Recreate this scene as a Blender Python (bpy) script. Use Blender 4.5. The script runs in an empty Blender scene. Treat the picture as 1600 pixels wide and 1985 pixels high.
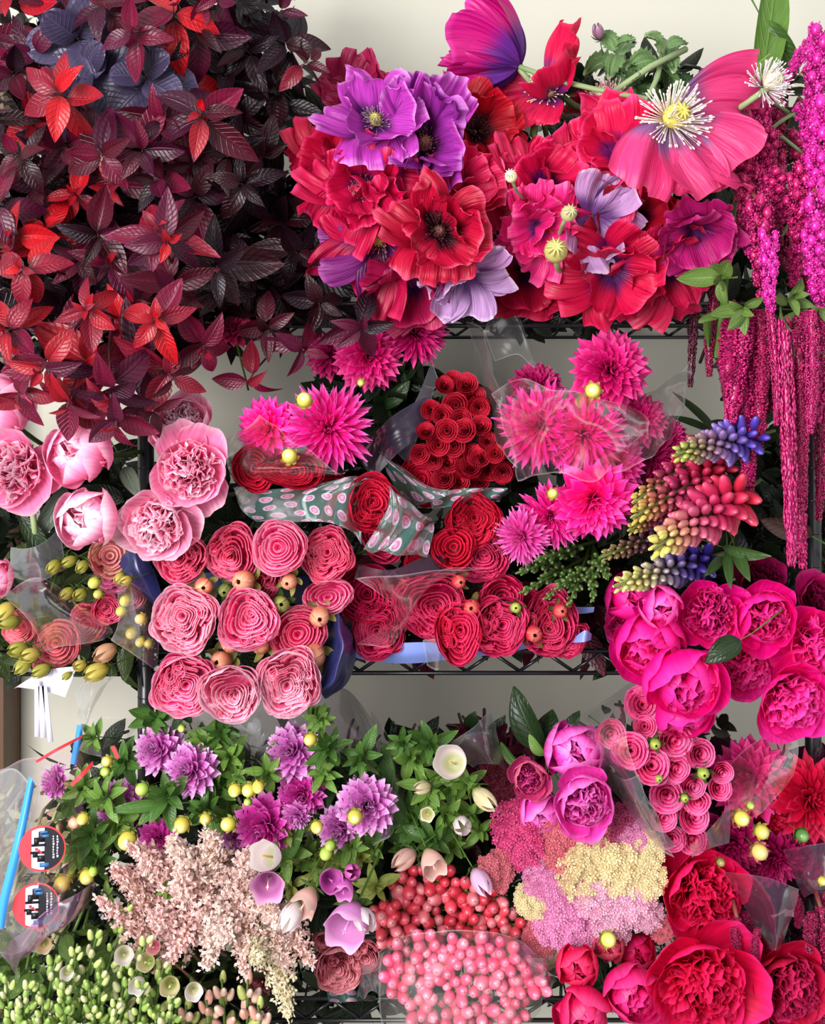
import bpy, math, random
import numpy as np
from mathutils import Vector, Matrix, Quaternion, noise as mnoise

SC = bpy.context.scene
COL = SC.collection
# ---------------------------------------------------------------- camera
CAM_D, CAM_Z, F_PX, HORIZON = 1.8, 1.45, 2250.0, 744.0
cam_data = bpy.data.cameras.new('camera')
cam = bpy.data.objects.new('camera', cam_data)
COL.objects.link(cam)
cam.location = (0, -CAM_D, CAM_Z)
cam.rotation_euler = (math.pi / 2, 0, 0)
cam_data.sensor_fit = 'HORIZONTAL'
cam_data.sensor_width = 36
cam_data.lens = 36 * F_PX / 1600
cam_data.shift_y = -(992.5 - HORIZON) / 1600
SC.camera = cam
# ---------------------------------------------------------------- world and light
world = bpy.data.worlds.new('world')
SC.world = world
world.use_nodes = True
world.node_tree.nodes['Background'].inputs[0].default_value = (0.93, 0.96, 1.0, 1)
world.node_tree.nodes['Background'].inputs[1].default_value = 0.72
def area_light(name, loc, target, sx, sy, power, color):
    ld = bpy.data.lights.new(name, 'AREA')
    ld.shape = 'RECTANGLE'; ld.size = sx; ld.size_y = sy; ld.energy = power; ld.color = color
    o = bpy.data.objects.new(name, ld); COL.objects.link(o)
    o.location = loc
    o.rotation_euler = (Vector(target) - Vector(loc)).to_track_quat('-Z', 'Y').to_euler()
    return o
area_light('window_light', (-1.35, -2.6, 1.7), (0.1, 0, 1.0), 1.5, 1.6, 136, (1.0, 0.985, 0.985))
area_light('ceiling_light', (0.9, -1.2, 3.0), (0.2, 0.2, 1.2), 1.2, 0.8, 5, (1.0, 0.97, 0.93))
SC.view_settings.view_transform = 'Standard'
SC.view_settings.look = 'None'
SC.view_settings.gamma = 1
SC.view_settings.use_curve_mapping = False
SC.view_settings.exposure = 0.2

R = random.Random(7)
PI = math.pi

def P(px, py, Y=0.0):
    """the point in the room that the photograph shows at pixel (px, py), Y metres behind the shelf's front edge"""
    s = (CAM_D + Y) / F_PX
    return Vector(((px - 800) * s, Y, CAM_Z - (py - HORIZON) * s))
def S(rpx, Y=0.0):
    return rpx * (CAM_D + Y) / F_PX

def C(h, a=1.0):
    h = h.lstrip('#')
    v = [int(h[i:i + 2], 16) / 255 for i in (0, 2, 4)]
    return tuple([(x / 12.92 if x <= 0.04045 else ((x + 0.055) / 1.055) ** 2.4) for x in v] + [a])

# ---------------------------------------------------------------- materials
def new_mat(name):
    m = bpy.data.materials.new(name); m.use_nodes = True
    nt = m.node_tree; nt.nodes.clear()
    return m, nt
def nd(nt, t, **kw):
    n = nt.nodes.new(t)
    for k, v in kw.items():
        if isinstance(k, str) and hasattr(n, k): setattr(n, k, v)
    return n
def mth(nt, op, a, b=None, c=None, clamp=False):
    n = nt.nodes.new('ShaderNodeMath'); n.operation = op; n.use_clamp = clamp
    for i, x in enumerate((a, b, c)):
        if x is None: continue
        if isinstance(x, (int, float)): n.inputs[i].default_value = x
        else: nt.links.new(x, n.inputs[i])
    return n.outputs[0]
def mixc(nt, fac, a, b, mode='MIX'):
    n = nt.nodes.new('ShaderNodeMix'); n.data_type = 'RGBA'; n.blend_type = mode
    for i, x in ((0, fac), (6, a), (7, b)):
        if isinstance(x, (int, float)): n.inputs[i].default_value = x
        elif isinstance(x, tuple): n.inputs[i].default_value = x
        else: nt.links.new(x, n.inputs[i])
    return n.outputs[2]
def maprange(nt, x, a, b, c=0.0, d=1.0, smooth=True):
    n = nt.nodes.new('ShaderNodeMapRange')
    if smooth: n.interpolation_type = 'SMOOTHSTEP'
    nt.links.new(x, n.inputs[0])
    for i, v in ((1, a), (2, b), (3, c), (4, d)): n.inputs[i].default_value = v
    return n.outputs[0]

def surface_mat(name, rough=0.5, spec=0.35, trans=0.25, veins=None, linefreq=9.0, lineamt=0.16, bump=0.3, coat=0.0, baser=(0.12, 0.42), tipr=(0.72, 1.0)):
    """base / middle / tip colours come from each object (colour, cbase, ctip), so a copy can have its own"""
    m, nt = new_mat(name); L = nt.links.new
    at = nd(nt, 'ShaderNodeAttribute'); at.attribute_name = 'uvr'
    sp = nd(nt, 'ShaderNodeSeparateXYZ'); L(at.outputs['Vector'], sp.inputs[0])
    u, v, r = sp.outputs
    oi = nd(nt, 'ShaderNodeObjectInfo')
    cb = nd(nt, 'ShaderNodeAttribute'); cb.attribute_type = 'OBJECT'; cb.attribute_name = 'cbase'
    ct = nd(nt, 'ShaderNodeAttribute'); ct.attribute_type = 'OBJECT'; ct.attribute_name = 'ctip'
    au = mth(nt, 'ABSOLUTE', u)
    fb = maprange(nt, v, baser[0], baser[1])
    col = mixc(nt, fb, cb.outputs['Color'], oi.outputs['Color'])
    rim = mth(nt, 'MULTIPLY', mth(nt, 'POWER', au, 5.0), mth(nt, 'MULTIPLY', v, 1.0))
    ft = maprange(nt, mth(nt, 'MAXIMUM', v, rim), tipr[0], tipr[1])
    col = mixc(nt, ft, col, ct.outputs['Color'])
    cx = nd(nt, 'ShaderNodeCombineXYZ')
    L(mth(nt, 'MULTIPLY', u, linefreq), cx.inputs[0]); L(mth(nt, 'MULTIPLY', v, 1.6), cx.inputs[1])
    L(mth(nt, 'ADD', mth(nt, 'MULTIPLY', r, 37.0), mth(nt, 'MULTIPLY', oi.outputs['Random'], 91.0)), cx.inputs[2])
    no = nd(nt, 'ShaderNodeTexNoise'); no.inputs['Scale'].default_value = 1.0; no.inputs['Detail'].default_value = 2.5
    L(cx.outputs[0], no.inputs['Vector'])
    k = maprange(nt, no.outputs[0], 0.3, 0.7, 1 - lineamt * 1.3, 1 + lineamt, False)
    k = mth(nt, 'MULTIPLY', k, mth(nt, 'ADD', mth(nt, 'MULTIPLY', r, 0.3), 0.86))
    k = mth(nt, 'MULTIPLY', k, mth(nt, 'ADD', mth(nt, 'MULTIPLY', oi.outputs['Random'], 0.16), 0.92))
    height = no.outputs[0]
    if veins:
        a = mth(nt, 'FRACT', mth(nt, 'SUBTRACT', mth(nt, 'MULTIPLY', v, veins), mth(nt, 'MULTIPLY', au, 2.2)))
        a = mth(nt, 'ABSOLUTE', mth(nt, 'SUBTRACT', a, 0.5))
        side = maprange(nt, a, 0.0, 0.17, 1.0, 0.0)
        mid = maprange(nt, au, 0.03, 0.1, 1.0, 0.0)
        vn = mth(nt, 'MAXIMUM', mth(nt, 'MULTIPLY', side, 0.45), mid)
        k = mth(nt, 'MULTIPLY', k, mth(nt, 'ADD', mth(nt, 'MULTIPLY', vn, 0.4), 0.9))
        height = mth(nt, 'SUBTRACT', height, mth(nt, 'MULTIPLY', vn, 0.9))
    hs = nd(nt, 'ShaderNodeVectorMath'); hs.operation = 'SCALE'
    L(col, hs.inputs[0]); L(k, hs.inputs['Scale'])
    bp = nd(nt, 'ShaderNodeBump'); bp.inputs['Strength'].default_value = bump; bp.inputs['Distance'].default_value = 0.004
    L(height, bp.inputs['Height'])
    pr = nd(nt, 'ShaderNodeBsdfPrincipled')
    L(hs.outputs[0], pr.inputs['Base Color']); pr.inputs['Roughness'].default_value = rough
    pr.inputs['Specular IOR Level'].default_value = spec
    pr.inputs['Coat Weight'].default_value = coat
    L(bp.outputs[0], pr.inputs['Normal'])
    out = nd(nt, 'ShaderNodeOutputMaterial')
    if trans > 0:
        tr = nd(nt, 'ShaderNodeBsdfTranslucent'); L(hs.outputs[0], tr.inputs[0])
        mx = nd(nt, 'ShaderNodeMixShader'); mx.inputs[0].default_value = trans
        L(pr.outputs[0], mx.inputs[1]); L(tr.outputs[0], mx.inputs[2]); L(mx.outputs[0], out.inputs[0])
    else:
        L(pr.outputs[0], out.inputs[0])
    return m

M = {}
M['petal'] = surface_mat('petal', 0.42, 0.38, 0.34, bump=0.3)
M['poppy'] = surface_mat('crepe_petal', 0.42, 0.35, 0.3, linefreq=20, lineamt=0.13, bump=0.85, baser=(0.2, 0.52), tipr=(0.9, 1.0))
M['leaf'] = surface_mat('leaf', 0.34, 0.42, 0.22, veins=9, linefreq=3, lineamt=0.14, bump=0.5, baser=(0.0, 0.25), tipr=(0.8, 1.0))
M['bead'] = surface_mat('bead', 0.32, 0.5, 0.0, bump=0.0, baser=(0.1, 0.4))
M['stem'] = surface_mat('stem', 0.5, 0.35, 0.0, bump=0.1)

def film_mat(name, tint, milk, milkcol, gloss, dots=False):
    m, nt = new_mat(name); L = nt.links.new
    out = nd(nt, 'ShaderNodeOutputMaterial')
    tr = nd(nt, 'ShaderNodeBsdfTransparent'); tr.inputs[0].default_value = tint
    df = nd(nt, 'ShaderNodeBsdfDiffuse'); df.inputs[0].default_value = milkcol
    gl = nd(nt, 'ShaderNodeBsdfGlossy'); gl.inputs[0].default_value = (1, 1, 1, 1); gl.inputs[1].default_value = 0.24
    tc = nd(nt, 'ShaderNodeTexCoord')
    no = nd(nt, 'ShaderNodeTexNoise'); no.inputs['Scale'].default_value = 13; no.inputs['Detail'].default_value = 2; no.inputs['Distortion'].default_value = 1.6
    L(tc.outputs['Object'], no.inputs['Vector'])
    bp = nd(nt, 'ShaderNodeBump'); bp.inputs['Strength'].default_value = 0.45; bp.inputs['Distance'].default_value = 0.008
    L(no.outputs[0], bp.inputs['Height'])
    for b in (df, gl): L(bp.outputs[0], b.inputs['Normal'])
    lw = nd(nt, 'ShaderNodeLayerWeight'); lw.inputs[0].default_value = 0.35; L(bp.outputs[0], lw.inputs['Normal'])
    crease = maprange(nt, no.outputs[0], 0.6, 0.8, 0.0, 0.05)
    edge = nd(nt, 'ShaderNodeAttribute'); edge.attribute_name = 'uvr'
    sp = nd(nt, 'ShaderNodeSeparateXYZ'); L(edge.outputs['Vector'], sp.inputs[0])
    e = mth(nt, 'MULTIPLY', sp.outputs[2], 0.2)
    fac = mth(nt, 'ADD', mth(nt, 'ADD', crease, milk), e, clamp=True)
    m1 = nd(nt, 'ShaderNodeMixShader'); L(fac, m1.inputs[0]); L(tr.outputs[0], m1.inputs[1]); L(df.outputs[0], m1.inputs[2])
    top = m1.outputs[0]
    if dots:
        cx = nd(nt, 'ShaderNodeCombineXYZ')
        fr = []
        for i in (0, 1):
            f = mth(nt, 'SUBTRACT', mth(nt, 'FRACT', sp.outputs[i]), 0.5); fr.append(mth(nt, 'MULTIPLY', f, f))
        d = mth(nt, 'SQRT', mth(nt, 'ADD', fr[0], fr[1]))
        big = maprange(nt, d, 0.31, 0.34, 1, 0); ring = maprange(nt, d, 0.2, 0.24, 1, 0); core = maprange(nt, d, 0.1, 0.14, 1, 0)
        cc = mixc(nt, ring, C('#b9a9b6'), C('#b4628e')); cc = mixc(nt, core, cc, C('#c88cae'))
        base = mixc(nt, big, C('#1f5a4c'), cc)
        dd = nd(nt, 'ShaderNodeBsdfPrincipled'); dd.inputs['Roughness'].default_value = 0.25; L(base, dd.inputs['Base Color']); L(bp.outputs[0], dd.inputs['Normal'])
        m3 = nd(nt, 'ShaderNodeMixShader'); L(mth(nt, 'ADD', mth(nt, 'MULTIPLY', big, 0.35), 0.38), m3.inputs[0]); L(top, m3.inputs[1]); L(dd.outputs[0], m3.inputs[2])
        top = m3.outputs[0]
    m2 = nd(nt, 'ShaderNodeMixShader'); L(mth(nt, 'MULTIPLY', lw.outputs['Fresnel'], gloss), m2.inputs[0]); L(top, m2.inputs[1]); L(gl.outputs[0], m2.inputs[2])
    L(m2.outputs[0], out.inputs[0])
    return m
M['film'] = film_mat('clear_film', (0.96, 0.96, 0.96, 1), 0.03, (0.8, 0.78, 0.8, 1), 0.26)
M['film_pink'] = film_mat('pink_tinted_film', (0.98, 0.9, 0.94, 1), 0.012, (0.8, 0.5, 0.6, 1), 0.24)
M['film_grey'] = film_mat('smoky_film', (0.72, 0.7, 0.74, 1), 0.08, (0.5, 0.48, 0.55, 1), 0.32)
M['film_dark'] = film_mat('dark_film', (0.3, 0.24, 0.34, 1), 0.12, (0.12, 0.08, 0.16, 1), 0.45)
M['film_plum'] = film_mat('plum_film', (0.75, 0.4, 0.62, 1), 0.1, (0.35, 0.16, 0.32, 1), 0.3)
M['film_dots'] = film_mat('dotted_film', (0.5, 0.6, 0.58, 1), 0.2, (0.2, 0.3, 0.3, 1), 0.35, dots=True)

def plain_mat(name, col, rough=0.5, spec=0.4, metal=0.0, nscale=0, namt=0.0, bump=0.0):
    m, nt = new_mat(name); L = nt.links.new
    pr = nd(nt, 'ShaderNodeBsdfPrincipled'); out = nd(nt, 'ShaderNodeOutputMaterial')
    pr.inputs['Base Color'].default_value = col; pr.inputs['Roughness'].default_value = rough
    pr.inputs['Specular IOR Level'].default_value = spec; pr.inputs['Metallic'].default_value = metal
    if nscale:
        tc = nd(nt, 'ShaderNodeTexCoord'); no = nd(nt, 'ShaderNodeTexNoise'); no.inputs['Scale'].default_value = nscale; no.inputs['Detail'].default_value = 5
        L(tc.outputs['Object'], no.inputs['Vector'])
        dark = tuple([c * (1 - namt) for c in col[:3]] + [1])
        L(mixc(nt, no.outputs[0], dark, col), pr.inputs['Base Color'])
        if bump:
            b = nd(nt, 'ShaderNodeBump'); b.inputs['Strength'].default_value = bump; b.inputs['Distance'].default_value = 0.003
            L(no.outputs[0], b.inputs['Height']); L(b.outputs[0], pr.inputs['Normal'])
    L(pr.outputs[0], out.inputs[0])
    return m
M['wall'] = plain_mat('painted_wall', C('#cdc9ba'), 0.75, 0.2, nscale=3, namt=0.06, bump=0.05)
M['floor'] = plain_mat('grey_floor', C('#8a8680'), 0.5, nscale=6, namt=0.2)
M['wood'] = plain_mat('brown_wood', C('#6b4a33'), 0.5, nscale=14, namt=0.4, bump=0.2)
M['wire'] = plain_mat('black_coated_wire', C('#17161a'), 0.28, 0.6)
M['indigo'] = plain_mat('indigo_wrap', C('#2b2f66'), 0.3, 0.6, nscale=8, namt=0.5, bump=0.3)
M['blue'] = plain_mat('cornflower_wrap', C('#7f95dc'), 0.3, 0.5, nscale=9, namt=0.15, bump=0.1)
M['white'] = plain_mat('white_paper', C('#d6d2e8'), 0.5)
M['red'] = plain_mat('red_print', C('#e83a44'), 0.4)
M['bluestrip'] = plain_mat('blue_strip', C('#3c93e6'), 0.3)
M['black'] = plain_mat('black_print', C('#14141a'), 0.4)
M['navy'] = plain_mat('blue_print', C('#3a6aa0'), 0.4)
M['terracotta'] = plain_mat('grey_vase', C('#5d6b67'), 0.4)
M['thorn'] = M['stem']
# ---------------------------------------------------------------- mesh building
class MB:
    def __init__(self): self.v = []; self.f = []; self.a = []; self.n = 0
    def add(self, v, f, a, mat=None, r=None):
        v = np.asarray(v, float)
        if mat is not None:
            mm = np.array(mat); v = v @ mm[:3, :3].T + mm[:3, 3]
        a = np.array(a, float)
        if r is not None: a = a.copy(); a[:, 2] = r
        self.v.append(v); self.a.append(a)
        n = self.n
        self.f.extend([tuple(i + n for i in q) for q in f]); self.n += len(v)
        return self
    def mesh(self, name, mat):
        me = bpy.data.meshes.new(name)
        v = np.concatenate(self.v)
        me.from_pydata(v.tolist(), [], self.f)
        at = me.attributes.new('uvr', 'FLOAT_VECTOR', 'POINT')
        at.data.foreach_set('vector', np.concatenate(self.a).astype(np.float32).ravel())
        me.shade_smooth()
        me.materials.append(M[mat] if isinstance(mat, str) else mat)
        return me

_gf = {}
def grid_faces(nu, nv):
    k = (nu, nv)
    if k not in _gf:
        _gf[k] = [(j * nu + i, j * nu + i + 1, (j + 1) * nu + i + 1, (j + 1) * nu + i) for j in range(nv - 1) for i in range(nu - 1)]
    return _gf[k]

def petal(L=1.0, W=0.6, a0=80, a1=20, wrap=0.8, ruf=0.0, freq=3.0, pleat=0.0, shape='ovate', seed=0, nu=9, nv=9, corner=0.22, pw=1.0, reflex=0.0, x0=0.0, z0=0.0, wob=0.0, notch=0.0, warp=0.0, crinkle=0.0):
    rr = random.Random(seed)
    U, V = np.meshgrid(np.linspace(-1, 1, nu), np.linspace(0, 1, nv))
    tip = 1 - corner * np.abs(U) ** 2.4 - notch * np.exp(-(U / 0.16) ** 2)
    tip = tip + wob * (np.sin(U * 5 + rr.random() * 6) * 0.6 + np.sin(U * 9.7 + rr.random() * 6) * 0.4)
    s = V * tip
    if shape == 'fan': w = 0.13 + 0.87 * np.sin(np.clip(V, 0, 1) ** 0.75 * PI / 2) ** 1.0
    elif shape == 'strap': w = (0.3 + 0.7 * np.sin(np.clip(V * 0.62, 0, 1) * PI)) * np.where(V > 0.72, np.sqrt(np.clip(1 - ((V - 0.72) / 0.285) ** 2, 0, 1)), 1)
    elif shape == 'leaf': w = np.sin(PI * np.clip(V, 0, 1) ** 0.85) ** 0.85 * (1 - 0.25 * V) + 0.02
    elif shape == 'round': w = np.sqrt(np.clip(1 - (1.9 * (V - 0.5) / (0.95)) ** 2, 0, 1)) * 0.98 + 0.02
    else: w = 0.3 + 0.7 * np.sin(np.clip(V, 0, 1) ** 0.8 * PI * 0.62)
    if shape in ('leaf', 'round'): s = V
    w = w * W
    # centre line
    st = np.linspace(0, 1.25, 80)
    ang = np.radians(a0 + (a1 - a0) * np.clip(st, 0, 1.25) ** pw + reflex * np.clip((st - 0.72) / 0.28, 0, 1) ** 2)
    X = np.concatenate([[0], np.cumsum((np.sin(ang[1:]) + np.sin(ang[:-1])) / 2 * np.diff(st))]) * L
    Z = np.concatenate([[0], np.cumsum((np.cos(ang[1:]) + np.cos(ang[:-1])) / 2 * np.diff(st))]) * L
    a = np.interp(s, st, ang); x = np.interp(s, st, X); z = np.interp(s, st, Z)
    phi = U * w / max(W, 1e-6) * wrap
    if wrap > 1e-3:
        Rr = W / wrap; y = Rr * np.sin(phi); n = -Rr * (1 - np.cos(phi))
    else: y = U * w; n = np.zeros_like(U)
    p1, p2, p3 = rr.random() * 6, rr.random() * 6, rr.random() * 6
    if ruf:
        e = np.clip(V, 0, 1) ** 2.2
        n = n + ruf * e * (np.sin(freq * U * PI + p1) + 0.55 * np.sin(freq * 2.1 * U * PI + p2 + V * 2)) * (0.55 + 0.45 * np.abs(U))
        y = y + ruf * 0.5 * e * np.sin(freq * 1.4 * U * PI + p3)
    if warp: n = n + warp * V ** 1.3 * np.sin(U * 2.6 + p2)
    if crinkle: n = n + crinkle * np.clip(V, 0, 1) ** 4 * np.sin(U * 31 + 3 * np.sin(U * 7 + p1)) + crinkle * 0.5 * V * np.sin(U * 14 + V * 6 + p3)
    if pleat: n = n + pleat * np.sin(V * PI * 0.9) * np.cos(U * PI * 2.5 + p3)
    v = np.stack([x0 + x + n * np.cos(a), y, z0 + z - n * np.sin(a)], -1).reshape(-1, 3)
    uvr = np.stack([U, V, np.full_like(U, rr.random())], -1).reshape(-1, 3)
    return v, grid_faces(nu, nv), uvr

def tube(pts, rad, n=6, r=0.5):
    pts = [Vector(p) for p in pts]
    if isinstance(rad, (int, float)): rad = [rad] * len(pts)
    V = []; A = []; prev = None
    for i, p in enumerate(pts):
        t = (pts[min(i + 1, len(pts) - 1)] - pts[max(i - 1, 0)]).normalized()
        if prev is None:
            up = Vector((0, 0, 1)) if abs(t.z) < 0.9 else Vector((1, 0, 0)); x = t.cross(up).normalized()
        else:
            x = (prev - t * prev.dot(t)).normalized()
        prev = x; y = t.cross(x)
        for k in range(n):
            a = 2 * PI * k / n
            V.append(tuple(p + (x * math.cos(a) + y * math.sin(a)) * rad[i])); A.append((0, 0.45 + 0.25 * i / len(pts), r))
    f = [(i * n + k, i * n + (k + 1) % n, (i + 1) * n + (k + 1) % n, (i + 1) * n + k) for i in range(len(pts) - 1) for k in range(n)]
    f.append(tuple(range(n))[::-1]); f.append(tuple((len(pts) - 1) * n + k for k in range(n)))
    return np.array(V), f, np.array(A)

def ball(rx=1, ry=1, rz=1, nu=8, nv=6, r=0.5, prof=None):
    V = []; A = []
    for j in range(nv + 1):
        t = j / nv; th = PI * t
        rad = math.sin(th) if prof is None else prof(t)
        for i in range(nu):
            a = 2 * PI * i / nu
            V.append((rx * rad * math.cos(a), ry * rad * math.sin(a), -rz * math.cos(th))); A.append((0, t, r))
    f = [(j * nu + i, j * nu + (i + 1) % nu, (j + 1) * nu + (i + 1) % nu, (j + 1) * nu + i) for j in range(nv) for i in range(nu)]
    return np.array(V), f, np.array(A)

def box(x0, x1, y0, y1, z0, z1):
    v = [(x, y, z) for x in (x0, x1) for y in (y0, y1) for z in (z0, z1)]
    f = [(0, 1, 3, 2), (4, 6, 7, 5), (0, 4, 5, 1), (2, 3, 7, 6), (0, 2, 6, 4), (1, 5, 7, 3)]
    return np.array(v, float), f, np.zeros((8, 3)) + 0.5

def RZ(deg): return Matrix.Rotation(math.radians(deg), 4, 'Z')
def RY(deg): return Matrix.Rotation(math.radians(deg), 4, 'Y')
def RX(deg): return Matrix.Rotation(math.radians(deg), 4, 'X')
def T(x, y, z): return Matrix.Translation((x, y, z))
def SCL(a, b=None, c=None): return Matrix.Diagonal((a, a if b is None else b, a if c is None else c, 1))

# ---------------------------------------------------------------- objects
def tag(o, label, cat, group=None, kind=None):
    o['label'] = label
    if cat: o['category'] = cat
    if group: o['group'] = group
    if kind: o['kind'] = kind
    return o
def setcol(o, mid, base=None, tip=None):
    o.color = mid
    o['cbase'] = [float(x) for x in (base or mid)]
    o['ctip'] = [float(x) for x in (tip or mid)]
def obj(name, me, parent=None, mat=None, cols=None, kind=None, label=None):
    o = bpy.data.objects.new(name, me); COL.objects.link(o)
    if parent is not None: o.parent = parent
    if mat is not None: o.matrix_local = mat
    if cols: setcol(o, *cols)
    if kind: o['kind'] = kind
    if label: o['label'] = label
    return o
def face_dir(dx, dz, spin=0.0):
    q = Vector((dx, -1, dz)).normalized().to_track_quat('Z', 'Y')
    return q.to_matrix().to_4x4() @ RZ(spin)
def root(name, label, cat, m, group=None):
    o = bpy.data.objects.new(name, None); COL.objects.link(o)
    o.empty_display_size = 0.02; o.matrix_local = m
    return tag(o, label, cat, group)
# a proto is a list of (part name, mesh, matrix, colour role, kind) around the origin, facing +Z, about one unit in radius
def place(proto, name, label, cat, m, cols, group=None, stemless=False):
    t = root(name, label, cat, m, group)
    for (pn, me, pm, role, kind) in proto:
        if stemless and pn == 'stem': continue
        c = cols.get(role) or cols['petal']
        obj(pn, me, t, pm, c, kind)
    return t
GREEN = (C('#4d6b2c'), C('#3d5a24'), C('#66803a'))
DKGREEN = (C('#24391c'), C('#1b2c16'), C('#35502a'))

def straight_stem(length=2.6, r=0.06, bend=0.25, seed=0):
    rr = random.Random(seed)
    b = (rr.uniform(-bend, bend), rr.uniform(-bend, bend))
    pts = [(b[0] * t * t, b[1] * t * t, -0.1 - length * t) for t in (0, 0.2, 0.45, 0.7, 1.0)]
    return MB().add(*tube(pts, r, 6))
STEMS = [straight_stem(seed=i).mesh('stem', 'stem') for i in range(3)]
THIN = [straight_stem(3.4, 0.045, 0.5, seed=i + 9).mesh('stem', 'stem') for i in range(3)]
I4 = Matrix.Identity(4)

def sepal_mesh():
    return MB().add(*petal(0.75, 0.26, 95, 20, 0.6, 0.02, shape='leaf', nu=5, nv=6)).mesh('sepal', 'leaf')
SEPAL = sepal_mesh()

# ------------------------------------------------ peonies
def peony(seed, open_=1.0, n_out=7, heart='ruffle'):
    rr = random.Random(seed); parts = []
    outs = []
    for k in range(3):
        a1 = -88 + 84 * open_ + k * 11
        outs.append(MB().add(*petal(1.62 + 0.06 * k, 0.92, 96, a1, 0.95, 0.03 + 0.02 * open_, 1.6, 0.015, 'ovate', seed * 10 + k, 13, 13, corner=0.3, wob=0.02, notch=0.05)).mesh('outer_petal', 'petal'))
    off = rr.random() * 360
    for i in range(n_out):
        ring = i % 2
        phi = off + i * 360 / n_out * 1.0 + rr.uniform(-9, 9)
        sc = (1.0 if ring else 0.9) * rr.uniform(0.95, 1.05)
        tilt = rr.uniform(-5, 9) * open_
        parts.append(('outer_petal', outs[i % 3], RZ(phi) @ RY(tilt) @ SCL(sc), 'petal', None))
    for i in range(2):   # petals that have fallen open
        parts.append(('outer_petal', outs[2], RZ(off + 130 + 170 * i) @ RY(14 + 10 * open_) @ SCL(0.98), 'petal', None))
    mb = MB()
    n = int(22 + 62 * open_)
    for i in range(n):
        t = (i + 0.5) / n
        phi = i * 137.5 + rr.uniform(-12, 12)
        tilt = 62 * math.sqrt(t) * (0.75 + 0.25 * open_)
        ln = (1.3 - 0.16 * t) * (0.78 + 0.22 * open_) + rr.uniform(-0.1, 0.08)
        mb.add(*petal(ln * 0.8, rr.uniform(0.22, 0.38), 8, -34, rr.uniform(0.7, 1.3), 0.06, rr.uniform(1.5, 3), 0.02, 'fan', seed * 100 + i, 7, 8, corner=0.12, wob=0.06),
               mat=RZ(phi) @ RY(tilt) @ T(0.02, 0, 0.2) @ RZ(rr.uniform(-70, 70)))
    parts.append(('heart_petals', mb.mesh('heart_petals', 'petal'), T(0, 0, 0), 'heart', 'stuff'))
    for i in range(3): parts.append(('sepal', SEPAL, RZ(off + 120 * i) @ T(0, 0, -0.04) @ SCL(1.05), 'sepal', None))
    parts.append(('stem', STEMS[seed % 3], I4, 'stem', None))
    return parts

# ------------------------------------------------ many-petalled garden roses
def ribbon(rad, z0, z1, th0, arc, wobs, lean, seed, nu=16, nv=4, curl=0.05):
    rr = random.Random(seed)
    V = []; A = []; p = rr.random() * 6
    for j in range(nv):
        v = j / (nv - 1)
        for i in range(nu):
            u = i / (nu - 1); th = th0 + arc * u
            endf = math.sin(PI * u) ** 0.35
            wob = 1 + wobs[0] * math.sin(wobs[1] * th + wobs[2]) + 0.018 * math.sin(7 * th + p)
            r_ = rad * wob * (1 - 0.1 * (1 - endf)) + lean * v + curl * max(0, v - 0.6) * 2
            zz = z0 + (z1 - z0) * v * (0.75 + 0.25 * endf) + 0.012 * math.sin(5 * th + p) * v
            V.append((r_ * math.cos(th), r_ * math.sin(th), zz)); A.append((2 * u - 1, v, 0))
    return np.array(V), grid_faces(nu, nv), np.array(A)
def garden_rose(seed, rings=11, quarters=True, flat=0.6):
    rr = random.Random(seed); parts = []; mb = MB()
    wobs = (rr.uniform(0.1, 0.2) if quarters else 0.05, rr.choice((2, 3, 3, 4)), rr.random() * 6)
    centres = [(0, 0)]
    if quarters: centres = [(rr.uniform(-.08, .08), rr.uniform(-.08, .08))]
    for k in range(rings):
        q = (k + 0.6) / rings; rad = 0.74 * q
        zt = flat * (1 - 0.42 * q * q) - (0.06 if k == 0 else 0) + rr.uniform(-0.02, 0.02)
        n = 2 + int(k * 0.75)
        for i in range(n):
            th = 2 * PI * i / n + rr.random() * 2
            arc = 2 * PI / n * rr.uniform(1.15, 1.6)
            v, f, a = ribbon(rad + rr.uniform(-.03, .03), zt - 0.3, zt + rr.uniform(-.04, .04), th, arc, wobs, 0.05 + 0.07 * q, seed * 99 + k * 10 + i)
            a[:, 2] = rr.random()
            mb.add(v + np.array([centres[0][0] * (1 - q), centres[0][1] * (1 - q), 0]), f, a)
    if quarters:      # folded lobes pressed between the rings
        for i in range(9):
            th = rr.random() * 2 * PI; d = rr.uniform(0.15, 0.6)
            for k in range(3):
                v, f, a = ribbon(0.05 + 0.05 * k, 0.2, flat * (1 - 0.25 * d) + 0.03 - 0.02 * k, rr.random() * 6, 4.2, (0.2, 2, 0), 0.02, seed + i * 7 + k, nu=10)
                a[:, 2] = rr.random(); mb.add(v + np.array([d * math.cos(th), d * math.sin(th), 0]), f, a)
    parts.append(('heart_petals', mb.mesh('heart_petals', 'petal'), I4, 'heart', 'stuff'))
    outs = [MB().add(*petal(1.42, 0.86, 92, -16 + 16 * k, 0.95, 0.03, 1.5, 0.012, 'ovate', seed * 7 + k, 11, 10, corner=0.28, wob=0.025, z0=-0.3, notch=0.04)).mesh('outer_petal', 'petal') for k in range(2)]
    n = 7
    off = rr.random() * 360
    for i in range(n):
        parts.append(('outer_petal', outs[i % 2], RZ(off + i * 360 / n + rr.uniform(-8, 8)) @ SCL(rr.uniform(0.93, 1.02) * (0.96 if i % 2 else 1.0)), 'petal', None))
    for i in range(4): parts.append(('sepal', SEPAL, RZ(off + 90 * i) @ T(0, 0, -0.36), 'sepal', None))
    parts.append(('stem', STEMS[seed % 3], T(0, 0, -0.25), 'stem', None))
    return parts

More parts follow.
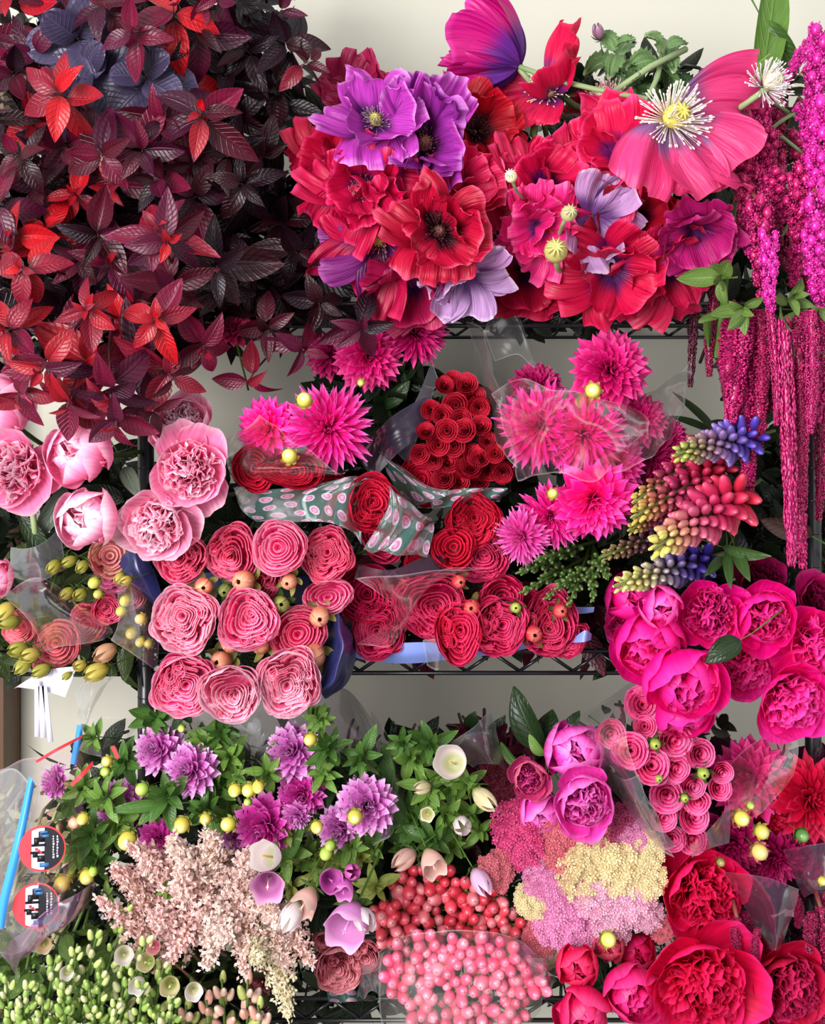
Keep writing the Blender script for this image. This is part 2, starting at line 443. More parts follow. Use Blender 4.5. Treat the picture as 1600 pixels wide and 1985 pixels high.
# ------------------------------------------------ small spiral roses
def spray_rose(seed, opened=0.7):
    rr = random.Random(seed); parts = []; mb = MB()
    th = 0.0; k = 0
    while k < 13:
        q = k / 13; rad = 0.07 + 0.62 * q * (0.7 + 0.3 * opened)
        arc = PI * 1.15 if k > 1 else PI * 1.9
        v, f, a = ribbon(rad, -0.2, 0.62 - 0.3 * q * q * opened, th, arc, (0.04, 3, rr.random() * 6), 0.02 + 0.2 * q * opened, seed * 50 + k, nu=11, nv=5, curl=0.06 + 0.14 * q)
        a[:, 2] = rr.random(); mb.add(v, f, a); th += 2.1; k += 1
    parts.append(('heart_petals', mb.mesh('heart_petals', 'petal'), I4, 'heart', 'stuff'))
    me = MB().add(*petal(1.25, 0.66, 92, 6, 0.9, 0.03, 1.4, 0, 'ovate', seed, 9, 8, corner=0.25, reflex=45 * opened, z0=-0.35)).mesh('outer_petal', 'petal')
    off = rr.random() * 360
    for i in range(5): parts.append(('outer_petal', me, RZ(off + i * 72 + rr.uniform(-8, 8)) @ SCL(rr.uniform(0.88, 0.98)), 'petal', None))
    for i in range(4): parts.append(('sepal', SEPAL, RZ(off + 90 * i) @ T(0, 0, -0.4) @ SCL(0.9), 'sepal', None))
    parts.append(('stem', THIN[seed % 3], T(0, 0, -0.25), 'stem', None))
    return parts

# ------------------------------------------------ dahlias
def dahlia(seed, n=92, style='cactus'):
    rr = random.Random(seed); parts = []
    if style == 'cactus':
        mes = [MB().add(*petal(1.0, 0.1, 90, 64 + 24 * k, 1.4, 0.014, 1, 0, 'strap', seed + k, 5, 8, corner=0.1)).mesh('petal', 'petal') for k in range(2)]
    elif style == 'deco':
        mes = [MB().add(*petal(1.0, 0.19, 90, 70 + 14 * k, 1.1, 0.015, 1, 0, 'strap', seed + k, 5, 8, corner=0.1)).mesh('petal', 'petal') for k in range(2)]
    else:
        mes = [MB().add(*petal(1.0, 0.3, 90, 56 + 14 * k, 1.15, 0.012, 1, 0, 'strap', seed + k, 7, 8, corner=0.16)).mesh('petal', 'petal') for k in range(2)]
    top = 100 if style != 'pompom' else 128
    for i in range(n):
        t = (i + 0.5) / n
        el = top * t ** (0.6 if style != 'pompom' else 0.72) + rr.uniform(-5, 5)          # angle away from the axis
        ln = (0.36 + 0.64 * t ** 0.55) if style != 'pompom' else (0.62 + 0.3 * t ** 0.5)
        ln *= rr.uniform(0.93, 1.06)
        m = RZ(i * 137.508 + rr.uniform(-5, 5)) @ RY(el - 90) @ RX(rr.uniform(-22, 22)) @ SCL(ln, ln * (0.75 + 0.35 * t), ln)
        parts.append(('petal', mes[i % 2], m, 'petal', None))
    c = MB()
    for i in range(26):
        t = i / 26
        c.add(*petal(0.36 + 0.12 * t, 0.07, 30, -40, 1.4, 0, 1, 0, 'strap', i, 3, 5), mat=RZ(i * 137.5) @ RY(50 * math.sqrt(t)), r=rr.random())
    parts.append(('flower_centre', c.mesh('flower_centre', 'petal'), I4, 'heart', 'stuff'))
    c = MB()
    for i in range(6): c.add(*petal(0.35, 0.13, 110, 70, 0.5, 0, 1, 0, 'leaf', i, 4, 5), mat=RZ(60 * i) @ T(0, 0, -0.1))
    parts.append(('bract', c.mesh('bract', 'leaf'), I4, 'sepal', None))
    parts.append(('stem', THIN[seed % 3], I4, 'stem', None))
    return parts

# ------------------------------------------------ buds
def round_bud(seed):
    mb = MB().add(*ball(0.8, 0.8, 0.86, 12, 8, prof=lambda t: math.sin(PI * t) ** 0.85))
    body = mb.mesh('bud', 'bead')
    c = MB()
    for i in range(7): c.add(*petal(1.5, 0.34, 100, 8, 0.7, 0.0, 1, 0, 'leaf', i, 5, 7, z0=-0.86), mat=RZ(360 / 7 * i))
    b = MB()
    for i in range(6): b.add(*petal(0.95, 0.2, 100, 62, 0.4, 0.02, 1, 0, 'leaf', i, 4, 5, z0=-0.95), mat=RZ(60 * i + 20))
    return [('bud_petals', body, I4, 'petal', None), ('bud_scale', c.mesh('bud_scale', 'petal'), I4, 'heart', None),
            ('bract', b.mesh('bract', 'leaf'), I4, 'sepal', None), ('stem', THIN[seed % 3], T(0, 0, -0.8), 'stem', None)]
def rose_bud(seed):
    rr = random.Random(seed)
    mb = MB()
    for i in range(9):
        mb.add(*petal(2.0, 0.62, 76, -66, 1.2, 0.02, 1, 0, 'ovate', i + seed, 7, 9, z0=-0.9), mat=RZ(i * 137.5) @ SCL(0.72 + 0.035 * i), r=rr.random())
    c = MB()
    for i in range(5): c.add(*petal(1.55, 0.26, 95, -4 + rr.uniform(-5, 25), 0.7, 0.02, 1, 0, 'leaf', i, 5, 7, z0=-0.95), mat=RZ(72 * i))
    return [('bud_petals', mb.mesh('bud_petals', 'petal'), I4, 'petal', None), ('bract', c.mesh('bract', 'leaf'), I4, 'sepal', None),
            ('stem', THIN[seed % 3], T(0, 0, -0.8), 'stem', None)]
def long_bud(seed):
    mb = MB()
    for i in range(5): mb.add(*petal(2.3, 0.52, 58, -44, 1.2, 0.02, 1, 0.02, 'leaf', i + seed, 6, 9, z0=-1.0), mat=RZ(72 * i), r=i / 5)
    c = MB()
    for i in range(5): c.add(*petal(1.2, 0.13, 92, 10 + 10 * (i % 2), 0.5, 0, 1, 0, 'leaf', i, 4, 6, z0=-1.05), mat=RZ(72 * i + 30))
    return [('bud_petals', mb.mesh('bud_petals', 'petal'), I4, 'petal', None), ('bract', c.mesh('bract', 'leaf'), I4, 'sepal', None),
            ('stem', THIN[seed % 3], T(0, 0, -0.9), 'stem', None)]
def bellflower(seed, flare=1.0):
    V = []; A = []; nu, nv = 30, 12
    for j in range(nv):
        v = j / (nv - 1)
        for i in range(nu):
            th = 2 * PI * i / nu; lobe = math.cos(5 * th)
            r_ = 0.22 + 0.5 * math.sin(min(1, v * 1.35) * PI / 2) + flare * 0.42 * max(0, v - 0.68) ** 1.3 * 3.2 * (0.85 + 0.25 * lobe)
            z = -0.9 + 1.5 * v + 0.16 * lobe * v ** 5 - 0.25 * flare * max(0, v - 0.75)
            V.append((r_ * math.cos(th), r_ * math.sin(th), z)); A.append((0, v, 0.5))
    f = [(j * nu + i, j * nu + (i + 1) % nu, (j + 1) * nu + (i + 1) % nu, (j + 1) * nu + i) for j in range(nv - 1) for i in range(nu)]
    f.append(tuple(range(nu))[::-1])
    bell = MB().add(np.array(V), f, np.array(A)).mesh('bell', 'petal')
    st = MB().add(*tube([(0, 0, -0.8), (0, 0, 0.2), (0, 0, 0.45)], [0.07, 0.05, 0.06], 6))
    for i in range(3): st.add(*tube([(0, 0, 0.4), (0.09 * math.cos(2.1 * i), 0.09 * math.sin(2.1 * i), 0.55)], [0.035, 0.02], 4))
    c = MB()
    for i in range(5): c.add(*petal(0.95, 0.2, 110, 40 + 20 * (i % 2), 0.5, 0.02, 1, 0, 'leaf', i, 4, 6, z0=-0.92), mat=RZ(72 * i + 30))
    return [('bell', bell, I4, 'petal', None), ('stigma', st.mesh('stigma', 'bead'), I4, 'heart', None), ('bract', c.mesh('bract', 'leaf'), I4, 'sepal', None),
            ('stem', THIN[seed % 3], T(0, 0, -0.85), 'stem', None)]

# ------------------------------------------------ poppies
POPPY = []
for k in range(8):
    POPPY.append(MB().add(*petal(1.0, 0.76 + 0.08 * (k % 3), 0, (0, -30, 24, -48, 14, 38, -16, 50)[k], 0.4 + 0.2 * (k % 4), 0.06 + 0.025 * (k % 3), 2.6 + 0.9 * (k % 3), 0.05, 'fan', 300 + k, 44, 24, corner=0.2, wob=0.05, reflex=(20, -45, 50, -20, 70, -30, 35, 0)[k], warp=(0.1, -.16, .14, .2, -.1, .18, -.2, .12)[k], crinkle=0.022)).mesh('petal', 'poppy'))
def stamens(seed, n=110, ln=0.3):
    rr = random.Random(seed); mb = MB()
    for i in range(n):
        phi = i * 137.5; el = rr.uniform(18, 88); l = ln * rr.uniform(0.75, 1.1)
        m = RZ(phi) @ RY(el)
        mb.add(*tube([(0.03, 0, 0.03), (0.02, 0, l * 0.6), (0, 0, l)], [0.006, 0.006, 0.005], 3, r=rr.random()), mat=m)
        mb.add(*ball(0.013, 0.013, 0.026, 4, 3, r=rr.random()), mat=m @ T(0, 0, l))
    return mb.mesh('stamens', 'stem')
STAM = [stamens(1), stamens(2, 150, 0.42)]
def pod_mesh():
    mb = MB().add(*ball(0.13, 0.13, 0.15, 12, 8))
    for i in range(10): mb.add(*tube([(0, 0, 0.165), (0.05 * math.cos(i * .628), 0.05 * math.sin(i * .628), 0.17), (0.115 * math.cos(i * .628), 0.115 * math.sin(i * .628), 0.14)], [0.014, 0.014, 0.01], 4, r=1))
    return mb.mesh('seed_pod', 'bead')
POD = pod_mesh()
PSTEM = MB().add(*tube([(0, 0, -0.02), (0.03, 0, -0.5), (0.12, 0.05, -1.1), (0.3, 0.1, -1.8)], 0.035, 7)).mesh('stem', 'stem')
# ------------------------------------------------ leaves and branches
LEAF = [MB().add(*petal(1.0, 0.22 + 0.03 * k, 8 + 4 * k, (50, 24, 70, -22)[k], 0.0, 0.012, 1.2, 0, 'leaf', 40 + k, 9, 11)) for k in range(4)]
for k, lb in enumerate(LEAF):      # fold each leaf along its midrib
    v = lb.v[0]; uv = lb.a[0]
    v[:, 0] += -np.abs(v[:, 1]) * (0.55, 0.4, 0.3, 0.6)[k]
    for e in (1,): v[:, 1] *= 0.95
LEAF = [lb.mesh('leaf', 'leaf') for lb in LEAF]
RLEAF = MB().add(*petal(1.0, 0.42, 5, 40, 0.3, 0.03, 1.5, 0, 'round', 77, 11, 11)).mesh('leaf', 'leaf')
BLEAF = [MB().add(*petal(1.0, 0.27, 0, b, 0.9, 0.02, 1.2, 0, 'leaf', 90 + b, 9, 12)).mesh('leaf', 'leaf') for b in (35, -30, 70)]
# a frilled, toothed leaf
def frilly(seed):
    v, f, a = petal(1.0, 0.4, 0, 70, 0.9, 0.07, 4, 0.03, 'leaf', seed, 25, 17)
    edge = np.abs(a[:, 0]) ** 6
    v = v + (np.sin(a[:, 1] * 44)[:, None] * edge[:, None] * np.array([0.05, 0.06 , 0.03]) * np.sign(a[:, :1]))
    return MB().add(v, f, a).mesh('leaf', 'leaf')
FRILL = [frilly(5), frilly(6)]
BSTEM = MB().add(*tube([(0, 0, 0.0), (0.02, 0.03, -0.6), (0.1, 0.0, -1.3), (0.12, -0.1, -2.4)], [0.012, 0.022, 0.03, 0.04], 5)).mesh('stem', 'stem')

RED = [(C('#b80e1c'), C('#820a16'), C('#c02430')), (C('#9c0e20'), C('#6c0a18'), C('#b0203c')), (C('#7c1028'), C('#560a1a'), C('#98203c')), (C('#9c1424'), C('#66101e'), C('#7c2c4c'))]
PLUM = [(C('#54102e'), C('#3c081e'), C('#682448')), (C('#4a0a1e'), C('#340614'), C('#5c122a')), (C('#6a1030'), C('#4c081e'), C('#842046')), (C('#3c0a24'), C('#260414'), C('#501638'))]
DARK = [(C('#1e0714'), C('#14040c'), C('#2c0c1e')), (C('#2a0610'), C('#1c040a'), C('#38081a'))]
SMOKE = [(C('#3d3350'), C('#2c2238'), C('#54496c')), (C('#4b4260'), C('#2f2740'), C('#5d5478'))]
def branch(label, px, py, Y, dx, dz, spin, r, pal, n=8, core=0, name='foliage_branch', cat='foliage', group='plum and red foliage branches', leaves=None, stemcol=None, seed=None, spread=(38, 100)):
    rr = random.Random(seed if seed is not None else int(px * 7 + py * 13))
    m = Matrix.Translation(P(px, py, Y)) @ face_dir(dx, dz, spin) @ SCL(S(r, Y))
    t = root(name, label, cat, m, group)
    for i in range(n):
        q = i / max(1, n - 1)
        el = spread[0] + (spread[1] - spread[0]) * q + rr.uniform(-12, 12)
        sz = (0.62 + 0.42 * q) * rr.uniform(0.85, 1.12)
        if i < core: sz *= 0.55; el *= 0.6
        mm = T(0, 0, -0.42 * q) @ RZ(i * 137.5 + rr.uniform(-18, 18)) @ RY(el) @ T(0, 0, 0.04) @ RZ(rr.uniform(-25, 25)) @ SCL(sz)
        pl = RED if i < core else pal
        obj('leaf', rr.choice(leaves or LEAF), t, mm, rr.choice(pl))
    obj('stem', BSTEM, t, I4, stemcol or (C('#4a141c'), C('#3a1018'), C('#4a141c')))
    return t
def leaf_sprig(label, px, py, Y, dx, dz, r, n, cols, seed, leaves=None, name='green_sprig', cat='foliage', group=None, spread=(20, 80)):
    return branch(label, px, py, Y, dx, dz, 0, r, [cols], n, 0, name, cat, group, leaves or BLEAF, GREEN, seed, spread)
def single_leaf(label, A, B, w, cols, me=None, roll=0, name='leaf_blade', cat='leaf', group=None):
    """one leaf from base A to tip B"""
    d = (B - A); L_ = d.length
    z = d.normalized(); x = (Vector((0, 1, 0)) - z * z.y).normalized(); y = z.cross(x)      # the blade turns its face to the room
    q = Matrix((x, y, z)).transposed().to_4x4()
    roll = (roll - 50) * 0.6
    t = root(name, label, cat, Matrix.Translation(A) @ q, group)
    me = me or BLEAF[0]
    obj('leaf', me, t, RZ(roll) @ SCL(w * 1.7, w * 1.7, L_) , cols)
    obj('stem', BSTEM, t, SCL(L_ * 0.6), GREEN)
    return t

# joined background leaves, too deep and dark to count
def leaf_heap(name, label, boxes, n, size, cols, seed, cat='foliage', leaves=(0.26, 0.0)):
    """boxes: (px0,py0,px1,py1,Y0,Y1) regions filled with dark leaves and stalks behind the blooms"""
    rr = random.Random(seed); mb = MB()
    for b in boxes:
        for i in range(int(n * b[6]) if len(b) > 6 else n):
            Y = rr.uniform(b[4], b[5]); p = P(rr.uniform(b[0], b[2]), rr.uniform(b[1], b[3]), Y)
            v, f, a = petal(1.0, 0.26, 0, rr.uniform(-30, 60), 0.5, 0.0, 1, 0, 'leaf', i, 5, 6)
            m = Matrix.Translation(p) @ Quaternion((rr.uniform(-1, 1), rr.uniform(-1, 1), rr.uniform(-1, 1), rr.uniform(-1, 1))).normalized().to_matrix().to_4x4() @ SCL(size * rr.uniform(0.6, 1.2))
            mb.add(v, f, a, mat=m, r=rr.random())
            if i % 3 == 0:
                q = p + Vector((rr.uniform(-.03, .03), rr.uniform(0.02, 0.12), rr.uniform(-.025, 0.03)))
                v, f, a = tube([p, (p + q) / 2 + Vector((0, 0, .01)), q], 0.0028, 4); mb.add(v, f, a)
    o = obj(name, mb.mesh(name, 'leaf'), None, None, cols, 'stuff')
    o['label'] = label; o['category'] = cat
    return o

# ------------------------------------------------ beads, tassels, spikes
def octa(s, p, rr, mb, stretch=1.0):
    v = np.array([(1, 0, 0), (-1, 0, 0), (0, 1, 0), (0, -1, 0), (0, 0, stretch), (0, 0, -stretch)]) * s
    a = rr.random() * 3; c_, s_ = math.cos(a), math.sin(a)
    v = v @ np.array([(c_, -s_, 0), (s_, c_, 0), (0, 0, 1)]) + np.array(p)
    f = [(0, 2, 4), (2, 1, 4), (1, 3, 4), (3, 0, 4), (2, 0, 5), (1, 2, 5), (3, 1, 5), (0, 3, 5)]
    mb.add(v, f, np.stack([np.zeros(6), np.full(6, rr.random()), np.full(6, rr.random())], -1))
def tassel(seed, n=1150, rad=0.055, fat=0.35):
    """hangs from the origin down one unit"""
    rr = random.Random(seed); mb = MB()
    bx, by, ph = rr.uniform(-.06, .06), rr.uniform(-.04, .04), rr.random() * 6
    path = lambda t: (bx * math.sin(t * 3 + ph) - bx * math.sin(ph), by * math.sin(t * 2.5), -t)
    mb.add(*tube([path(i / 8) for i in range(9)], [rad * 0.62] * 8 + [rad * 0.25], 6))
    for i in range(n):
        t = rr.random(); x, y, z = path(t); a = rr.random() * 2 * PI
        lump = 1 + fat * mnoise.noise(Vector((math.cos(a) * 1.2, math.sin(a) * 1.2 + seed, t * 14)))
        r_ = rad * lump * (1 - 0.55 * t ** 4) * (0.75 + 0.3 * min(1, t * 6))
        octa(rad * rr.uniform(0.14, 0.25), (x + r_ * math.cos(a), y + r_ * math.sin(a), z), rr, mb)
    return mb.mesh('tassel', 'bead')
TASSEL = [tassel(1), tassel(2), tassel(3, rad=0.075)]
def plume(seed, n=750):
    """knobbly flower plume: upper, fatter tassel of many bobbles, one unit long"""
    rr = random.Random(seed); mb = MB()
    knobs = []
    for i in range(26):
        t = i / 26; a = i * 2.4
        knobs.append((0.13 * math.cos(a) * (1 - 0.5 * t), 0.13 * math.sin(a) * (1 - 0.5 * t), -t + rr.uniform(-.03, .03), rr.uniform(0.07, 0.12) * (1 - 0.35 * t)))
    for (x, y, z, r_) in knobs:
        mb.add(*ball(r_ * 0.8, r_ * 0.8, r_ * 0.9, 6, 4), mat=T(x, y, z))
        for j in range(n // 26):
            d = Vector((rr.gauss(0, 1), rr.gauss(0, 1), rr.gauss(0, 1))).normalized() * r_
            octa(rr.uniform(0.015, 0.027), (x + d.x, y + d.y, z + d.z), rr, mb)
    return mb.mesh('plume', 'bead')
PLUME = [plume(11), plume(12)]
AM = [(C('#b41260'), C('#7e0a3e'), C('#d03480')), (C('#d9209a'), C('#a8106c'), C('#f060c0')), (C('#8f0f44'), C('#5c082c'), C('#b02860')), (C('#4c0a24'), C('#2e0616'), C('#64142f')), (C('#b01858'), C('#7c0c3c'), C('#cc3478'))]
TSTEM = MB().add(*tube([(0, 0, 0.0), (0, 0.1, 0.06), (0.05, 0.45, 0.02), (0.1, 1.0, -0.2)], 0.014, 6)).mesh('stem', 'stem')
def amaranth(label, tassels, leaves=(), group='hanging amaranth stems', name='amaranth'):
    """tassels: (kind, px, py top, py bottom, Y, width px, palette, sway)"""
    k0 = tassels[0]
    A = P(k0[1], k0[2], k0[4])
    t = root(name, label, 'amaranth', Matrix.Translation(A), group)
    for (kind, px, y0, y1, Y, w, pal, sway) in tassels:
        a = P(px, y0, Y); b = P(px + sway, y1, Y); L_ = (a - b).length
        q = (a - b).normalized().to_track_quat('Z', 'Y').to_matrix().to_4x4()
        if kind == 'p': me = PLUME[(int(px) + int(y0)) % 2]; wr = S(w, Y) / 0.42
        else: me = TASSEL[(int(px) + int(y1)) % 3]; wr = S(w, Y) * .84 / (0.13 if me is not TASSEL[2] else 0.17)
        obj('plume' if kind == 'p' else 'tassel', me, t, Matrix.Translation(a - A) @ q @ SCL(wr, wr, L_), AM[pal], 'stuff')
    for (px, py, Y, dx, dz, r, roll) in leaves:
        d = Vector((dx, -0.35, dz)).normalized().to_track_quat('Z', 'Y').to_matrix().to_4x4()
        obj('leaf', BLEAF[int(px) % 3], t, Matrix.Translation(P(px, py, Y) - A) @ d @ RZ(roll) @ SCL(S(r, Y)), (C('#5e7a38'), C('#46602a'), C('#7c9448')))
    obj('stem', TSTEM, t, SCL(0.22), (C('#7a3a30'), C('#6a8a3a'), C('#7a3a30')))
    return t

FLORET = MB().add(*ball(0.5, 0.34, 0.75, 7, 5, prof=lambda t: math.sin(PI * t) ** 0.7 * (1.1 - 0.5 * t))).mesh('floret', 'bead')
LSTEM = MB().add(*tube([(0, 0, -0.35), (0.02, 0, -0.1), (0, 0, 0.5), (0, 0, 0.97)], [0.014, 0.016, 0.012, 0.008], 6)).mesh('stem', 'stem')
def lupin(label, A, B, w0, cols, seed, n=130):
    d = B - A; L_ = d.length
    rr = random.Random(seed)
    t_ = root('lupin_spike', label, 'lupin', Matrix.Translation(A) @ d.normalized().to_track_quat('Z', 'Y').to_matrix().to_4x4() @ SCL(L_), 'lupin spikes')
    w = w0 / L_
    for i in range(n):
        q = (i + 0.5) / n; q = q ** 0.85
        rad = w * (1.05 - 0.66 * q ** 1.2) * (0.95 + 0.25 * (i % 2)); a = i * 2.39996
        sz = w * (0.72 - 0.46 * q) * rr.uniform(0.9, 1.1)
        el = 62 - 48 * q + rr.uniform(-6, 6)
        m = T(0, 0, q * 0.94) @ RZ(math.degrees(a)) @ T(rad * 0.62, 0, 0) @ RY(el) @ SCL(sz, sz * 1.05, sz * 1.15)
        x = q * (len(cols) - 1); k = min(int(x), len(cols) - 2); f = x - k
        c = tuple(cols[k][j] * (1 - f) + cols[k + 1][j] * f for j in range(3)) + (1,)
        b = tuple(v * 0.55 for v in c[:3]) + (1,); e = tuple(min(1, v * 1.35 + 0.06) for v in c[:3]) + (1,)
        obj('floret', FLORET, t_, m, (c, b, e))
    cap = cols[-1]
    obj('stem', LSTEM, t_, SCL(1), (C('#5a6a38'), C('#4a5a30'), C('#5a6a38')))
    return t_

# hypericum
BERRY = MB().add(*ball(0.5, 0.5, 0.64, 9, 7, prof=lambda t: math.sin(PI * t) ** 0.8 * (1.08 - 0.25 * t))).add(*tube([(0, 0, 0.6), (0, 0, 0.78)], [0.07, 0.02], 4)).mesh('berry', 'bead')
cal = MB()
for i in range(5): cal.add(*petal(0.62, 0.2, 100, 40, 0.8, 0, 1, 0, 'leaf', i, 4, 5, z0=-0.62), mat=RZ(72 * i))
cal.add(*tube([(0, 0, -0.6), (0, 0, -1.5)], 0.07, 4))
CALYX = cal.mesh('calyx', 'leaf')
def hypericum(label, px, py, Y, r, n, pal, seed, group):
    rr = random.Random(seed)
    t = root('berry_spray', label, 'berries', Matrix.Translation(P(px, py, Y)) @ face_dir(rr.uniform(-.2, .2), 0.35, 0), group)
    k = S(12.5, Y)
    sm = MB()
    for i in range(n):
        a = i * 2.4 + seed; d = S(r, Y) * math.sqrt((i + 0.4) / n)
        p = Vector((d * math.cos(a), d * math.sin(a), rr.uniform(-.008, .01) - d * 0.4))
        c = rr.choice(pal)
        sz = 2.1 * k * rr.uniform(0.85, 1.1)
        m = Matrix.Translation(p) @ RZ(math.degrees(a)) @ RY(35 * (d / S(r, Y))) @ SCL(sz)
        obj('berry', BERRY, t, m, c)
        obj('calyx', CALYX, t, m, (C('#8aa04a'), C('#6d8a38'), C('#a8b05c')))
        sm.add(*tube([m @ Vector((0, 0, -1.4)), Vector((0, 0, -0.1))], 0.0013, 4))
    sm.add(*tube([(0, 0, -0.09), (0, 0, -0.24)], 0.003, 5))
    obj('stem', sm.mesh('stem', 'stem'), t, I4, GREEN)
    return t

# yarrow
def yarrow_mesh(seed, n=150):
    rr = random.Random(seed); mb = MB()
    for i in range(n):
        t = (i + 0.5) / n; a = i * 2.39996; d = math.sqrt(t) * (0.92 + 0.12 * mnoise.noise(Vector((math.cos(a) * 1.5, math.sin(a) * 1.5, seed))))
        x, y = d * math.cos(a), d * math.sin(a)
        z = 0.33 * (1 - d * d) + 0.3 * mnoise.noise(Vector((x * 3.2, y * 3.2, seed * 3)))
        s = rr.uniform(0.085, 0.12)
        m = T(x, y, z) @ RZ(rr.random() * 360) @ RX(rr.uniform(-30, 30)) @ SCL(s)
        for k in range(5):
            mb.add(np.array([(0, 0, 0), (0.9, -0.45, 0.35), (1.15, 0, 0.3), (0.9, 0.45, 0.35)]), [(0, 1, 2, 3)], np.array([(0, .1, 0), (-1, .8, 0), (0, 1, 0), (1, .8, 0)]), mat=m @ RZ(72 * k), r=rr.random())
        mb.add(*ball(0.3, 0.3, 0.3, 4, 2), mat=m @ T(0, 0, 0.2), r=0.2)
    return mb.mesh('florets', 'petal')
YARROW = [yarrow_mesh(3), yarrow_mesh(4)]
def yst():
    mb = MB()
    for i in range(14):
        a = i * 2.4; d = 0.85 * math.sqrt((i + .5) / 14)
        mb.add(*tube([(d * math.cos(a), d * math.sin(a), 0.05), (d * .4 * math.cos(a), d * .4 * math.sin(a), -0.5), (0, 0, -1.0)], 0.025, 4))
    mb.add(*tube([(0, 0, -0.95), (0.1, 0, -3.0)], 0.06, 5))
    return mb.mesh('stem', 'stem')
YST = yst()
def yarrow(label, px, py, Y, r, dx, dz, cols, group='yarrow heads'):
    t = root('yarrow_head', label, 'yarrow', Matrix.Translation(P(px, py, Y)) @ face_dir(dx, dz, px * 3 % 360) @ SCL(S(r, Y)), group)
    obj('florets', YARROW[int(px) % 2], t, I4, cols, 'stuff')
    obj('stem', YST, t, I4, GREEN)
    return t

# astilbe
def astilbe_mesh(seed, n=46):
    rr = random.Random(seed); mb = MB()
    for i in range(n):
        t = i / n; a = i * 2.39996; ln = 0.30 * (1 - t) ** 0.8 + 0.05
        el = math.radians(58 - 25 * t)
        d = Vector((math.cos(a) * math.sin(el), math.sin(a) * math.sin(el), math.cos(el)))
        base = Vector((0, 0, t))
        for j in range(int(8 + 34 * (1 - t))):
            q = rr.random(); p = base + d * ln * q + Vector((0, 0, -0.05 * q * q))
            w = 0.035 * (1 - 0.5 * q); p += Vector((rr.gauss(0, w * .6), rr.gauss(0, w * .6), rr.gauss(0, w * .6)))
            dd = Vector((rr.gauss(0, 1), rr.gauss(0, 1), rr.gauss(0, 1) + .4)).normalized(); ll = rr.uniform(0.035, 0.06)
            sd = dd.orthogonal().normalized() * ll * 0.3; s2 = dd.cross(sd)
            mb.add(np.array([p, p + dd * ll * .55 + sd, p + dd * ll, p + dd * ll * .55 - sd, p + dd * ll * .5 + s2]), [(0, 1, 2, 3), (0, 4, 2)],
                   np.array([(0, .2, 0), (-1, .6, 0), (0, 1, 0), (1, .6, 0), (0, .7, 0)]), r=rr.random())
    return mb.mesh('florets', 'petal')
ASTILBE = [astilbe_mesh(5), astilbe_mesh(6), astilbe_mesh(8)]
AST = MB().add(*tube([(0, 0, -0.7), (0, 0, 0.5), (0, 0, 1.0)], [0.018, 0.014, 0.004], 5))
for i in range(30):
    a = i * 2.4; t = i / 30
    AST.add(*tube([(0, 0, t), (0.24 * (1 - t) * math.cos(a), 0.24 * (1 - t) * math.sin(a), t + 0.15 * (1 - t))], 0.004, 3))
AST = AST.mesh('stem', 'stem')
def astilbe(label, A, B, w, cols, k):
    d = B - A; L_ = d.length
    t = root('astilbe_plume', label, 'astilbe', Matrix.Translation(A) @ d.normalized().to_track_quat('Z', 'Y').to_matrix().to_4x4() @ RZ(k * 77) @ SCL(w / 0.26, w / 0.26, L_), 'astilbe plumes')
    obj('florets', ASTILBE[k % 3], t, I4, cols, 'stuff')
    obj('stem', AST, t, I4, (C('#b08a6a'), C('#6b7a3c'), C('#b08a6a')))
    return t

# stems with many green bells and buds
GBUD = MB().add(*ball(0.5, 0.5, 0.8, 7, 6, prof=lambda t: math.sin(PI * t) ** 0.75 * (1.1 - 0.55 * t))).mesh('bud', 'bead')
def bud_stem(label, A, B, n, w, pal, seed, bs=8.5, group='green bud stems'):
    rr = random.Random(seed); d = B - A; L_ = d.length
    t = root('bud_spike', label, 'flower stem', Matrix.Translation(A) @ d.normalized().to_track_quat('Z', 'Y').to_matrix().to_4x4(), group)
    mb = MB().add(*tube([(0, 0, -0.08), (0, 0, L_ * 0.5), (0, 0, L_)], [0.003, 0.0026, 0.0015], 5))
    k = bs * 0.0008 * 2
    for i in range(n):
        q = (i + 0.3) / n; a = i * 2.4 + rr.uniform(-.2, .2)
        rr_ = w * (1 - 0.75 * q) * rr.uniform(0.6, 1.05); z = L_ * q
        p = Vector((rr_ * math.cos(a), rr_ * math.sin(a), z + rr_ * 0.8))
        mb.add(*tube([(0, 0, z - 0.003), (p.x * .7, p.y * .7, z + rr_ * 0.25), tuple(p)], 0.0009, 4))
        s = k * (1.1 - 0.45 * q) * rr.uniform(0.85, 1.15)
        obj('bud', GBUD, t, Matrix.Translation(p) @ RZ(math.degrees(a)) @ RY(40 - 25 * q) @ SCL(s), rr.choice(pal))
    obj('stem', mb.mesh('stem', 'stem'), t, I4, GREEN)
    return t

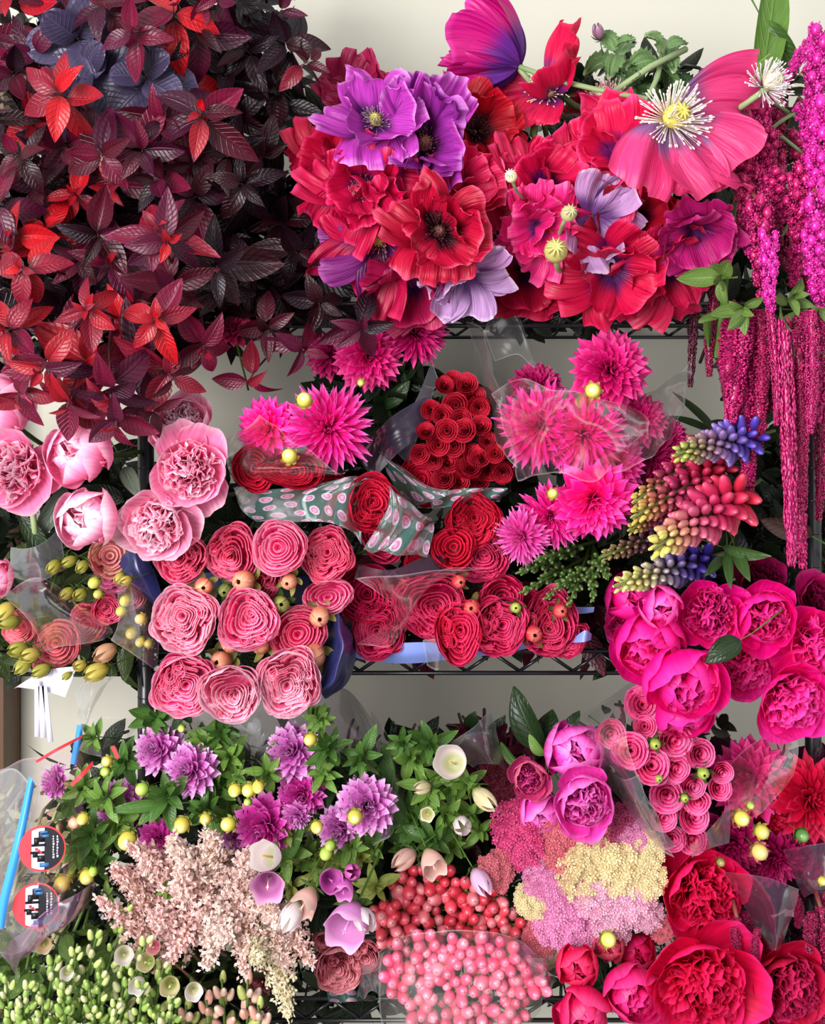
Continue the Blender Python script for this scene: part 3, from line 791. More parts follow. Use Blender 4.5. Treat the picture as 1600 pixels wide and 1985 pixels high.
# ------------------------------------------------ films and wraps
def patch(rows, nu=34, nv=26, crumple=0.004, freq=18, seed=0, dots=1.0, fold=0.0):
    """smooth sheet through a grid of points given in the room"""
    rows = [[Vector(p) for p in r] for r in rows]
    def cr(ps, t):
        n = len(ps) - 1; x = t * n; i = min(int(x), n - 1); f = x - i
        p0, p1, p2, p3 = ps[max(i - 1, 0)], ps[i], ps[i + 1], ps[min(i + 2, n)]
        return 0.5 * ((2 * p1) + (p2 - p0) * f + (2 * p0 - 5 * p1 + 4 * p2 - p3) * f * f + (3 * p1 - p0 - 3 * p2 + p3) * f ** 3)
    V = []; A = []
    for j in range(nv):
        v = j / (nv - 1)
        line = [cr([r[k] for r in rows], v) for k in range(len(rows[0]))]
        for i in range(nu):
            u = i / (nu - 1); p = cr(line, u)
            q = p * freq + Vector((seed * 3.1, 0, 0))
            p = p + Vector((mnoise.noise(q), mnoise.noise(q + Vector((9, 2, 4))) * 1.6, mnoise.noise(q + Vector((3, 8, 1))))) * crumple
            if fold: p.y += fold * math.sin(u * 17 + v * 5 + seed)
            e = min(u, 1 - u, v, 1 - v)
            V.append(tuple(p)); A.append((u * dots * 8, v * dots * 5, 1.0 if e < 0.001 else 0.0))
    return np.array(V), grid_faces(nu, nv), np.array(A)
def film(name, label, cat, mat, rows, group=None, **kw):
    mb = MB().add(*patch(rows, **kw))
    o = obj(name, mb.mesh(name, mat))
    return tag(o, label, cat, group)
def film2(name, label, cat, sheets, group=None):
    """a sleeve of several sheets: (part name, material, rows, kwargs)"""
    t = root(name, label, cat, I4, group)
    for (pn, mat, rows, kw) in sheets:
        obj(pn, MB().add(*patch(rows, **kw)).mesh(pn, mat), t)
    return t
def PR(*pts): return [P(*p) for p in pts]
# ================================================================ the room
def struct(name, mb, mat):
    o = obj(name, mb.mesh(name, mat)); o['kind'] = 'structure'; o.data.shade_flat(); return o
WALL_Y = 0.52
struct('wall_back', MB().add(*box(-2.6, 2.6, WALL_Y, WALL_Y + 0.1, 0, 2.7)), 'wall')
struct('floor', MB().add(*box(-2.6, 2.6, -3.4, WALL_Y, -0.1, 0)), 'floor')
fx = P(24, 1400, 0.47).x
for z0, z1, nm in ((0, 2.1, 'trim_1'),):
    struct(nm, MB().add(*box(fx - 0.25, fx, 0.42, WALL_Y, z0, z1)), 'wood')

# ---------------------------------------------------------------- the wire rack
Z1, Z2, Z3 = P(0, 589).z, P(0, 1262).z, P(0, 1935).z
WX0, WX1 = P(283, 0).x, P(1577, 0).x
DEPTH = 0.45
def rod(a, b, r=0.0028): return tube([a, b], r, 8)
TRUSS = 0.034
def rack(name, label, x0, x1, shelves, front_posts, seed=0):
    t = root(name, label, 'shelf rack', Matrix.Translation((x0, 0, 0)))
    off = Matrix.Translation((-x0, 0, 0))
    for x in front_posts:
        mb = MB().add(*tube([(x, 0.0, 0.02), (x, 0.0, Z1 + 0.03)], 0.0125, 14))
        for k in range(29): mb.add(*tube([(x, 0, 0.1 + 0.0508 * k), (x, 0, 0.102 + 0.0508 * k)], 0.0129, 14))
        mb.add(*tube([(x, 0, 0), (x, 0, 0.03)], 0.02, 12))
        obj('post', mb.mesh('post', 'wire'), t, off)
    cw = MB().add(*tube([(0, -0.004, 0), (0, DEPTH, 0)], 0.0016, 6)).mesh('cross_wire', 'wire')
    for z in shelves:
        sh = bpy.data.objects.new('shelf', None); COL.objects.link(sh); sh.parent = t; sh.matrix_local = off @ T(0, 0, z)
        for yy in (0.0, DEPTH):
            for dz in (0, -TRUSS):
                obj('rail', MB().add(*rod((x0, yy, dz), (x1, yy, dz), 0.0034)).mesh('rail', 'wire'), sh, I4)
            n = max(2, int((x1 - x0) / 0.0413)); mb = MB(); st = (x1 - x0) / n
            pts = [(x0 + st * i, yy, -0.003 if i % 2 else -TRUSS + 0.003) for i in range(n + 1)]
            for a, b in zip(pts, pts[1:]): mb.add(*rod(a, b, 0.0028))
            obj('truss', mb.mesh('truss', 'wire'), sh, I4)
        for xx in (x0, x1):
            for dz in (0, -TRUSS): obj('side_rail', MB().add(*rod((xx, 0, dz), (xx, DEPTH, dz), 0.0034)).mesh('side_rail', 'wire'), sh, I4)
            obj('wall_bracket', MB().add(*box(xx - 0.012, xx + 0.012, DEPTH, WALL_Y, -TRUSS - 0.01, 0.01)).mesh('wall_bracket', 'wire'), sh, I4)
        for yy in (0.15, 0.3): obj('support_wire', MB().add(*rod((x0, yy, -0.004), (x1, yy, -0.004), 0.0026)).mesh('support_wire', 'wire'), sh, I4)
        n = int((x1 - x0) / 0.0222)
        for i in range(1, n): obj('cross_wire', cw, sh, T(x0 + (x1 - x0) * i / n, 0, 0.003))
    return t
rack('wire_rack', 'black wire shelving rack that carries the three tiers of flowers', WX0, WX1, (Z1, Z2, Z3), (WX0, WX1))
rack('wire_rack', 'black wire rack that butts against the brown wood at the edge of the flower rack', WX0 - 0.62, WX0 - 0.03, (Z2 - 0.002, Z3), (WX0 - 0.62,))

# ================================================================ colours
def K(mid, base=None, tip=None, heart=None, hb=None, ht=None, sep=GREEN, stem=GREEN):
    m = C(mid); b = C(base or mid); t = C(tip or mid)
    h = C(heart or mid)
    return {'petal': (m, b, t), 'heart': (h, C(hb or base or mid), C(ht or tip or mid)), 'sepal': sep, 'stem': stem}
PALEPINK = K('#fb8cbc', '#f05c98', '#fdc4dc', '#fa82b4', '#f2488a', '#fddcea')
BLUSH = K('#fba0c6', '#f46ea4', '#fee0ec', '#fa94be', '#f25890', '#feeaf2')
CABB = K('#fa70a8', '#ee307a', '#fec8e0', '#f04488', '#dc165a', '#fdb8d4')
CABB2 = K('#fca0c4', '#f04c84', '#fee2ee', '#f66c9c', '#e43068', '#fed4e4')
CORAL = K('#f24888', '#dc2058', '#fca0c0', '#ec3070', '#d01046', '#fb94b4')
HOT = K('#fa1a9c', '#d00c6c', '#ff54be', '#ea148a', '#c00a60', '#fc58b8')
HOTD = K('#f4229e', '#b80c60', '#ff70cc', '#c01468', '#9c0c52', '#e83890')
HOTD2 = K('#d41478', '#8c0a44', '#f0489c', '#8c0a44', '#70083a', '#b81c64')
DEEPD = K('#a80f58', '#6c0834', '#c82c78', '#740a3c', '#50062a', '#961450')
MAGP = K('#f80c90', '#c80860', '#fc34ac', '#f00e88', '#c80860', '#fc50b8')
CRIMP = K('#e60c4c', '#b40430', '#f62a80', '#de0a3c', '#a00426', '#f42c70')
CRIMD = K('#cc0c3c', '#8c0624', '#e2285c', '#b40a3c', '#780420', '#dc3070')
REDR = K('#cc0a38', '#94061e', '#e42c58', '#c4082e', '#8a0416', '#e23458')
REDL = K('#d8145e', '#a80836', '#f0508c', '#ce0e4e', '#96062a', '#f05c92')
REDS = K('#bc0a28', '#7c0414', '#dc2c48', '#ae0820', '#6c030e', '#d83450')
PINKS = K('#f43a94', '#cc145e', '#fa7cbc', '#ee2e86', '#bc0e54', '#fb8cc4')
LAV = K('#e080d0', '#b444a8', '#f8c4f0', '#c850b0', '#a03490', '#e890dc')
LAVD = K('#dc40b0', '#a02480', '#f084d4', '#bc2890', '#8c1c70', '#dc58b8')
YBUD = K('#c8bc50', '#86a040', '#e4dc94', '#d4c860', '#90a848', '#e8e098')
GBUDC = K('#9ab84a', '#5c8030', '#c8d470', '#8aa840', '#547a2c', '#b8c860')

NF = {}
def norm(proto):
    k = id(proto)
    if k not in NF:
        m = 0
        ds = []
        for (pn, me, pm, role, kind) in proto:
            if pn in ('stem', 'bract', 'sepal', 'stigma'): continue
            mm = np.array(pm); v = np.empty(len(me.vertices) * 3); me.vertices.foreach_get('co', v)
            v = v.reshape(-1, 3) @ mm[:3, :3].T + mm[:3, 3]; ds.append(np.hypot(v[:, 0], v[:, 1]))
        NF[k] = (float(np.percentile(np.concatenate(ds), 98)),)
    return NF[k][0]
def fix_norms(): NF[id(LBUD)] = (0.9,)
def bloom(proto, name, label, cat, px, py, r, Y, dx, dz, spin, cols, group=None, squash=1.0, **kw):
    s = S(r, Y) / norm(proto)
    m = Matrix.Translation(P(px, py, Y)) @ face_dir(dx, dz, spin) @ SCL(s, s * squash, s)
    return place(proto, name, label, cat, m, cols, group, **kw)
PEO = [peony(1, 1.0), peony(2, 0.85), peony(3, 1.0, 9), peony(4, 0.25), peony(5, 0.05), peony(6, 0.5)]
ROS = [garden_rose(11), garden_rose(12, 9), garden_rose(13, 8, False), garden_rose(14, 7), garden_rose(15, 6, False, 0.7)]
SPR = [spray_rose(21, 0.9), spray_rose(22, 0.5), spray_rose(23, 0.15)]
DAH = [dahlia(31, 138), dahlia(32, 88, 'deco'), dahlia(33, 76, 'pompom')]
BUD = round_bud(1); RBUD = rose_bud(2); LBUD = long_bud(3); fix_norms(); BEL = [bellflower(1, 1.0), bellflower(2, 0.25)]

# ================================================================ top shelf: dark foliage
EDGE = [(0, 560), (60, 600), (130, 620), (200, 560), (300, 545), (400, 540), (500, 560), (560, 620), (620, 560), (680, 420), (740, 350), (800, 300), (830, 230)]
def edge_x(y):
    for (a, b), (c, d) in zip(EDGE, EDGE[1:]):
        if a <= y <= c: return b + (d - b) * (y - a) / (c - a)
    return 230
feat = [
 ('upright scarlet-tipped branch whose long red leaves spread at the top', 112, 178, -0.26, -.1, .1, 20, 118, RED, 8, 0),
 ('branch with two upright red leaves over drooping dark ones', 390, 218, -0.25, .1, .1, 75, 120, RED + PLUM, 9, 2),
 ('branch with a pair of broad folded red leaves facing up', 300, 440, -0.29, 0, .5, 10, 118, [RED[3], PLUM[2], RED[2]], 7, 2),
 ('branch with pale-veined plum leaf and small red heart leaves', 325, 470, -0.31, .3, -.3, 130, 105, PLUM, 8, 3),
 ('branch whose bright red young leaves form a star above the shaded plum leaves', 300, 620, -0.30, .1, 0, 40, 100, RED + [PLUM[2]], 9, 4),
 ('red star of young leaves at the side of the rack beside scarlet blades', 40, 520, -0.29, -.1, 0, 60, 95, RED, 9, 4),
 ('drooping branch whose long plum leaf reaches down between the pale peonies', 215, 775, -0.29, .2, -.9, 150, 112, PLUM, 8, 2),
 ('red and plum branch hanging over the pale pink peony at the edge', 80, 720, -0.30, -.2, -.6, 95, 105, RED + PLUM, 8, 2),
 ('branch with small pink-flushed leaves just above the fallen plum leaf', 165, 600, -0.31, 0, 0, 15, 85, [RED[3], RED[2], PLUM[2]], 9, 4),
 ('broad dark maroon leaves of a branch against the wall under the shelf', 335, 735, -0.24, .6, -.7, 200, 100, [PLUM[1], RED[2]], 6, 0),
 ('glossy red-flushed branch low at the outer edge of the foliage', 10, 640, -0.28, -.2, -.1, 5, 95, RED + [PLUM[2]], 9, 2),
 ('branch whose plum and red leaves hang lowest over the globe peony', 225, 830, -0.28, .2, -1.1, 20, 100, [PLUM[2], PLUM[0], RED[2]], 8, 2),
 ('red branch touching the tops of the pale peonies', 130, 790, -0.27, 0, -.8, 60, 100, [RED[1], RED[2], PLUM[2]], 8, 2),
 ('plum branch in front of the rack post', 300, 800, -0.22, .4, -.9, 130, 84, PLUM, 7, 0),
 ('crimson-flushed branch hanging under the shelf near the wall gap', 395, 680, -0.24, .3, -.6, 10, 92, [RED[2], PLUM[2], PLUM[1]], 8, 2),
 ('veined plum branch low at the outer edge above the pink peonies', 30, 775, -0.24, -.2, -.8, 10, 90, [RED[2], PLUM[2]], 7, 2),
 ('small dark sprig standing out against the pale wall beside the poppies', 600, 118, -0.12, .9, .25, 30, 72, [DARK[1], PLUM[1], RED[2]], 6, 0),
 ('dark maroon leaf tips at the very top against the pale wall', 545, 20, -0.1, .6, .4, 80, 75, [DARK[0], PLUM[0]], 6, 0),
]
for i, f in enumerate(feat): branch(f[0], *f[1:10], n=f[9] if False else f[9], core=f[10]) if False else branch(f[0], f[1], f[2], f[3], f[4], f[5], f[6], f[7], f[8], f[9], f[10])
placed = [(f[1], f[2]) for f in feat]
rows_ = []
yy = 8
rowi = 0
while yy < 800:
    xs = []
    x = (-20 if rowi % 2 else 20)
    while x < edge_x(yy) + 5:
        xs.append((x + R.uniform(-22, 22), yy + R.uniform(-24, 24))); x += 84
    rows_.append(xs); yy += 72; rowi += 1
ORD = ['first', 'second', 'third', 'fourth', 'fifth', 'sixth', 'seventh', 'eighth', 'ninth', 'tenth', 'eleventh', 'twelfth']
def rowname(y):
    return ('along the top of the frame' if y < 60 else 'just under the topmost leaves' if y < 120 else 'level with the violet poppies' if y < 190 else 'level with the cupped red poppy' if y < 260 else
            'a third of the way down the foliage' if y < 340 else 'halfway down the foliage' if y < 410 else 'level with the ruffled red poppy' if y < 480 else 'level with the lowest poppies' if y < 550 else
            'level with the top shelf wires' if y < 620 else 'just below the top shelf' if y < 690 else 'above the pale peonies' if y < 760 else 'touching the pale peonies')
for ri, xs in enumerate(rows_):
    k = 0
    for (x, y) in xs:
        if min([(x - a) ** 2 + (y - b) ** 2 for a, b in placed]) < 52 ** 2: continue
        redness = max(0, min(1, (y - 250) / 300)) * max(0, 1 - x / 470)
        q = R.random()
        if y < 220 and 120 < x < 330 and q < 0.5: pal, cn, lv, co = SMOKE, 'smoky round-leaved', [RLEAF], 0
        elif x > 400 + R.uniform(-40, 40): pal, cn, lv, co = DARK, 'near-black', LEAF, 0
        elif q < 0.25 + redness * 0.55: pal, cn, lv, co = RED + [PLUM[2]], 'red', LEAF, 3
        elif q < 0.8: pal, cn, lv, co = PLUM, 'plum', LEAF, 1 if redness > .3 else 0
        else: pal, cn, lv, co = PLUM + DARK, 'dusky purple', LEAF, 0
        deep = -0.19 + R.uniform(-0.06, 0.07) + (0.1 if x > 430 else 0)
        branch(f'{cn} foliage branch, {ORD[k]} from the trim {rowname(8 + 72 * ri)}', x, y, deep, R.uniform(-.35, .35), R.uniform(-.5, .4) - max(0, y - 500) / 500, R.random() * 360,
               R.uniform(88, 122), pal, 7 if lv is LEAF else 8, co, leaves=lv)
        k += 1
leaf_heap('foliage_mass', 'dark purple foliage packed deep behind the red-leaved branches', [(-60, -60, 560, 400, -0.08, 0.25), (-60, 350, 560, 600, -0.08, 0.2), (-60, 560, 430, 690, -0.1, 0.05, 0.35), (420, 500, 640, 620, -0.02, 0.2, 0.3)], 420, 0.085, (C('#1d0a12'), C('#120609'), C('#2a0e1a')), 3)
# thin hanging twig in front of the wall under the shelf
branch('leafy twig hanging in front of the pale wall above the pink dahlia', 590, 680, -0.16, .5, -.4, 0, 92, [PLUM[2], PLUM[0]], 6, 0, seed=4, spread=(60, 110))
branch('twig with one red-backed leaf hanging beside the first pink dahlia', 478, 745, -0.15, -.3, -.6, 40, 82, [RED[2], PLUM[2]], 4, 0, seed=8, spread=(70, 110))
branch('slaty plum leaves over the crimson dahlia beneath the shelf', 700, 640, -0.17, .1, -.5, 90, 84, [DARK[0], PLUM[0]], 7, 0, seed=9)
branch('dark leaves tucked under the purple poppy petals', 620, 590, -0.12, .2, -.3, 200, 80, DARK, 7, 0, seed=10)
branch('long plum leaves hanging before the wall beside the yellow-based dahlia', 520, 640, -0.14, .3, -.5, 130, 88, [PLUM[1], DARK[1]], 7, 0, seed=12)
# ================================================================ top shelf: poppies
def poppy(label, px, py, r, Y, dx, dz, spin, cols, petals, st=0, stcol=('#6a3a4a', '#8a6a50', '#e0d0a0'), pod=('#a8a05a', '#7c7a40', '#d8cc80'), name='poppy', stem=True, podscale=1.0, dy=None):
    """petals: (turn about the bloom, how far open, size, which crepe petal[, colours])"""
    m = Matrix.Translation(P(px, py, Y)) @ (face_dir(dx, dz, spin) if dy is None else Vector((dx, dy, dz)).normalized().to_track_quat('Z', 'Y').to_matrix().to_4x4() @ RZ(spin)) @ SCL(S(r, Y))
    t = root(name, label, 'poppy', m, 'poppies')
    for pt in petals:
        c = pt[4] if len(pt) > 4 else cols
        obj('petal', POPPY[pt[3]], t, RZ(pt[0]) @ RY(pt[1]) @ T(0.04, 0, 0) @ SCL(pt[2], pt[2] * (pt[5] if len(pt) > 5 else 1), pt[2]), c)
    if st is not None:
        obj('stamens', STAM[st], t, SCL(1.15), tuple(C(c) for c in stcol), 'stuff')
    if pod: obj('seed_pod', POD, t, T(0, 0, 0.12) @ SCL(podscale), tuple(C(c) for c in pod))
    if stem: obj('stem', PSTEM, t, I4, (C('#7c9060'), C('#6a8048'), C('#7c9060')))
    return t
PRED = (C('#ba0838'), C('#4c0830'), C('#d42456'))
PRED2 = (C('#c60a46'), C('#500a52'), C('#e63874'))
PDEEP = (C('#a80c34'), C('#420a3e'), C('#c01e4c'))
PMAG = (C('#c8127c'), C('#6a2a92'), C('#e03aa0'))
PVIO = (C('#b83aae'), C('#5c1e6e'), C('#d884d4'))
PVIO2 = (C('#a02ea0'), C('#4a1250'), C('#cc74cc'))
PPNK = (C('#e8267e'), C('#8a3c98'), C('#f25a96'))
PLIL = (C('#c494cc'), C('#6c3a80'), C('#e2c4e6'))
PPLUM = (C('#7e2474'), C('#46124c'), C('#9a3a8c'))
OPEN6 = [(10, 72, 1.0, 0), (75, 60, .95, 1), (140, 70, 1.0, 2), (200, 64, .96, 3), (262, 72, 1.0, 4), (322, 60, .94, 6)]
CUP6 = [(0, 38, 1.0, 0), (62, 30, .95, 2), (125, 40, 1.0, 5), (185, 32, .95, 7), (245, 40, 1.0, 0), (305, 30, .95, 6)]
WILD = [(0, 70, 1.05, 1), (50, 45, .9, 4), (105, 80, 1.05, 2), (160, 40, .85, 6), (205, 78, 1.05, 7), (255, 50, .9, 0), (310, 74, 1.05, 4), (20, 24, .72, 3), (150, 28, .78, 5), (275, 18, .7, 7)]
CREAM = ('#cfc6a0', '#efe8d0', '#fbf6e4')
poppy('large magenta poppy seen from behind at the top, violet at its base', 1004, 128, 150, -0.06, -.8, .42, 20, PMAG,
      [(0, 36, 1.0, 1), (60, 40, 1.0, 3), (120, 36, 1.0, 0), (180, 40, 1.0, 1), (240, 38, 1.0, 3), (300, 40, 1.0, 0)], None, pod=None, dy=.28)
poppy('curled rose-red poppy petals bending around a pale seed pod at the top', 1062, 178, 118, -0.05, -.45, .5, 0, (C('#d6184c'), C('#6c1c6c'), C('#e83860')),
      [(-20, 52, 1.15, 3, (C('#d6184c'), C('#6c1c6c'), C('#e83860')), .7), (35, 62, 1.2, 1, (C('#d6184c'), C('#6c1c6c'), C('#e83860')), .6), (205, 80, .95, 0), (250, 70, .7, 4)], 0, CREAM, ('#e8dfb8', '#c8bf90', '#f4eed0'), podscale=1.3)
poppy('dusky rose poppy behind the violet one, beside the dark leaves', 695, 195, 82, 0.03, -.1, .35, 0, (C('#9c1c48'), C('#5c1450'), C('#b03060')), CUP6, 0)
poppy('open violet poppy with a greenish centre', 730, 238, 100, -0.17, -.1, .3, 15, PVIO, OPEN6, 0, ('#8a6a80', '#a890a0', '#d8cca0'))
poppy('tall violet poppy folded upright around brown stamens', 822, 282, 128, -0.13, .05, .1, 0, PVIO2,
      [(90, 66, 1.2, 3, PVIO2, .62), (60, 48, 1.1, 5, PVIO, .5), (122, 50, 1.15, 0, PVIO, .5), (-90, 60, .95, 5, PVIO2, .6), (-40, 50, .85, 6, PVIO, .6), (-140, 50, .85, 1, PVIO, .6), (0, 28, .8, 2), (180, 28, .8, 7)], 0, ('#6a3a50', '#8a5a60', '#b89080'), ('#8a5c48', '#6a4438', '#a87c5c'))
poppy('deep red cupped poppy with a dark brown centre', 922, 255, 92, -0.07, .1, .2, 40, (C('#b40c22'), C('#34081c'), C('#cc1c34')), OPEN6, 0, ('#4a2228', '#6a3c3a', '#a87858'), None)
poppy('big scarlet poppy at the edge beside the dark foliage', 652, 318, 92, -0.10, -.35, .1, 0, PRED, WILD, None, pod=None)
poppy('ruffled red poppy with a violet blotch under the violet blooms', 706, 368, 104, -0.15, -.1, 0, 35, PRED2, WILD, 0, pod=None)
poppy('red poppy showing a greenish pod between purple petals', 738, 462, 112, -0.13, -.15, -.25, 60, (C('#b80c44'), C('#5a1458'), C('#d82c60')),
      [(0, 74, 1.1, 3), (55, 64, 1.0, 4), (120, 78, 1.1, 0, PPLUM), (180, 76, 1.15, 2), (235, 84, 1.15, 7, PPLUM), (300, 72, 1.05, 1)], 0, ('#7a4a5a', '#9a7060', '#cbb488'))
poppy('large ruffled crimson poppy with a dark whiskery centre facing straight out', 852, 450, 102, -0.21, .02, .02, 0, (C('#b40a34'), C('#2c0618'), C('#e0486c')),
      OPEN6 + [(45, 44, .72, 1), (230, 42, .7, 4)], 1, ('#3a1420', '#6a2c38', '#a05850'), ('#5c3430', '#4a2428', '#7c5040'))
poppy('rose pink poppy petals folded above the large crimson poppy', 905, 372, 92, -0.12, .2, .3, 100, (C('#dc1c58'), C('#8c1450'), C('#f04c80')), WILD, None, pod=None)
poppy('drooping wine-dark poppy under the crimson one', 800, 540, 100, -0.10, -.1, -.9, 20, (C('#a00f48'), C('#4a1458'), C('#b62258')), CUP6, None, pod=None)
poppy('lilac poppy with two pale petals hanging over the shelf edge', 900, 530, 84, -0.15, .15, -.9, 90, PLIL, [(0, 62, 1.1, 5), (70, 55, 1.0, 3), (180, 60, 1.1, 0), (300, 66, 1.0, 2), (130, 60, 1.0, 7)], None, pod=None)
poppy('vivid red ruffled poppy beside the cream seed pod', 1050, 360, 98, -0.12, .05, .1, 0, PRED2, WILD, None, pod=None)
poppy('red and pink poppy folded below the cream pod', 1045, 440, 84, -0.14, .1, -.3, 140, PPNK, WILD, None, pod=None)
poppy('pale lilac poppy with two ribbed seed pods beside it', 1148, 420, 92, -0.15, .15, -.15, 10, PLIL, [(-60, 70, 1.05, 4), (0, 74, 1.1, 2), (60, 66, 1.0, 0), (-110, 76, .95, 6)], None, pod=None)
poppy('rose magenta poppy between the stamened bloom and the scarlet ones', 1195, 300, 112, -0.12, -.3, .3, 50, (C('#d8164e'), C('#7a1e70'), C('#ee4884')), WILD, None, pod=None)
poppy('wide pink poppy with a burst of white stamens and yellow-green heart', 1302, 232, 150, -0.20, .25, .15, 0, (C('#e43a7c'), C('#8a5c94'), C('#ee4c84')),
      [(-8, 78, 1.05, 2), (-52, 74, 1.08, 0), (-98, 80, 1.02, 4)], 1, ('#e8dcd0', '#f8f2ec', '#ffffff'), ('#d8cc60', '#b8b44c', '#eee490'), podscale=1.25)
poppy('wine red folded poppy right under the stamened pink one', 1232, 425, 100, -0.11, -.1, -.1, 0, (C('#a80c28'), C('#3c0826'), C('#c41c38')), CUP6, None, pod=None)
poppy('hooded rose-purple poppy hanging before the amaranth', 1345, 440, 96, -0.15, .1, -.8, 0, (C('#b41a6e'), C('#5c1660'), C('#cc3c88')), CUP6, None, pod=None)
poppy('scarlet poppy with a violet blotch low over the shelf wires', 1185, 520, 104, -0.14, -.15, -.45, 30, (C('#c60a40'), C('#480c50'), C('#e62c64')), OPEN6, None, pod=None)
poppy('rose red poppy with a dark slit low beside the green amaranth leaves', 1285, 515, 100, -0.12, .2, -.5, 80, (C('#c81448'), C('#4a1464'), C('#dc3060')), OPEN6, None, pod=None)
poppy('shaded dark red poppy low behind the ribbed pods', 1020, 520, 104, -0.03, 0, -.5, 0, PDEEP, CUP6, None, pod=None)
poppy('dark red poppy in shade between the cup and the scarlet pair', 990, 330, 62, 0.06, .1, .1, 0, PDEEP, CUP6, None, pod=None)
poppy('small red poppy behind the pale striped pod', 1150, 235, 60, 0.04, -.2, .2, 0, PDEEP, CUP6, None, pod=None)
def pod_thing(label, px, py, r, Y, dx, dz, st, stc, pc, sc=1.0):
    t = root('poppy_pod', label, 'seed pod', Matrix.Translation(P(px, py, Y)) @ face_dir(dx, dz) @ SCL(S(r, Y) / 0.16), 'bare poppy pods')
    obj('seed_pod', POD, t, I4, tuple(C(c) for c in pc))
    if st: obj('stamens', STAM[0], t, T(0, 0, -0.12) @ RX(180) @ SCL(st), tuple(C(c) for c in stc), 'stuff') if st < 0 else obj('stamens', STAM[1], t, T(0, 0, -0.16) @ SCL(st), tuple(C(c) for c in stc), 'stuff')
    obj('stem', PSTEM, t, T(0, 0, -0.1), (C('#8a9a68'), C('#7c9058'), C('#8a9a68')))
PODC = ('#b0a878', '#8a6a5c', '#e0d8b0')
pod_thing('cream round pod at the outer side of the vivid red poppy', 991, 342, 15, -0.24, -.2, .3, 0, CREAM, ('#e8dfb4', '#d0c898', '#f4eec8'))
pod_thing('brown-ribbed pod on the lilac poppy petals', 1103, 414, 20, -0.25, .1, .2, 0, CREAM, PODC)
pod_thing('largest ribbed yellow-green pod below the lilac petals', 1078, 487, 29, -0.24, -.1, .2, 0, CREAM, ('#bcb468', '#9a6a70', '#e0d890'))
pod_thing('white-whiskered pod beside the tall green leaf', 1497, 158, 20, -0.2, .6, .3, 1.0, ('#e8dcdc', '#f8f0f0', '#ffffff'), ('#d8d0b0', '#b8b088', '#f0ead0'))
pod_thing('pale pink-striped pod above the rose magenta poppy', 1172, 192, 24, -0.05, -.5, .4, .8, ('#d8a8a8', '#e8c8c0', '#fff0ea'), ('#d8b8a8', '#c89c8c', '#f0dccc'))
def strand(name, label, cat, pts, r, cols, group=None, mat='stem'):
    return tag(obj(name, MB().add(*tube([P(*p) for p in pts], r, 7)).mesh(name, mat), None, None, cols), label, cat, group)
SG = (C('#8ea070'), C('#7a8c58'), C('#a0b080'))
strand('poppy_stalk', 'pale green stem that carries the magenta poppy at the top', 'stem', [(1000, 125, -.06), (1030, 160, -.05), (1050, 220, 0.0), (1075, 330, .1)], .0045, SG)
strand('poppy_stalk', 'green stem sloping under the frilled leaves to the pink-striped pod', 'stem', [(1186, 180, -.06), (1260, 130, -.07), (1330, 95, -.03)], .005, SG)
strand('poppy_stalk', 'green stem behind the white stamens', 'stem', [(1240, 225, -.1), (1275, 150, -.06), (1290, 80, 0)], .0042, SG)
strand('poppy_stalk', 'pale stem of the white-whiskered pod', 'stem', [(1490, 170, -.2), (1440, 205, -.18), (1400, 230, -.1)], .0045, SG)
strand('poppy_stalk', 'looping green stem in the dark gap between red poppies', 'stem', [(1040, 200, -.03), (1035, 260, -.04), (1060, 310, -.03), (1085, 260, -.02), (1110, 300, .05)], .006, (C('#566a38'), C('#46582c'), C('#66783f')))
strand('poppy_stalk', 'green stem from the curled rose-red poppy to the buds', 'stem', [(1080, 180, -.03), (1115, 205, -.02), (1180, 225, .05)], .005, (C('#4a5a34'), C('#3c4a2a'), C('#5a6a3f')))
for i, (px, py, dx, dz, l) in enumerate([(1105, 165, .2, .3, 'dark green drooping poppy bud beside the rose-red petals'), (1110, 235, .3, -.6, 'plum-flushed poppy bud in the gap over the vivid red poppy')]):
    bloom(LBUD, 'poppy_bud', l, 'bud', px, py, 24, -0.04, dx, dz, 0, K('#3c3230', '#3c4428', '#4c3438'), 'poppy buds')
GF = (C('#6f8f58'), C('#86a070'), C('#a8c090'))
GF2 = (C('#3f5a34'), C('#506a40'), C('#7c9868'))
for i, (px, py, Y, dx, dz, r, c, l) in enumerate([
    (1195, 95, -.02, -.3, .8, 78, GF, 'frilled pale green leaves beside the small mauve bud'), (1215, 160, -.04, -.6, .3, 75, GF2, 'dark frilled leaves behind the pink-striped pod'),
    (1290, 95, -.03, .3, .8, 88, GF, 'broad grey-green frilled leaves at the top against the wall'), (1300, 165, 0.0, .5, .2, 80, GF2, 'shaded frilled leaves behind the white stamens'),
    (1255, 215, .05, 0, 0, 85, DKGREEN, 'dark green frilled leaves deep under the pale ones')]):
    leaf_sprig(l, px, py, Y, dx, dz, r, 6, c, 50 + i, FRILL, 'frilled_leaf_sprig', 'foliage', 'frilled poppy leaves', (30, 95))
bloom(LBUD, 'poppy_bud', 'small mauve bud at the top of the frilled leaves', 'bud', 1160, 62, 17, -0.04, -.4, .8, 0, K('#b88ca8', '#9a7090', '#d8b4cc'), 'poppy buds')
single_leaf('tall bright green blade leaf at the top beside the amaranth', P(1470, 190, -.03), P(1530, -130, .02), S(86), (C('#5c8030'), C('#a8c060'), C('#4c7028')), BLEAF[0], 60)
single_leaf('dark green lower blade beside the white-whiskered pod', P(1480, 40, -.0), P(1545, 150, -.03), S(70), (C('#446428'), C('#5c8030'), C('#38561f')), BLEAF[2], 100)
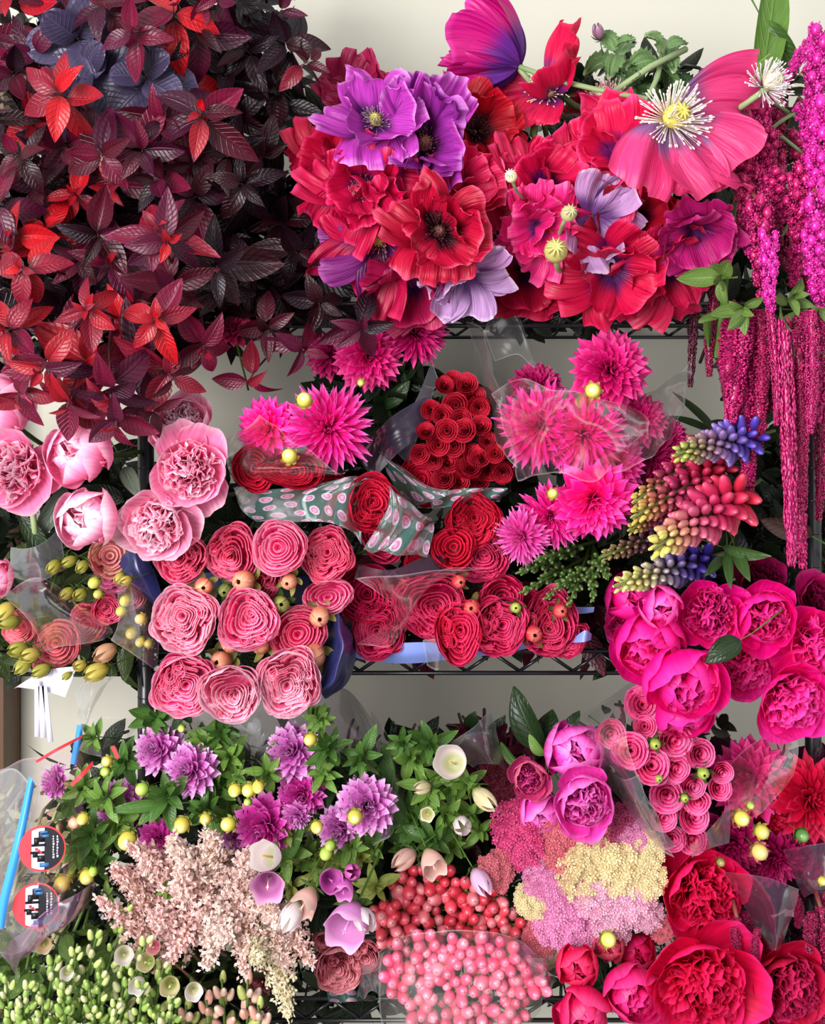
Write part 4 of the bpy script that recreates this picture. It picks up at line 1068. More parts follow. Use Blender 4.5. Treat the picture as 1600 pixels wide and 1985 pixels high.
for i, (a, b, l) in enumerate([((1290, 200), (1440, 125), 'long narrow green leaf running towards the blade leaf'), ((1330, 205), (1400, 130), 'short narrow green leaf above the pink poppy'), ((1400, 190), (1505, 100), 'light green narrow leaf beside the blade leaf')]):
    single_leaf(l, P(*a, -.02), P(*b, -.05), S(34), (C('#7c9c48'), C('#68883a'), C('#96b45c')), BLEAF[i % 2], 80, group='narrow green leaves')
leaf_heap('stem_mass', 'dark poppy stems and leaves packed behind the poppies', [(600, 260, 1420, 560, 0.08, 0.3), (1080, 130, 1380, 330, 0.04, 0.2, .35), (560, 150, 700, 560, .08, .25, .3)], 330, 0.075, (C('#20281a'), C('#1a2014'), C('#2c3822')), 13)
leaf_heap('withered_mass', 'dark wilted greenery lying on the top shelf wires', [(960, 575, 1170, 625, 0.05, 0.35)], 150, 0.05, (C('#1c1f18'), C('#161812'), C('#2a2e24')), 14)

# ================================================================ amaranth at the side
amaranth('bobbled magenta amaranth with plumes beside the white-whiskered pod', [('p', 1470, 170, 420, -.12, 62, 0, -6), ('p', 1440, 350, 480, -.14, 44, 4, 10), ('p', 1505, 300, 470, -.1, 44, 4, 0)])
amaranth('bright pink amaranth plume against the wall beside the tall blade', [('p', 1590, 60, 230, -.14, 60, 1, -12), ('p', 1560, 95, 160, -.1, 30, 1, -40), ('p', 1600, 200, 380, -.16, 66, 1, -10)])
amaranth('amaranth with a bright pink bobbled plume reaching the green leaves', [('p', 1470, 390, 570, -.2, 58, 0, 10), ('p', 1492, 455, 600, -.22, 42, 1, 0)])
amaranth('amaranth with heavy pink plumes along the frame edge', [('p', 1590, 380, 600, -.2, 70, 1, 5), ('p', 1545, 330, 480, -.16, 48, 0, 15), ('p', 1560, 430, 570, -.12, 50, 4, 5)])
amaranth('raspberry amaranth plumes behind the frame-edge ones', [('p', 1500, 190, 330, -.02, 48, 4, 10), ('p', 1555, 260, 380, -.03, 52, 4, 0), ('p', 1520, 400, 520, -.02, 48, 2, 0), ('p', 1420, 190, 230, 0.0, 28, 1, 40)])
amaranth('raspberry amaranth whose longest tassel hangs in front of the lupins', [('t', 1425, 620, 960, -.14, 50, 0, 30), ('t', 1478, 640, 850, -.12, 42, 4, -6), ('t', 1440, 640, 800, -.05, 50, 2, 10)],
         [(1405, 600, -.16, -.9, -.2, 62, 60), (1450, 600, -.2, -.5, -.5, 60, 20)])
amaranth('amaranth with the thin tassel that ends beside the violet lupin', [('t', 1492, 590, 825, -.2, 24, 0, 12), ('t', 1520, 620, 1095, -.22, 34, 0, 12)], [(1515, 590, -.22, -.1, -.9, 62, 0), (1540, 640, -.2, .1, -.8, 62, 40)])
amaranth('amaranth with two long tassels ending level with each other above the hot peonies', [('t', 1545, 640, 990, -.2, 38, 4, 10), ('t', 1565, 680, 1100, -.17, 36, 0, -5), ('t', 1572, 600, 840, -.23, 32, 0, 2)])
amaranth('amaranth with a long tassel at the frame edge down to the shelf', [('t', 1602, 620, 1150, -.18, 34, 0, 4), ('t', 1592, 590, 900, -.1, 40, 4, 5)], [(1590, 600, -.22, .3, -.3, 62, 0), (1575, 640, -.2, 0, -1, 64, 30)])
amaranth('short dark amaranth tassel hanging over the shelf rail under the scarlet poppy', [('t', 1205, 575, 640, .02, 22, 2, 35)])
amaranth('crowded raspberry amaranth whose tassels fill the space behind the longest ones', [('t', 1400, 640, 800, -.06, 34, 4, 10), ('t', 1455, 620, 880, -.08, 34, 0, 12), ('t', 1500, 640, 800, -.07, 36, 2, 0), ('t', 1530, 660, 960, -.1, 30, 4, -6), ('t', 1560, 640, 780, -.14, 28, 0, 8), ('t', 1580, 680, 1010, -.12, 30, 2, 5)])
amaranth('thin near-black amaranth tassel hanging before the pale wall', [('t', 1352, 560, 750, -.05, 20, 3, -12), ('t', 1328, 560, 680, 0.02, 16, 3, 10)])
amaranth('dark wine amaranth tassel beside the near-black one', [('t', 1392, 540, 730, -.08, 26, 2, -14), ('t', 1385, 640, 830, -.02, 30, 2, 30)], [(1352, 520, -.14, -.1, -.9, 75, 60), (1385, 500, -.16, .2, -.9, 88, 100), (1375, 610, -.1, .1, -.9, 70, 60)])
amaranth('amaranth of many short magenta plumes beside the pink stamened poppy', [('p', 1452, 215, 330, -.1, 46, 0, 22), ('p', 1495, 250, 350, -.13, 44, 0, -12), ('p', 1440, 300, 400, -.12, 50, 4, 12), ('p', 1500, 335, 440, -.15, 52, 0, 10), ('p', 1468, 400, 500, -.17, 46, 1, -8)])
amaranth('amaranth of knobbly pink plumes between the green stalks and the frame edge', [('p', 1560, 200, 300, -.12, 48, 1, 15), ('p', 1585, 290, 420, -.17, 54, 1, -8), ('p', 1540, 380, 500, -.17, 52, 0, 14), ('p', 1575, 440, 580, -.21, 56, 1, 14), ('p', 1545, 480, 560, -.15, 40, 0, -4), ('p', 1570, 130, 200, -.13, 36, 0, 15)])
amaranth('broad raspberry amaranth cluster starting under the yellow-green leaves', [('t', 1432, 600, 740, -.15, 54, 0, -22), ('t', 1450, 610, 820, -.17, 46, 0, -30), ('t', 1470, 600, 780, -.16, 44, 4, 8), ('t', 1555, 605, 760, -.19, 44, 0, -12), ('t', 1538, 640, 830, -.21, 30, 0, -4), ('t', 1600, 600, 820, -.2, 44, 0, -14)])
for i, (px, py, dx, dz, r, n, l) in enumerate([(1400, 545, -.3, -.4, 78, 5, 'green amaranth leaves over the dark tassels'), (1535, 575, .1, .1, 60, 6, 'rounded green leaves between the pink plumes and tassels'), (1590, 610, .4, -.2, 58, 5, 'green leaves at the frame edge under the pink plume'), (1440, 600, -.4, -.2, 62, 5, 'yellow-green leaves above the raspberry tassels')]):
    leaf_sprig(l, px, py, -0.2, dx, dz, r, n, (C('#6c8a42'), C('#52702f'), C('#869e50')), 80 + i, BLEAF, 'amaranth_leaf_sprig', 'foliage', 'green leaves among the amaranth')
for i, (a, b) in enumerate([((1420, 320), (1600, 180)), ((1440, 230), (1600, 330)), ((1400, 160), (1580, 250)), ((1500, 480), (1600, 350))]):
    strand('amaranth_stalk', 'thin green stalk %s' % ('rising to the frame edge through the magenta plumes', 'sloping down between two magenta plumes', 'crossing just under the white-whiskered pod', 'leading to the lowest bright pink plume')[i], 'stem', [(*a, -.03), ((a[0] + b[0]) / 2, (a[1] + b[1]) / 2 - 12, -.05), (*b, -.02)], .003, SG, 'amaranth stalks')
leaf_heap('stem_mass', 'dark stems and leaves behind the amaranth plumes', [(1400, 150, 1640, 620, 0.03, 0.3), (1400, 560, 1640, 1100, 0.05, 0.3)], 260, 0.07, (C('#2a3420'), C('#1e2617'), C('#3c4a2c')), 15)
# ================================================================ middle shelf
for (px, py, r, Y, dx, dz, sp, k, pr, l) in [
    (38, 912, 78, -.17, -.1, .1, 10, PALEPINK, 0, 'big pale pink peony at the frame edge, open with tangled heart petals'),
    (20, 815, 72, -.09, -.2, .5, 70, PALEPINK, 4, 'smooth pink peony half hidden behind the open one at the frame edge'),
    (175, 880, 68, -.16, -.25, .15, 40, PALEPINK, 4, 'glossy pale pink globe peony with the plum leaf fallen on it'),
    (355, 838, 62, -.11, .1, .5, 15, BLUSH, 5, 'pink peony behind the ruffled one, nearest the dark green leaf'),
    (370, 908, 76, -.18, .1, 0, 120, PALEPINK, 0, 'ruffled pale pink peony with a crowded pink heart beside the first dahlia'),
    (186, 1003, 62, -.19, -.2, .1, 200, BLUSH, 4, 'tight pale pink peony with white cheeks, lowest of the globes'),
    (312, 1010, 72, -.18, -.05, -.1, 77, BLUSH, 1, 'loose pale pink peony touching the garden roses'),
    (-12, 1115, 42, -.16, .2, 0, 0, PALEPINK, 4, 'sliver of a rose pink peony cut by the frame edge')]:
    bloom(PEO[pr], 'peony', l, 'peony', px, py, r, Y, dx, dz, sp, k, 'pale pink peonies')
for (a, b, w, c, l) in [((378, 815, -.08), (380, 735, -.04), 26, DKGREEN, 'dark green leaf standing upright behind the ruffled peony'), ((240, 905, -.1), (265, 955, -.14), 40, (C('#7c8c78'), C('#5c6c58'), C('#98a690')), 'grey-green leaf between the globe peony and the loose one'),
    ((330, 845, -.05), (262, 790, -.05), 34, DKGREEN, 'dark leaf pointing up beside the rack post'), ((130, 940, -.1), (60, 1065, -.12), 46, (C('#5c6c5c'), C('#46564a'), C('#788878')), 'grey-green leaf under the frame-edge peony'),
    ((40, 1000, -.12), (100, 1090, -.13), 44, DKGREEN, 'dark leaf hanging between the peonies and the green buds')]:
    single_leaf(l, P(*a), P(*b), S(w), c, BLEAF[0], 20, group='peony leaves')
strand('peony_stalk', 'pale green peony stem under the frame-edge peony', 'stem', [(62, 985, -.13), (68, 1030, -.12), (60, 1100, -.03)], .0045, SG)

# pink garden roses
for i, (px, py, r, Y, sq, sp, k, pr, l) in enumerate([
    (358, 1078, 54, -.17, .9, 20, CORAL, 3, 'coral pink garden rose tucked under the loose peony'),
    (455, 1066, 56, -.17, .9, 60, CORAL, 1, 'wide coral garden rose, second in the topmost row of garden roses'),
    (547, 1060, 54, -.19, 1.0, 0, CABB, 2, 'upright pink garden rose with a pale rim in the topmost row'),
    (636, 1074, 54, -.16, .95, 90, CORAL, 0, 'coral garden rose beside the dotted wrap'),
    (510, 1122, 50, -.15, .8, 45, CORAL, 3, 'smaller garden rose between the two upper rows'),
    (638, 1150, 50, -.16, .72, 10, CABB, 4, 'narrow three-cornered garden rose at the outer edge of the bunch'),
    (362, 1198, 65, -.20, 1.0, 130, CABB2, 0, 'palest pink garden rose with white outer petals'),
    (482, 1197, 60, -.20, 1.0, 210, CABB, 1, 'round pink garden rose in the middle of the bunch'),
    (580, 1226, 58, -.18, .9, 30, CORAL, 2, 'deep pink pointed garden rose above the lowest row'),
    (357, 1322, 64, -.21, .92, 45, CABB, 0, 'pink garden rose at the start of the lowest row'),
    (450, 1335, 60, -.22, .95, 150, CABB2, 1, 'pink garden rose hanging lowest of all in the bunch'),
    (562, 1316, 68, -.21, .9, 260, CABB2, 0, 'broad pale-rimmed garden rose at the end of the lowest row'),
    ]):
    bloom(ROS[pr], 'garden_rose', l, 'rose', px, py, r, Y, R.uniform(-.15, .15), R.uniform(-.1, .15), sp, k, 'pink garden roses', squash=sq)
RB = K('#e8705c', '#b8b060', '#f4b890', sep=(C('#a8a860'), C('#8a9448'), C('#c8b878')))
RB2 = K('#d88a68', '#9a9a50', '#ecb090', sep=(C('#b0a860'), C('#8a9448'), C('#ccb878')))
for (px, py, r, k, l) in [(395, 1138, 18, RB, 'coral rosebud between the coral and palest garden roses'), (470, 1128, 22, RB2, 'peach rosebud under the second coral garden rose'), (437, 1146, 14, K('#6c7c40', '#56682f', '#8a9450'), 'green rosebud between the upper garden rose rows'),
    (545, 1172, 17, K('#8a9048', '#6c7c3a', '#a8a860'), 'olive rosebud beside the middle garden rose'), (620, 1196, 20, RB2, 'tan rosebud nearest the indigo wrap'), (447, 1246, 21, RB, 'coral and green rosebud below the middle garden rose'),
    (505, 1250, 19, RB2, 'yellow-green rosebud over the lowest row, beside the coral bud'), (426, 1283, 21, RB2, 'cream rosebud with a red tip in the lowest row'), (607, 1272, 25, RB2, 'fattest cream rosebud beside the indigo wrap'), (372, 1262, 17, K('#8a9048', '#6c7c3a', '#b0a068'), 'olive rosebud under the palest garden rose'), (560, 1128, 16, RB2, 'peach rosebud under the upright garden rose')]:
    bloom(RBUD, 'rose_bud', l, 'rosebud', px, py, r, -.2, R.uniform(-.3, .3), R.uniform(-.2, .2), R.random() * 360, k, 'rosebuds in the pink garden rose bunch')

# hot pink dahlias
for (px, py, r, Y, dx, dz, k, pr, l) in [
    (520, 832, 62, -.11, -.35, .1, HOT, 1, 'hot pink dahlia next to the ruffled peony'), (637, 830, 86, -.14, .05, .05, HOTD, 0, 'large hot pink dahlia with two yellow-green buds against it'),
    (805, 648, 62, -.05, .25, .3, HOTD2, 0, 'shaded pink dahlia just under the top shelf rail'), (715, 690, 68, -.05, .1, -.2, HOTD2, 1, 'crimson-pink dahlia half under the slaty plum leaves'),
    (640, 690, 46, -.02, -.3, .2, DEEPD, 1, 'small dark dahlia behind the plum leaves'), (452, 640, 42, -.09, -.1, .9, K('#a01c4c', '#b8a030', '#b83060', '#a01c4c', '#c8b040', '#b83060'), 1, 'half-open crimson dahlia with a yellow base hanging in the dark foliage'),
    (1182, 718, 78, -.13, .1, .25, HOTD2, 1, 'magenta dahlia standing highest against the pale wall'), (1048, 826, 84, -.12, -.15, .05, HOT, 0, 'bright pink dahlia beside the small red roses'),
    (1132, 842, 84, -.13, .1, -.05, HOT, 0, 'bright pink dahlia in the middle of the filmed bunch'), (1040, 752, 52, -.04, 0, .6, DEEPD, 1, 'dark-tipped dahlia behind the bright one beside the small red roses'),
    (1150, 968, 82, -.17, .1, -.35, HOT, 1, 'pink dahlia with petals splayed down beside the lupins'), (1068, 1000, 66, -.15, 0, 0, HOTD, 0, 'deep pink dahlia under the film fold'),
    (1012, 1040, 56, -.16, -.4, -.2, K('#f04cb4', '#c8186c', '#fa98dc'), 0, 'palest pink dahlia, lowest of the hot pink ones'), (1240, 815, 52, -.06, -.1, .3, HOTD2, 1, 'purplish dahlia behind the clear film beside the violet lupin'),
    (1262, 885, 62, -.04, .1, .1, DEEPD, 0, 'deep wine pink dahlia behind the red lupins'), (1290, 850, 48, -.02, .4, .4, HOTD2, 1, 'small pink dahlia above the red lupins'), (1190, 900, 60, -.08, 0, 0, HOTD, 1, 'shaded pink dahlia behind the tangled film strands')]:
    bloom(DAH[pr], 'dahlia', l, 'dahlia', px, py, r, Y, dx, dz, R.random() * 360, k, 'hot pink dahlias')
for (px, py, r, dx, dz, l) in [(590, 775, 20, .1, .5, 'yellow-green bud on top of the large hot pink dahlia'), (561, 884, 20, -.1, .4, 'yellow bud at the foot of the large hot pink dahlia'), (1150, 757, 21, -.1, .1, 'cream-yellow bud under the highest magenta dahlia'), (1072, 957, 14, .1, .3, 'small yellow bud between the film fold and the splayed dahlia'), (700, 742, 10, 0, -.4, 'tiny olive bud under the crimson-pink dahlia')]:
    bloom(BUD, 'dahlia_bud', l, 'flower bud', px, py, r, -.22 if px != 700 else -.1, dx, dz, 0, YBUD, 'buds among the hot pink dahlias')

# little red roses in the sleeve
pts = []
for (px, py) in [(878, 742), (862, 748), (905, 748), (885, 785), (918, 770), (928, 790), (835, 795), (858, 805), (893, 812), (826, 838), (868, 835), (900, 835), (932, 828), (945, 855), (850, 862), (880, 865), (815, 880), (912, 880), (842, 892), (868, 898), (930, 888), (898, 905), (960, 880), (830, 925), (862, 928), (912, 908), (948, 912), (930, 935), (890, 935), (975, 915)]:
    pts.append((px, py))
names30 = ['topmost small red rose, at the tip of the bunch', 'small red rose beside the topmost one', 'small red rose nearest the pale film fold', 'small red bud-like rose under the topmost pair', 'small red rose at the film edge below the tip', 'small red rose in shade at the film edge, third down', 'small red rose at the shoulder nearest the dark dotted film', 'bright ruffled small red rose in the shoulder row', 'small red rose in the middle of the shoulder row', 'small red rose on the dark side, second row', 'small red rose left of centre in the second row', 'small red rose right of centre in the second row',
 'small red rose under the film edge, second row', 'small red rose next to the bright dahlia', 'round small red rose just above the bunch centre', 'small red rose at the exact centre of the bunch', 'small red rose furthest towards the dark dotted film', 'brightest small red rose beside the centre one', 'large small-flowered red rose below the centre, dark side', 'small red rose directly below the centre one', 'small red rose between the centre and the dahlia', 'coral-red small rose in the lower middle', 'small red rose against the bright dahlia, lower', 'small red rose at the lowest dark corner', 'small red rose low beside the dark corner', 'small red rose with green sepals near the lower edge', 'small red rose low beside the dahlia', 'lowest small red rose on the dahlia side', 'lowest small red rose in the middle', 'last small red rose at the corner under the dahlia']
for i, (px, py) in enumerate(pts):
    bloom(SPR[(1, 2, 1, 0)[i % 4]], 'spray_rose', names30[i], 'rose', px, py, R.uniform(19, 25), -.07 - .03 * math.sin((py - 740) / 60) + R.uniform(-.012, .012), R.uniform(-.3, .3), R.uniform(-.1, .45), R.random() * 360, REDS, 'small red roses')

# red garden roses
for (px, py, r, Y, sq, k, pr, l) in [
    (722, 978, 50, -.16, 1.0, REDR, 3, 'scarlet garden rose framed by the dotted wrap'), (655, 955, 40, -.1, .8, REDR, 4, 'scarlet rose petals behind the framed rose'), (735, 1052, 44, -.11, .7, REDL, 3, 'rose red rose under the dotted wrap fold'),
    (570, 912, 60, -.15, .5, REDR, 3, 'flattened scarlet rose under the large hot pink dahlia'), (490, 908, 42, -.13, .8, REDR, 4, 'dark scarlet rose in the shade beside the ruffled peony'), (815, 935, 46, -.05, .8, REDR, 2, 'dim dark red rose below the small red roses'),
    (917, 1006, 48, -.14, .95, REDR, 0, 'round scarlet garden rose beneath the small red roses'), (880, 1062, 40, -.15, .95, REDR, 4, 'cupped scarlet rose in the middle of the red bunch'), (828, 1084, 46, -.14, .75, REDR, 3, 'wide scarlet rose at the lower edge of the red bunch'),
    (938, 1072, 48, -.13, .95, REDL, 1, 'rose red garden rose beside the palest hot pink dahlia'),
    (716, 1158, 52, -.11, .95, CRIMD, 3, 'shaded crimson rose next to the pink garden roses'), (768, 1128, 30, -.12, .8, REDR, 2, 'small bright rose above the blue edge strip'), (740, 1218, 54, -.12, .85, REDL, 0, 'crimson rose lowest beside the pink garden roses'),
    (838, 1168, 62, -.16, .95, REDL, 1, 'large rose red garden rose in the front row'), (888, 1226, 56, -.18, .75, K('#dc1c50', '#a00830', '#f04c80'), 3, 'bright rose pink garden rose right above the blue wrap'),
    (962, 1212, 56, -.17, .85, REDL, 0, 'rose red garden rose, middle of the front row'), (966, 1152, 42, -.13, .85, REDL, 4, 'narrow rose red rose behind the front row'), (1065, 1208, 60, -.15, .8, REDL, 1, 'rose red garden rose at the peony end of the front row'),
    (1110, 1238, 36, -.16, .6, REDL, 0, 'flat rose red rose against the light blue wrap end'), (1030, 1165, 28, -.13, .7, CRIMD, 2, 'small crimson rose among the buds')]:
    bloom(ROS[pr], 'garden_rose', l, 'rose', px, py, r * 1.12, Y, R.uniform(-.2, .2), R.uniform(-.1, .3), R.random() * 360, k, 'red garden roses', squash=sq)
RB3 = K('#d83a48', '#a05a38', '#e87c70', sep=(C('#7a6a3a'), C('#8a6a3c'), C('#a88a50')))
for (px, py, r, l) in [(914, 1178, 17, 'pinkish rosebud between the two large front roses'), (1036, 1230, 17, 'tan-edged rosebud above the blue wrap'), (1087, 1184, 14, 'peach-tipped rosebud nearest the blue wrap end'), (890, 1128, 14, 'dark red rosebud in the gap under the cupped scarlet rose'), (1000, 1178, 11, 'small green rosebud behind the tan-edged bud')]:
    bloom(RBUD, 'rose_bud', l, 'rosebud', px, py, r, -.19, R.uniform(-.3, .3), .1, R.random() * 360, RB3 if px != 1000 else GBUDC, 'rosebuds among the red garden roses')

# lupins: base to tip
cR = [C('#c42444'), C('#c02448'), C('#b02850'), C('#a0305a'), C('#a8604a'), C('#c0b450')]
cR2 = [C('#d42c48'), C('#cc2c54'), C('#c03060'), C('#c05070'), C('#c0806a'), C('#d4d468')]
cV = [C('#4a34a8'), C('#5c46b0'), C('#7a62a8'), C('#86607c'), C('#8c7858'), C('#aab450')]
cP = [C('#2c1838'), C('#4c2044'), C('#5c2a4c'), C('#7c5a4c'), C('#9a9450')]
cB = [C('#2e1e78'), C('#3e2c90'), C('#6a5a94'), C('#a89a94'), C('#c4c070'), C('#d8d880')]
for (a, b, w, c, l) in [
    ((1455, 846, -.12), (1305, 882, -.26), 46, cV, 'violet-blue lupin spike with a lime tip, highest of the lupins'),
    ((1375, 868, -.06), (1222, 980, -.22), 38, cR, 'thin crimson lupin spike pointing down to an ochre tip'),
    ((1395, 905, -.1), (1220, 1008, -.26), 44, cR, 'crimson lupin spike with a lime green tip in the middle'),
    ((1330, 960, -.04), (1216, 1032, -.2), 32, cR, 'shaded crimson lupin spike, green tip just under the middle one'),
    ((1425, 962, -.14), (1262, 1068, -.3), 60, cR2, 'thick coral-red lupin spike, the brightest of all'),
    ((1330, 1018, -.02), (1160, 1082, -.2), 32, cP, 'dusky maroon-purple lupin spike over the green buds'),
    ((1368, 1082, -.1), (1186, 1138, -.28), 42, cB, 'indigo lupin spike with a cream lime tip above the hot peonies')]:
    lupin(l, P(*a), P(*b), S(w, -.2), c, int(b[0]), 84)
LG = (C('#3e5c2c'), C('#2c4420'), C('#5c7840'))
for (a, b, w, l) in [((1395, 845, -.04), (1310, 752, -.1), 26, 'dark upright lupin leaflet before the pale wall'), ((1385, 838, -.04), (1300, 800, -.1), 22, 'dark slanting lupin leaflet under the upright one'), ((1400, 1060, -.16), (1490, 1088, -.22), 34, 'green oval leaflet beside the coral-red lupin'), ((1425, 1060, -.16), (1450, 1120, -.22), 30, 'green leaflet pointing down to the ruffled hot peony'),
    ((1410, 1065, -.15), (1415, 1138, -.2), 24, 'narrow green leaflet between the indigo lupin and hot peony'), ((1400, 1080, -.14), (1375, 1110, -.2), 24, 'short leaflet beneath the coral-red lupin')]:
    single_leaf(l, P(*a), P(*b), S(w), LG if b[1] > 900 else DKGREEN, BLEAF[0], 100, 'lupin_leaflet', 'leaf', 'lupin leaflets')
single_leaf('smooth brown-green curled leaf behind the long amaranth tassels', P(1575, 1040, -.05), P(1455, 985, -.12), S(62), (C('#5c3c34'), C('#4a3028'), C('#70504a')), BLEAF[1], 10)

# green knobbly spikes beside the blue wrap
gp = [(C('#54703c'), C('#3c5628'), C('#88a05c')), (C('#46602f'), C('#304a20'), C('#7c9450'))]
for i, (a, b) in enumerate([((1090, 1080), (1005, 1110)), ((1100, 1100), (1012, 1148)), ((1110, 1110), (1060, 1160)), ((1130, 1100), (1105, 1170)), ((1150, 1090), (1150, 1165)), ((1120, 1060), (1040, 1085)), ((1160, 1080), (1180, 1120)), ((1140, 1105), (1080, 1140))]):
    bud_stem('knobbly green spike, %s of eight under the pink dahlias' % ORD[i], P(*a, -.08), P(*b, -.19), 26, S(15), gp, i, 5.5, 'knobbly green spikes')

# hot pink peonies
for (px, py, r, Y, dx, dz, sp, k, pr, l) in [
    (1222, 1165, 52, -.06, -.1, .3, 0, MAGP, 4, 'hot pink peony in shade under the indigo lupin'), (1262, 1232, 74, -.15, -.4, -.2, 30, MAGP, 3, 'smooth magenta peony nearest the blue wrap'),
    (1275, 1168, 42, -.2, 0, -.1, 60, HOTD, 4, 'tight hot pink peony bud resting on its green sepal'), (1372, 1186, 68, -.17, -.1, .1, 90, MAGP, 1, 'ruffled hot pink peony under the leaflets'),
    (1478, 1192, 66, -.17, -.1, 0, 20, MAGP, 5, 'half-open hot pink peony with one petal raised'), (1318, 1300, 80, -.2, 0, -.3, 140, MAGP, 3, 'largest smooth hot pink peony hanging before the wall'),
    (1320, 1350, 58, -.17, .1, -.9, 0, MAGP, 4, 'hot pink peony globe hanging lowest over the small roses'), (1440, 1285, 60, -.13, -.1, -.2, 60, MAGP, 2, 'crinkled hot pink peony behind the fallen leaf'),
    (1572, 1245, 76, -.16, .1, 0, 200, MAGP, 0, 'open hot pink peony at the frame edge above the lowest one'), (1522, 1342, 78, -.18, .1, -.2, 44, MAGP, 2, 'wide ruffled hot pink peony hanging lowest near the post'),
    (1205, 1215, 34, -.08, -.2, 0, 0, HOTD, 1, 'small crimson-pink peony peeping behind the blue wrap end'), (1585, 1165, 50, -.05, 0, .3, 0, HOTD2, 1, 'shaded crimson peony at the frame edge under the tassels'), (1470, 1130, 52, .0, 0, .2, 10, DEEPD, 1, 'dark crimson peony deep in the shade above the raised petal')]:
    bloom(PEO[pr], 'peony', l, 'peony', px, py, r, Y, dx, dz, sp, k, 'hot pink peonies')
single_leaf('dark green pointed leaf lying on the hot pink peonies', P(1436, 1240, -.25), P(1374, 1278, -.27), S(52), DKGREEN, BLEAF[0], 90)

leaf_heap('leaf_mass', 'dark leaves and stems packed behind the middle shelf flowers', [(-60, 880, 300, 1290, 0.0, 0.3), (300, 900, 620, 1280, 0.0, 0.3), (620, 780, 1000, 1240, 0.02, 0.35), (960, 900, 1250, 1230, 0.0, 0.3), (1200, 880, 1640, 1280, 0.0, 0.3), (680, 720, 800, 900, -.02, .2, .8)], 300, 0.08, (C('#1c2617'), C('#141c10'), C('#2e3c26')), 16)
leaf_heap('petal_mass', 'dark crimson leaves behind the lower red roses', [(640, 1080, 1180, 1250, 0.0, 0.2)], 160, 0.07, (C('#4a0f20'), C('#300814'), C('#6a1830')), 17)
leaf_sprig('dark serrated dahlia leaves in the gap above the dotted wrap', 745, 790, -.04, .1, .3, 90, 8, DKGREEN, 90)
leaf_sprig('nearly black leaves between the big dahlia and the red roses', 770, 860, -.02, 0, .1, 90, 8, DARK[1], 91)
leaf_sprig('dark green leaves beneath the shaded pink dahlia', 770, 745, 0.0, .1, .5, 70, 7, DKGREEN, 92)
strand('dahlia_stalk', 'dark stem curving down from the shaded pink dahlia', 'stem', [(770, 700, -.04), (790, 740, -.02), (800, 800, .05)], .004, DKGREEN)
strand('dahlia_stalk', 'dark green stalk beside the curved one above the red roses', 'stem', [(808, 690, 0), (812, 740, 0.0), (815, 800, .05)], .009, DKGREEN)

# ================================================================ lisianthus bunch at the frame edge
LIS = K('#e87484', '#d04c64', '#f4a0ac')
for (px, py, r, Y, k, pr, l) in [(215, 1078, 42, -.10, K('#eea49c', '#e4849c', '#f6ccc4'), 4, 'peach-edged bloom under the tight white-cheeked peony'), (222, 1110, 36, -.09, K('#dc5a90', '#c03c74', '#e88ab4'), 4, 'rose pink frilled bloom over the green buds'), (208, 1180, 30, -.1, CORAL, 3, 'small coral rose among the green buds'),
    (120, 1245, 46, -.11, LIS, 4, 'salmon pink bloom under the tinted film'), (45, 1215, 34, -.12, LIS, 2, 'salmon bloom between the long yellow buds'), (180, 1205, 40, -.07, LIS, 4, 'coral bloom seen dimly through the tinted film'), (100, 1290, 30, -.11, LIS, 2, 'small pink bloom above the white card'), (262, 1150, 30, -.06, K('#e07a94', '#cc4c70', '#f0a4b4'), 4, 'pink bloom pressed against the indigo wrap')]:
    bloom(ROS[pr], 'frilled_bloom', l, 'flower', px, py, r, Y, R.uniform(-.3, .3), R.uniform(-.3, .2), R.random() * 360, k, 'salmon frilled blooms')
OLB = K('#b4b04c', '#94a040', '#ccc870', sep=(C('#5c7a30'), C('#4c6a28'), C('#7c9440')))
OLY = K('#d8c860', '#a8b050', '#ecdc90', sep=(C('#6c8a38'), C('#4c6a28'), C('#8ca448')))
i = 0
PHR = 'touching the grey-green leaf|beside the peach-edged bloom|above the salmon film|just under the topmost green bud|close to the film crease|second beside the coral rose|beside the coral rose|over the coral rose|beside the indigo wrap top|round and pale next to the indigo wrap|at the tip of the indigo wrap|in the round trio near the indigo wrap|lowest of the round trio|beside the lowest of the trio|leftover between the trio and coral rose|at the frame edge over the salmon bloom|long and yellow at the frame edge|slanting under the salmon bloom|below the slanting one|longest, pointing down to the card|above the card corner|beside the big yellow one|big and yellow, lowest before the pale film|peach-coloured above the big yellow one|tiny, below the card'.split('|')
for (px, py, r, k, long_) in [(105, 1098, 17, OLB, 1), (135, 1088, 15, OLB, 1), (160, 1098, 15, OLB, 1), (130, 1150, 15, OLB, 1), (155, 1152, 16, OLB, 1), (182, 1130, 15, OLB, 0), (190, 1152, 12, OLB, 0), (232, 1120, 13, OLY, 1), (245, 1125, 13, OLY, 1), (243, 1165, 15, OLB, 0), (272, 1200, 14, OLY, 0), (235, 1185, 14, OLB, 0), (272, 1245, 13, OLB, 0), (288, 1248, 12, OLB, 0), (255, 1228, 15, OLB, 0), (10, 1185, 22, OLY, 1), (18, 1205, 20, OLB, 1), (35, 1258, 20, OLB, 1), (58, 1270, 20, OLY, 1), (45, 1290, 19, OLB, 1), (80, 1300, 18, OLB, 1), (155, 1290, 15, OLY, 1), (188, 1302, 24, OLY, 1), (205, 1265, 24, K('#e4b48c', '#c8a868', '#f0ccb0'), 1), (130, 1310, 10, OLB, 1)]:
    bloom((LBUD if long_ else BUD), 'green_bud', 'olive green bud ' + PHR[i], 'flower bud', px, py, r * (1.1 if long_ else 1), -.17, R.uniform(-.8, -.1), R.uniform(-.7, .1), 0, k, 'olive buds by the tinted film'); i += 1
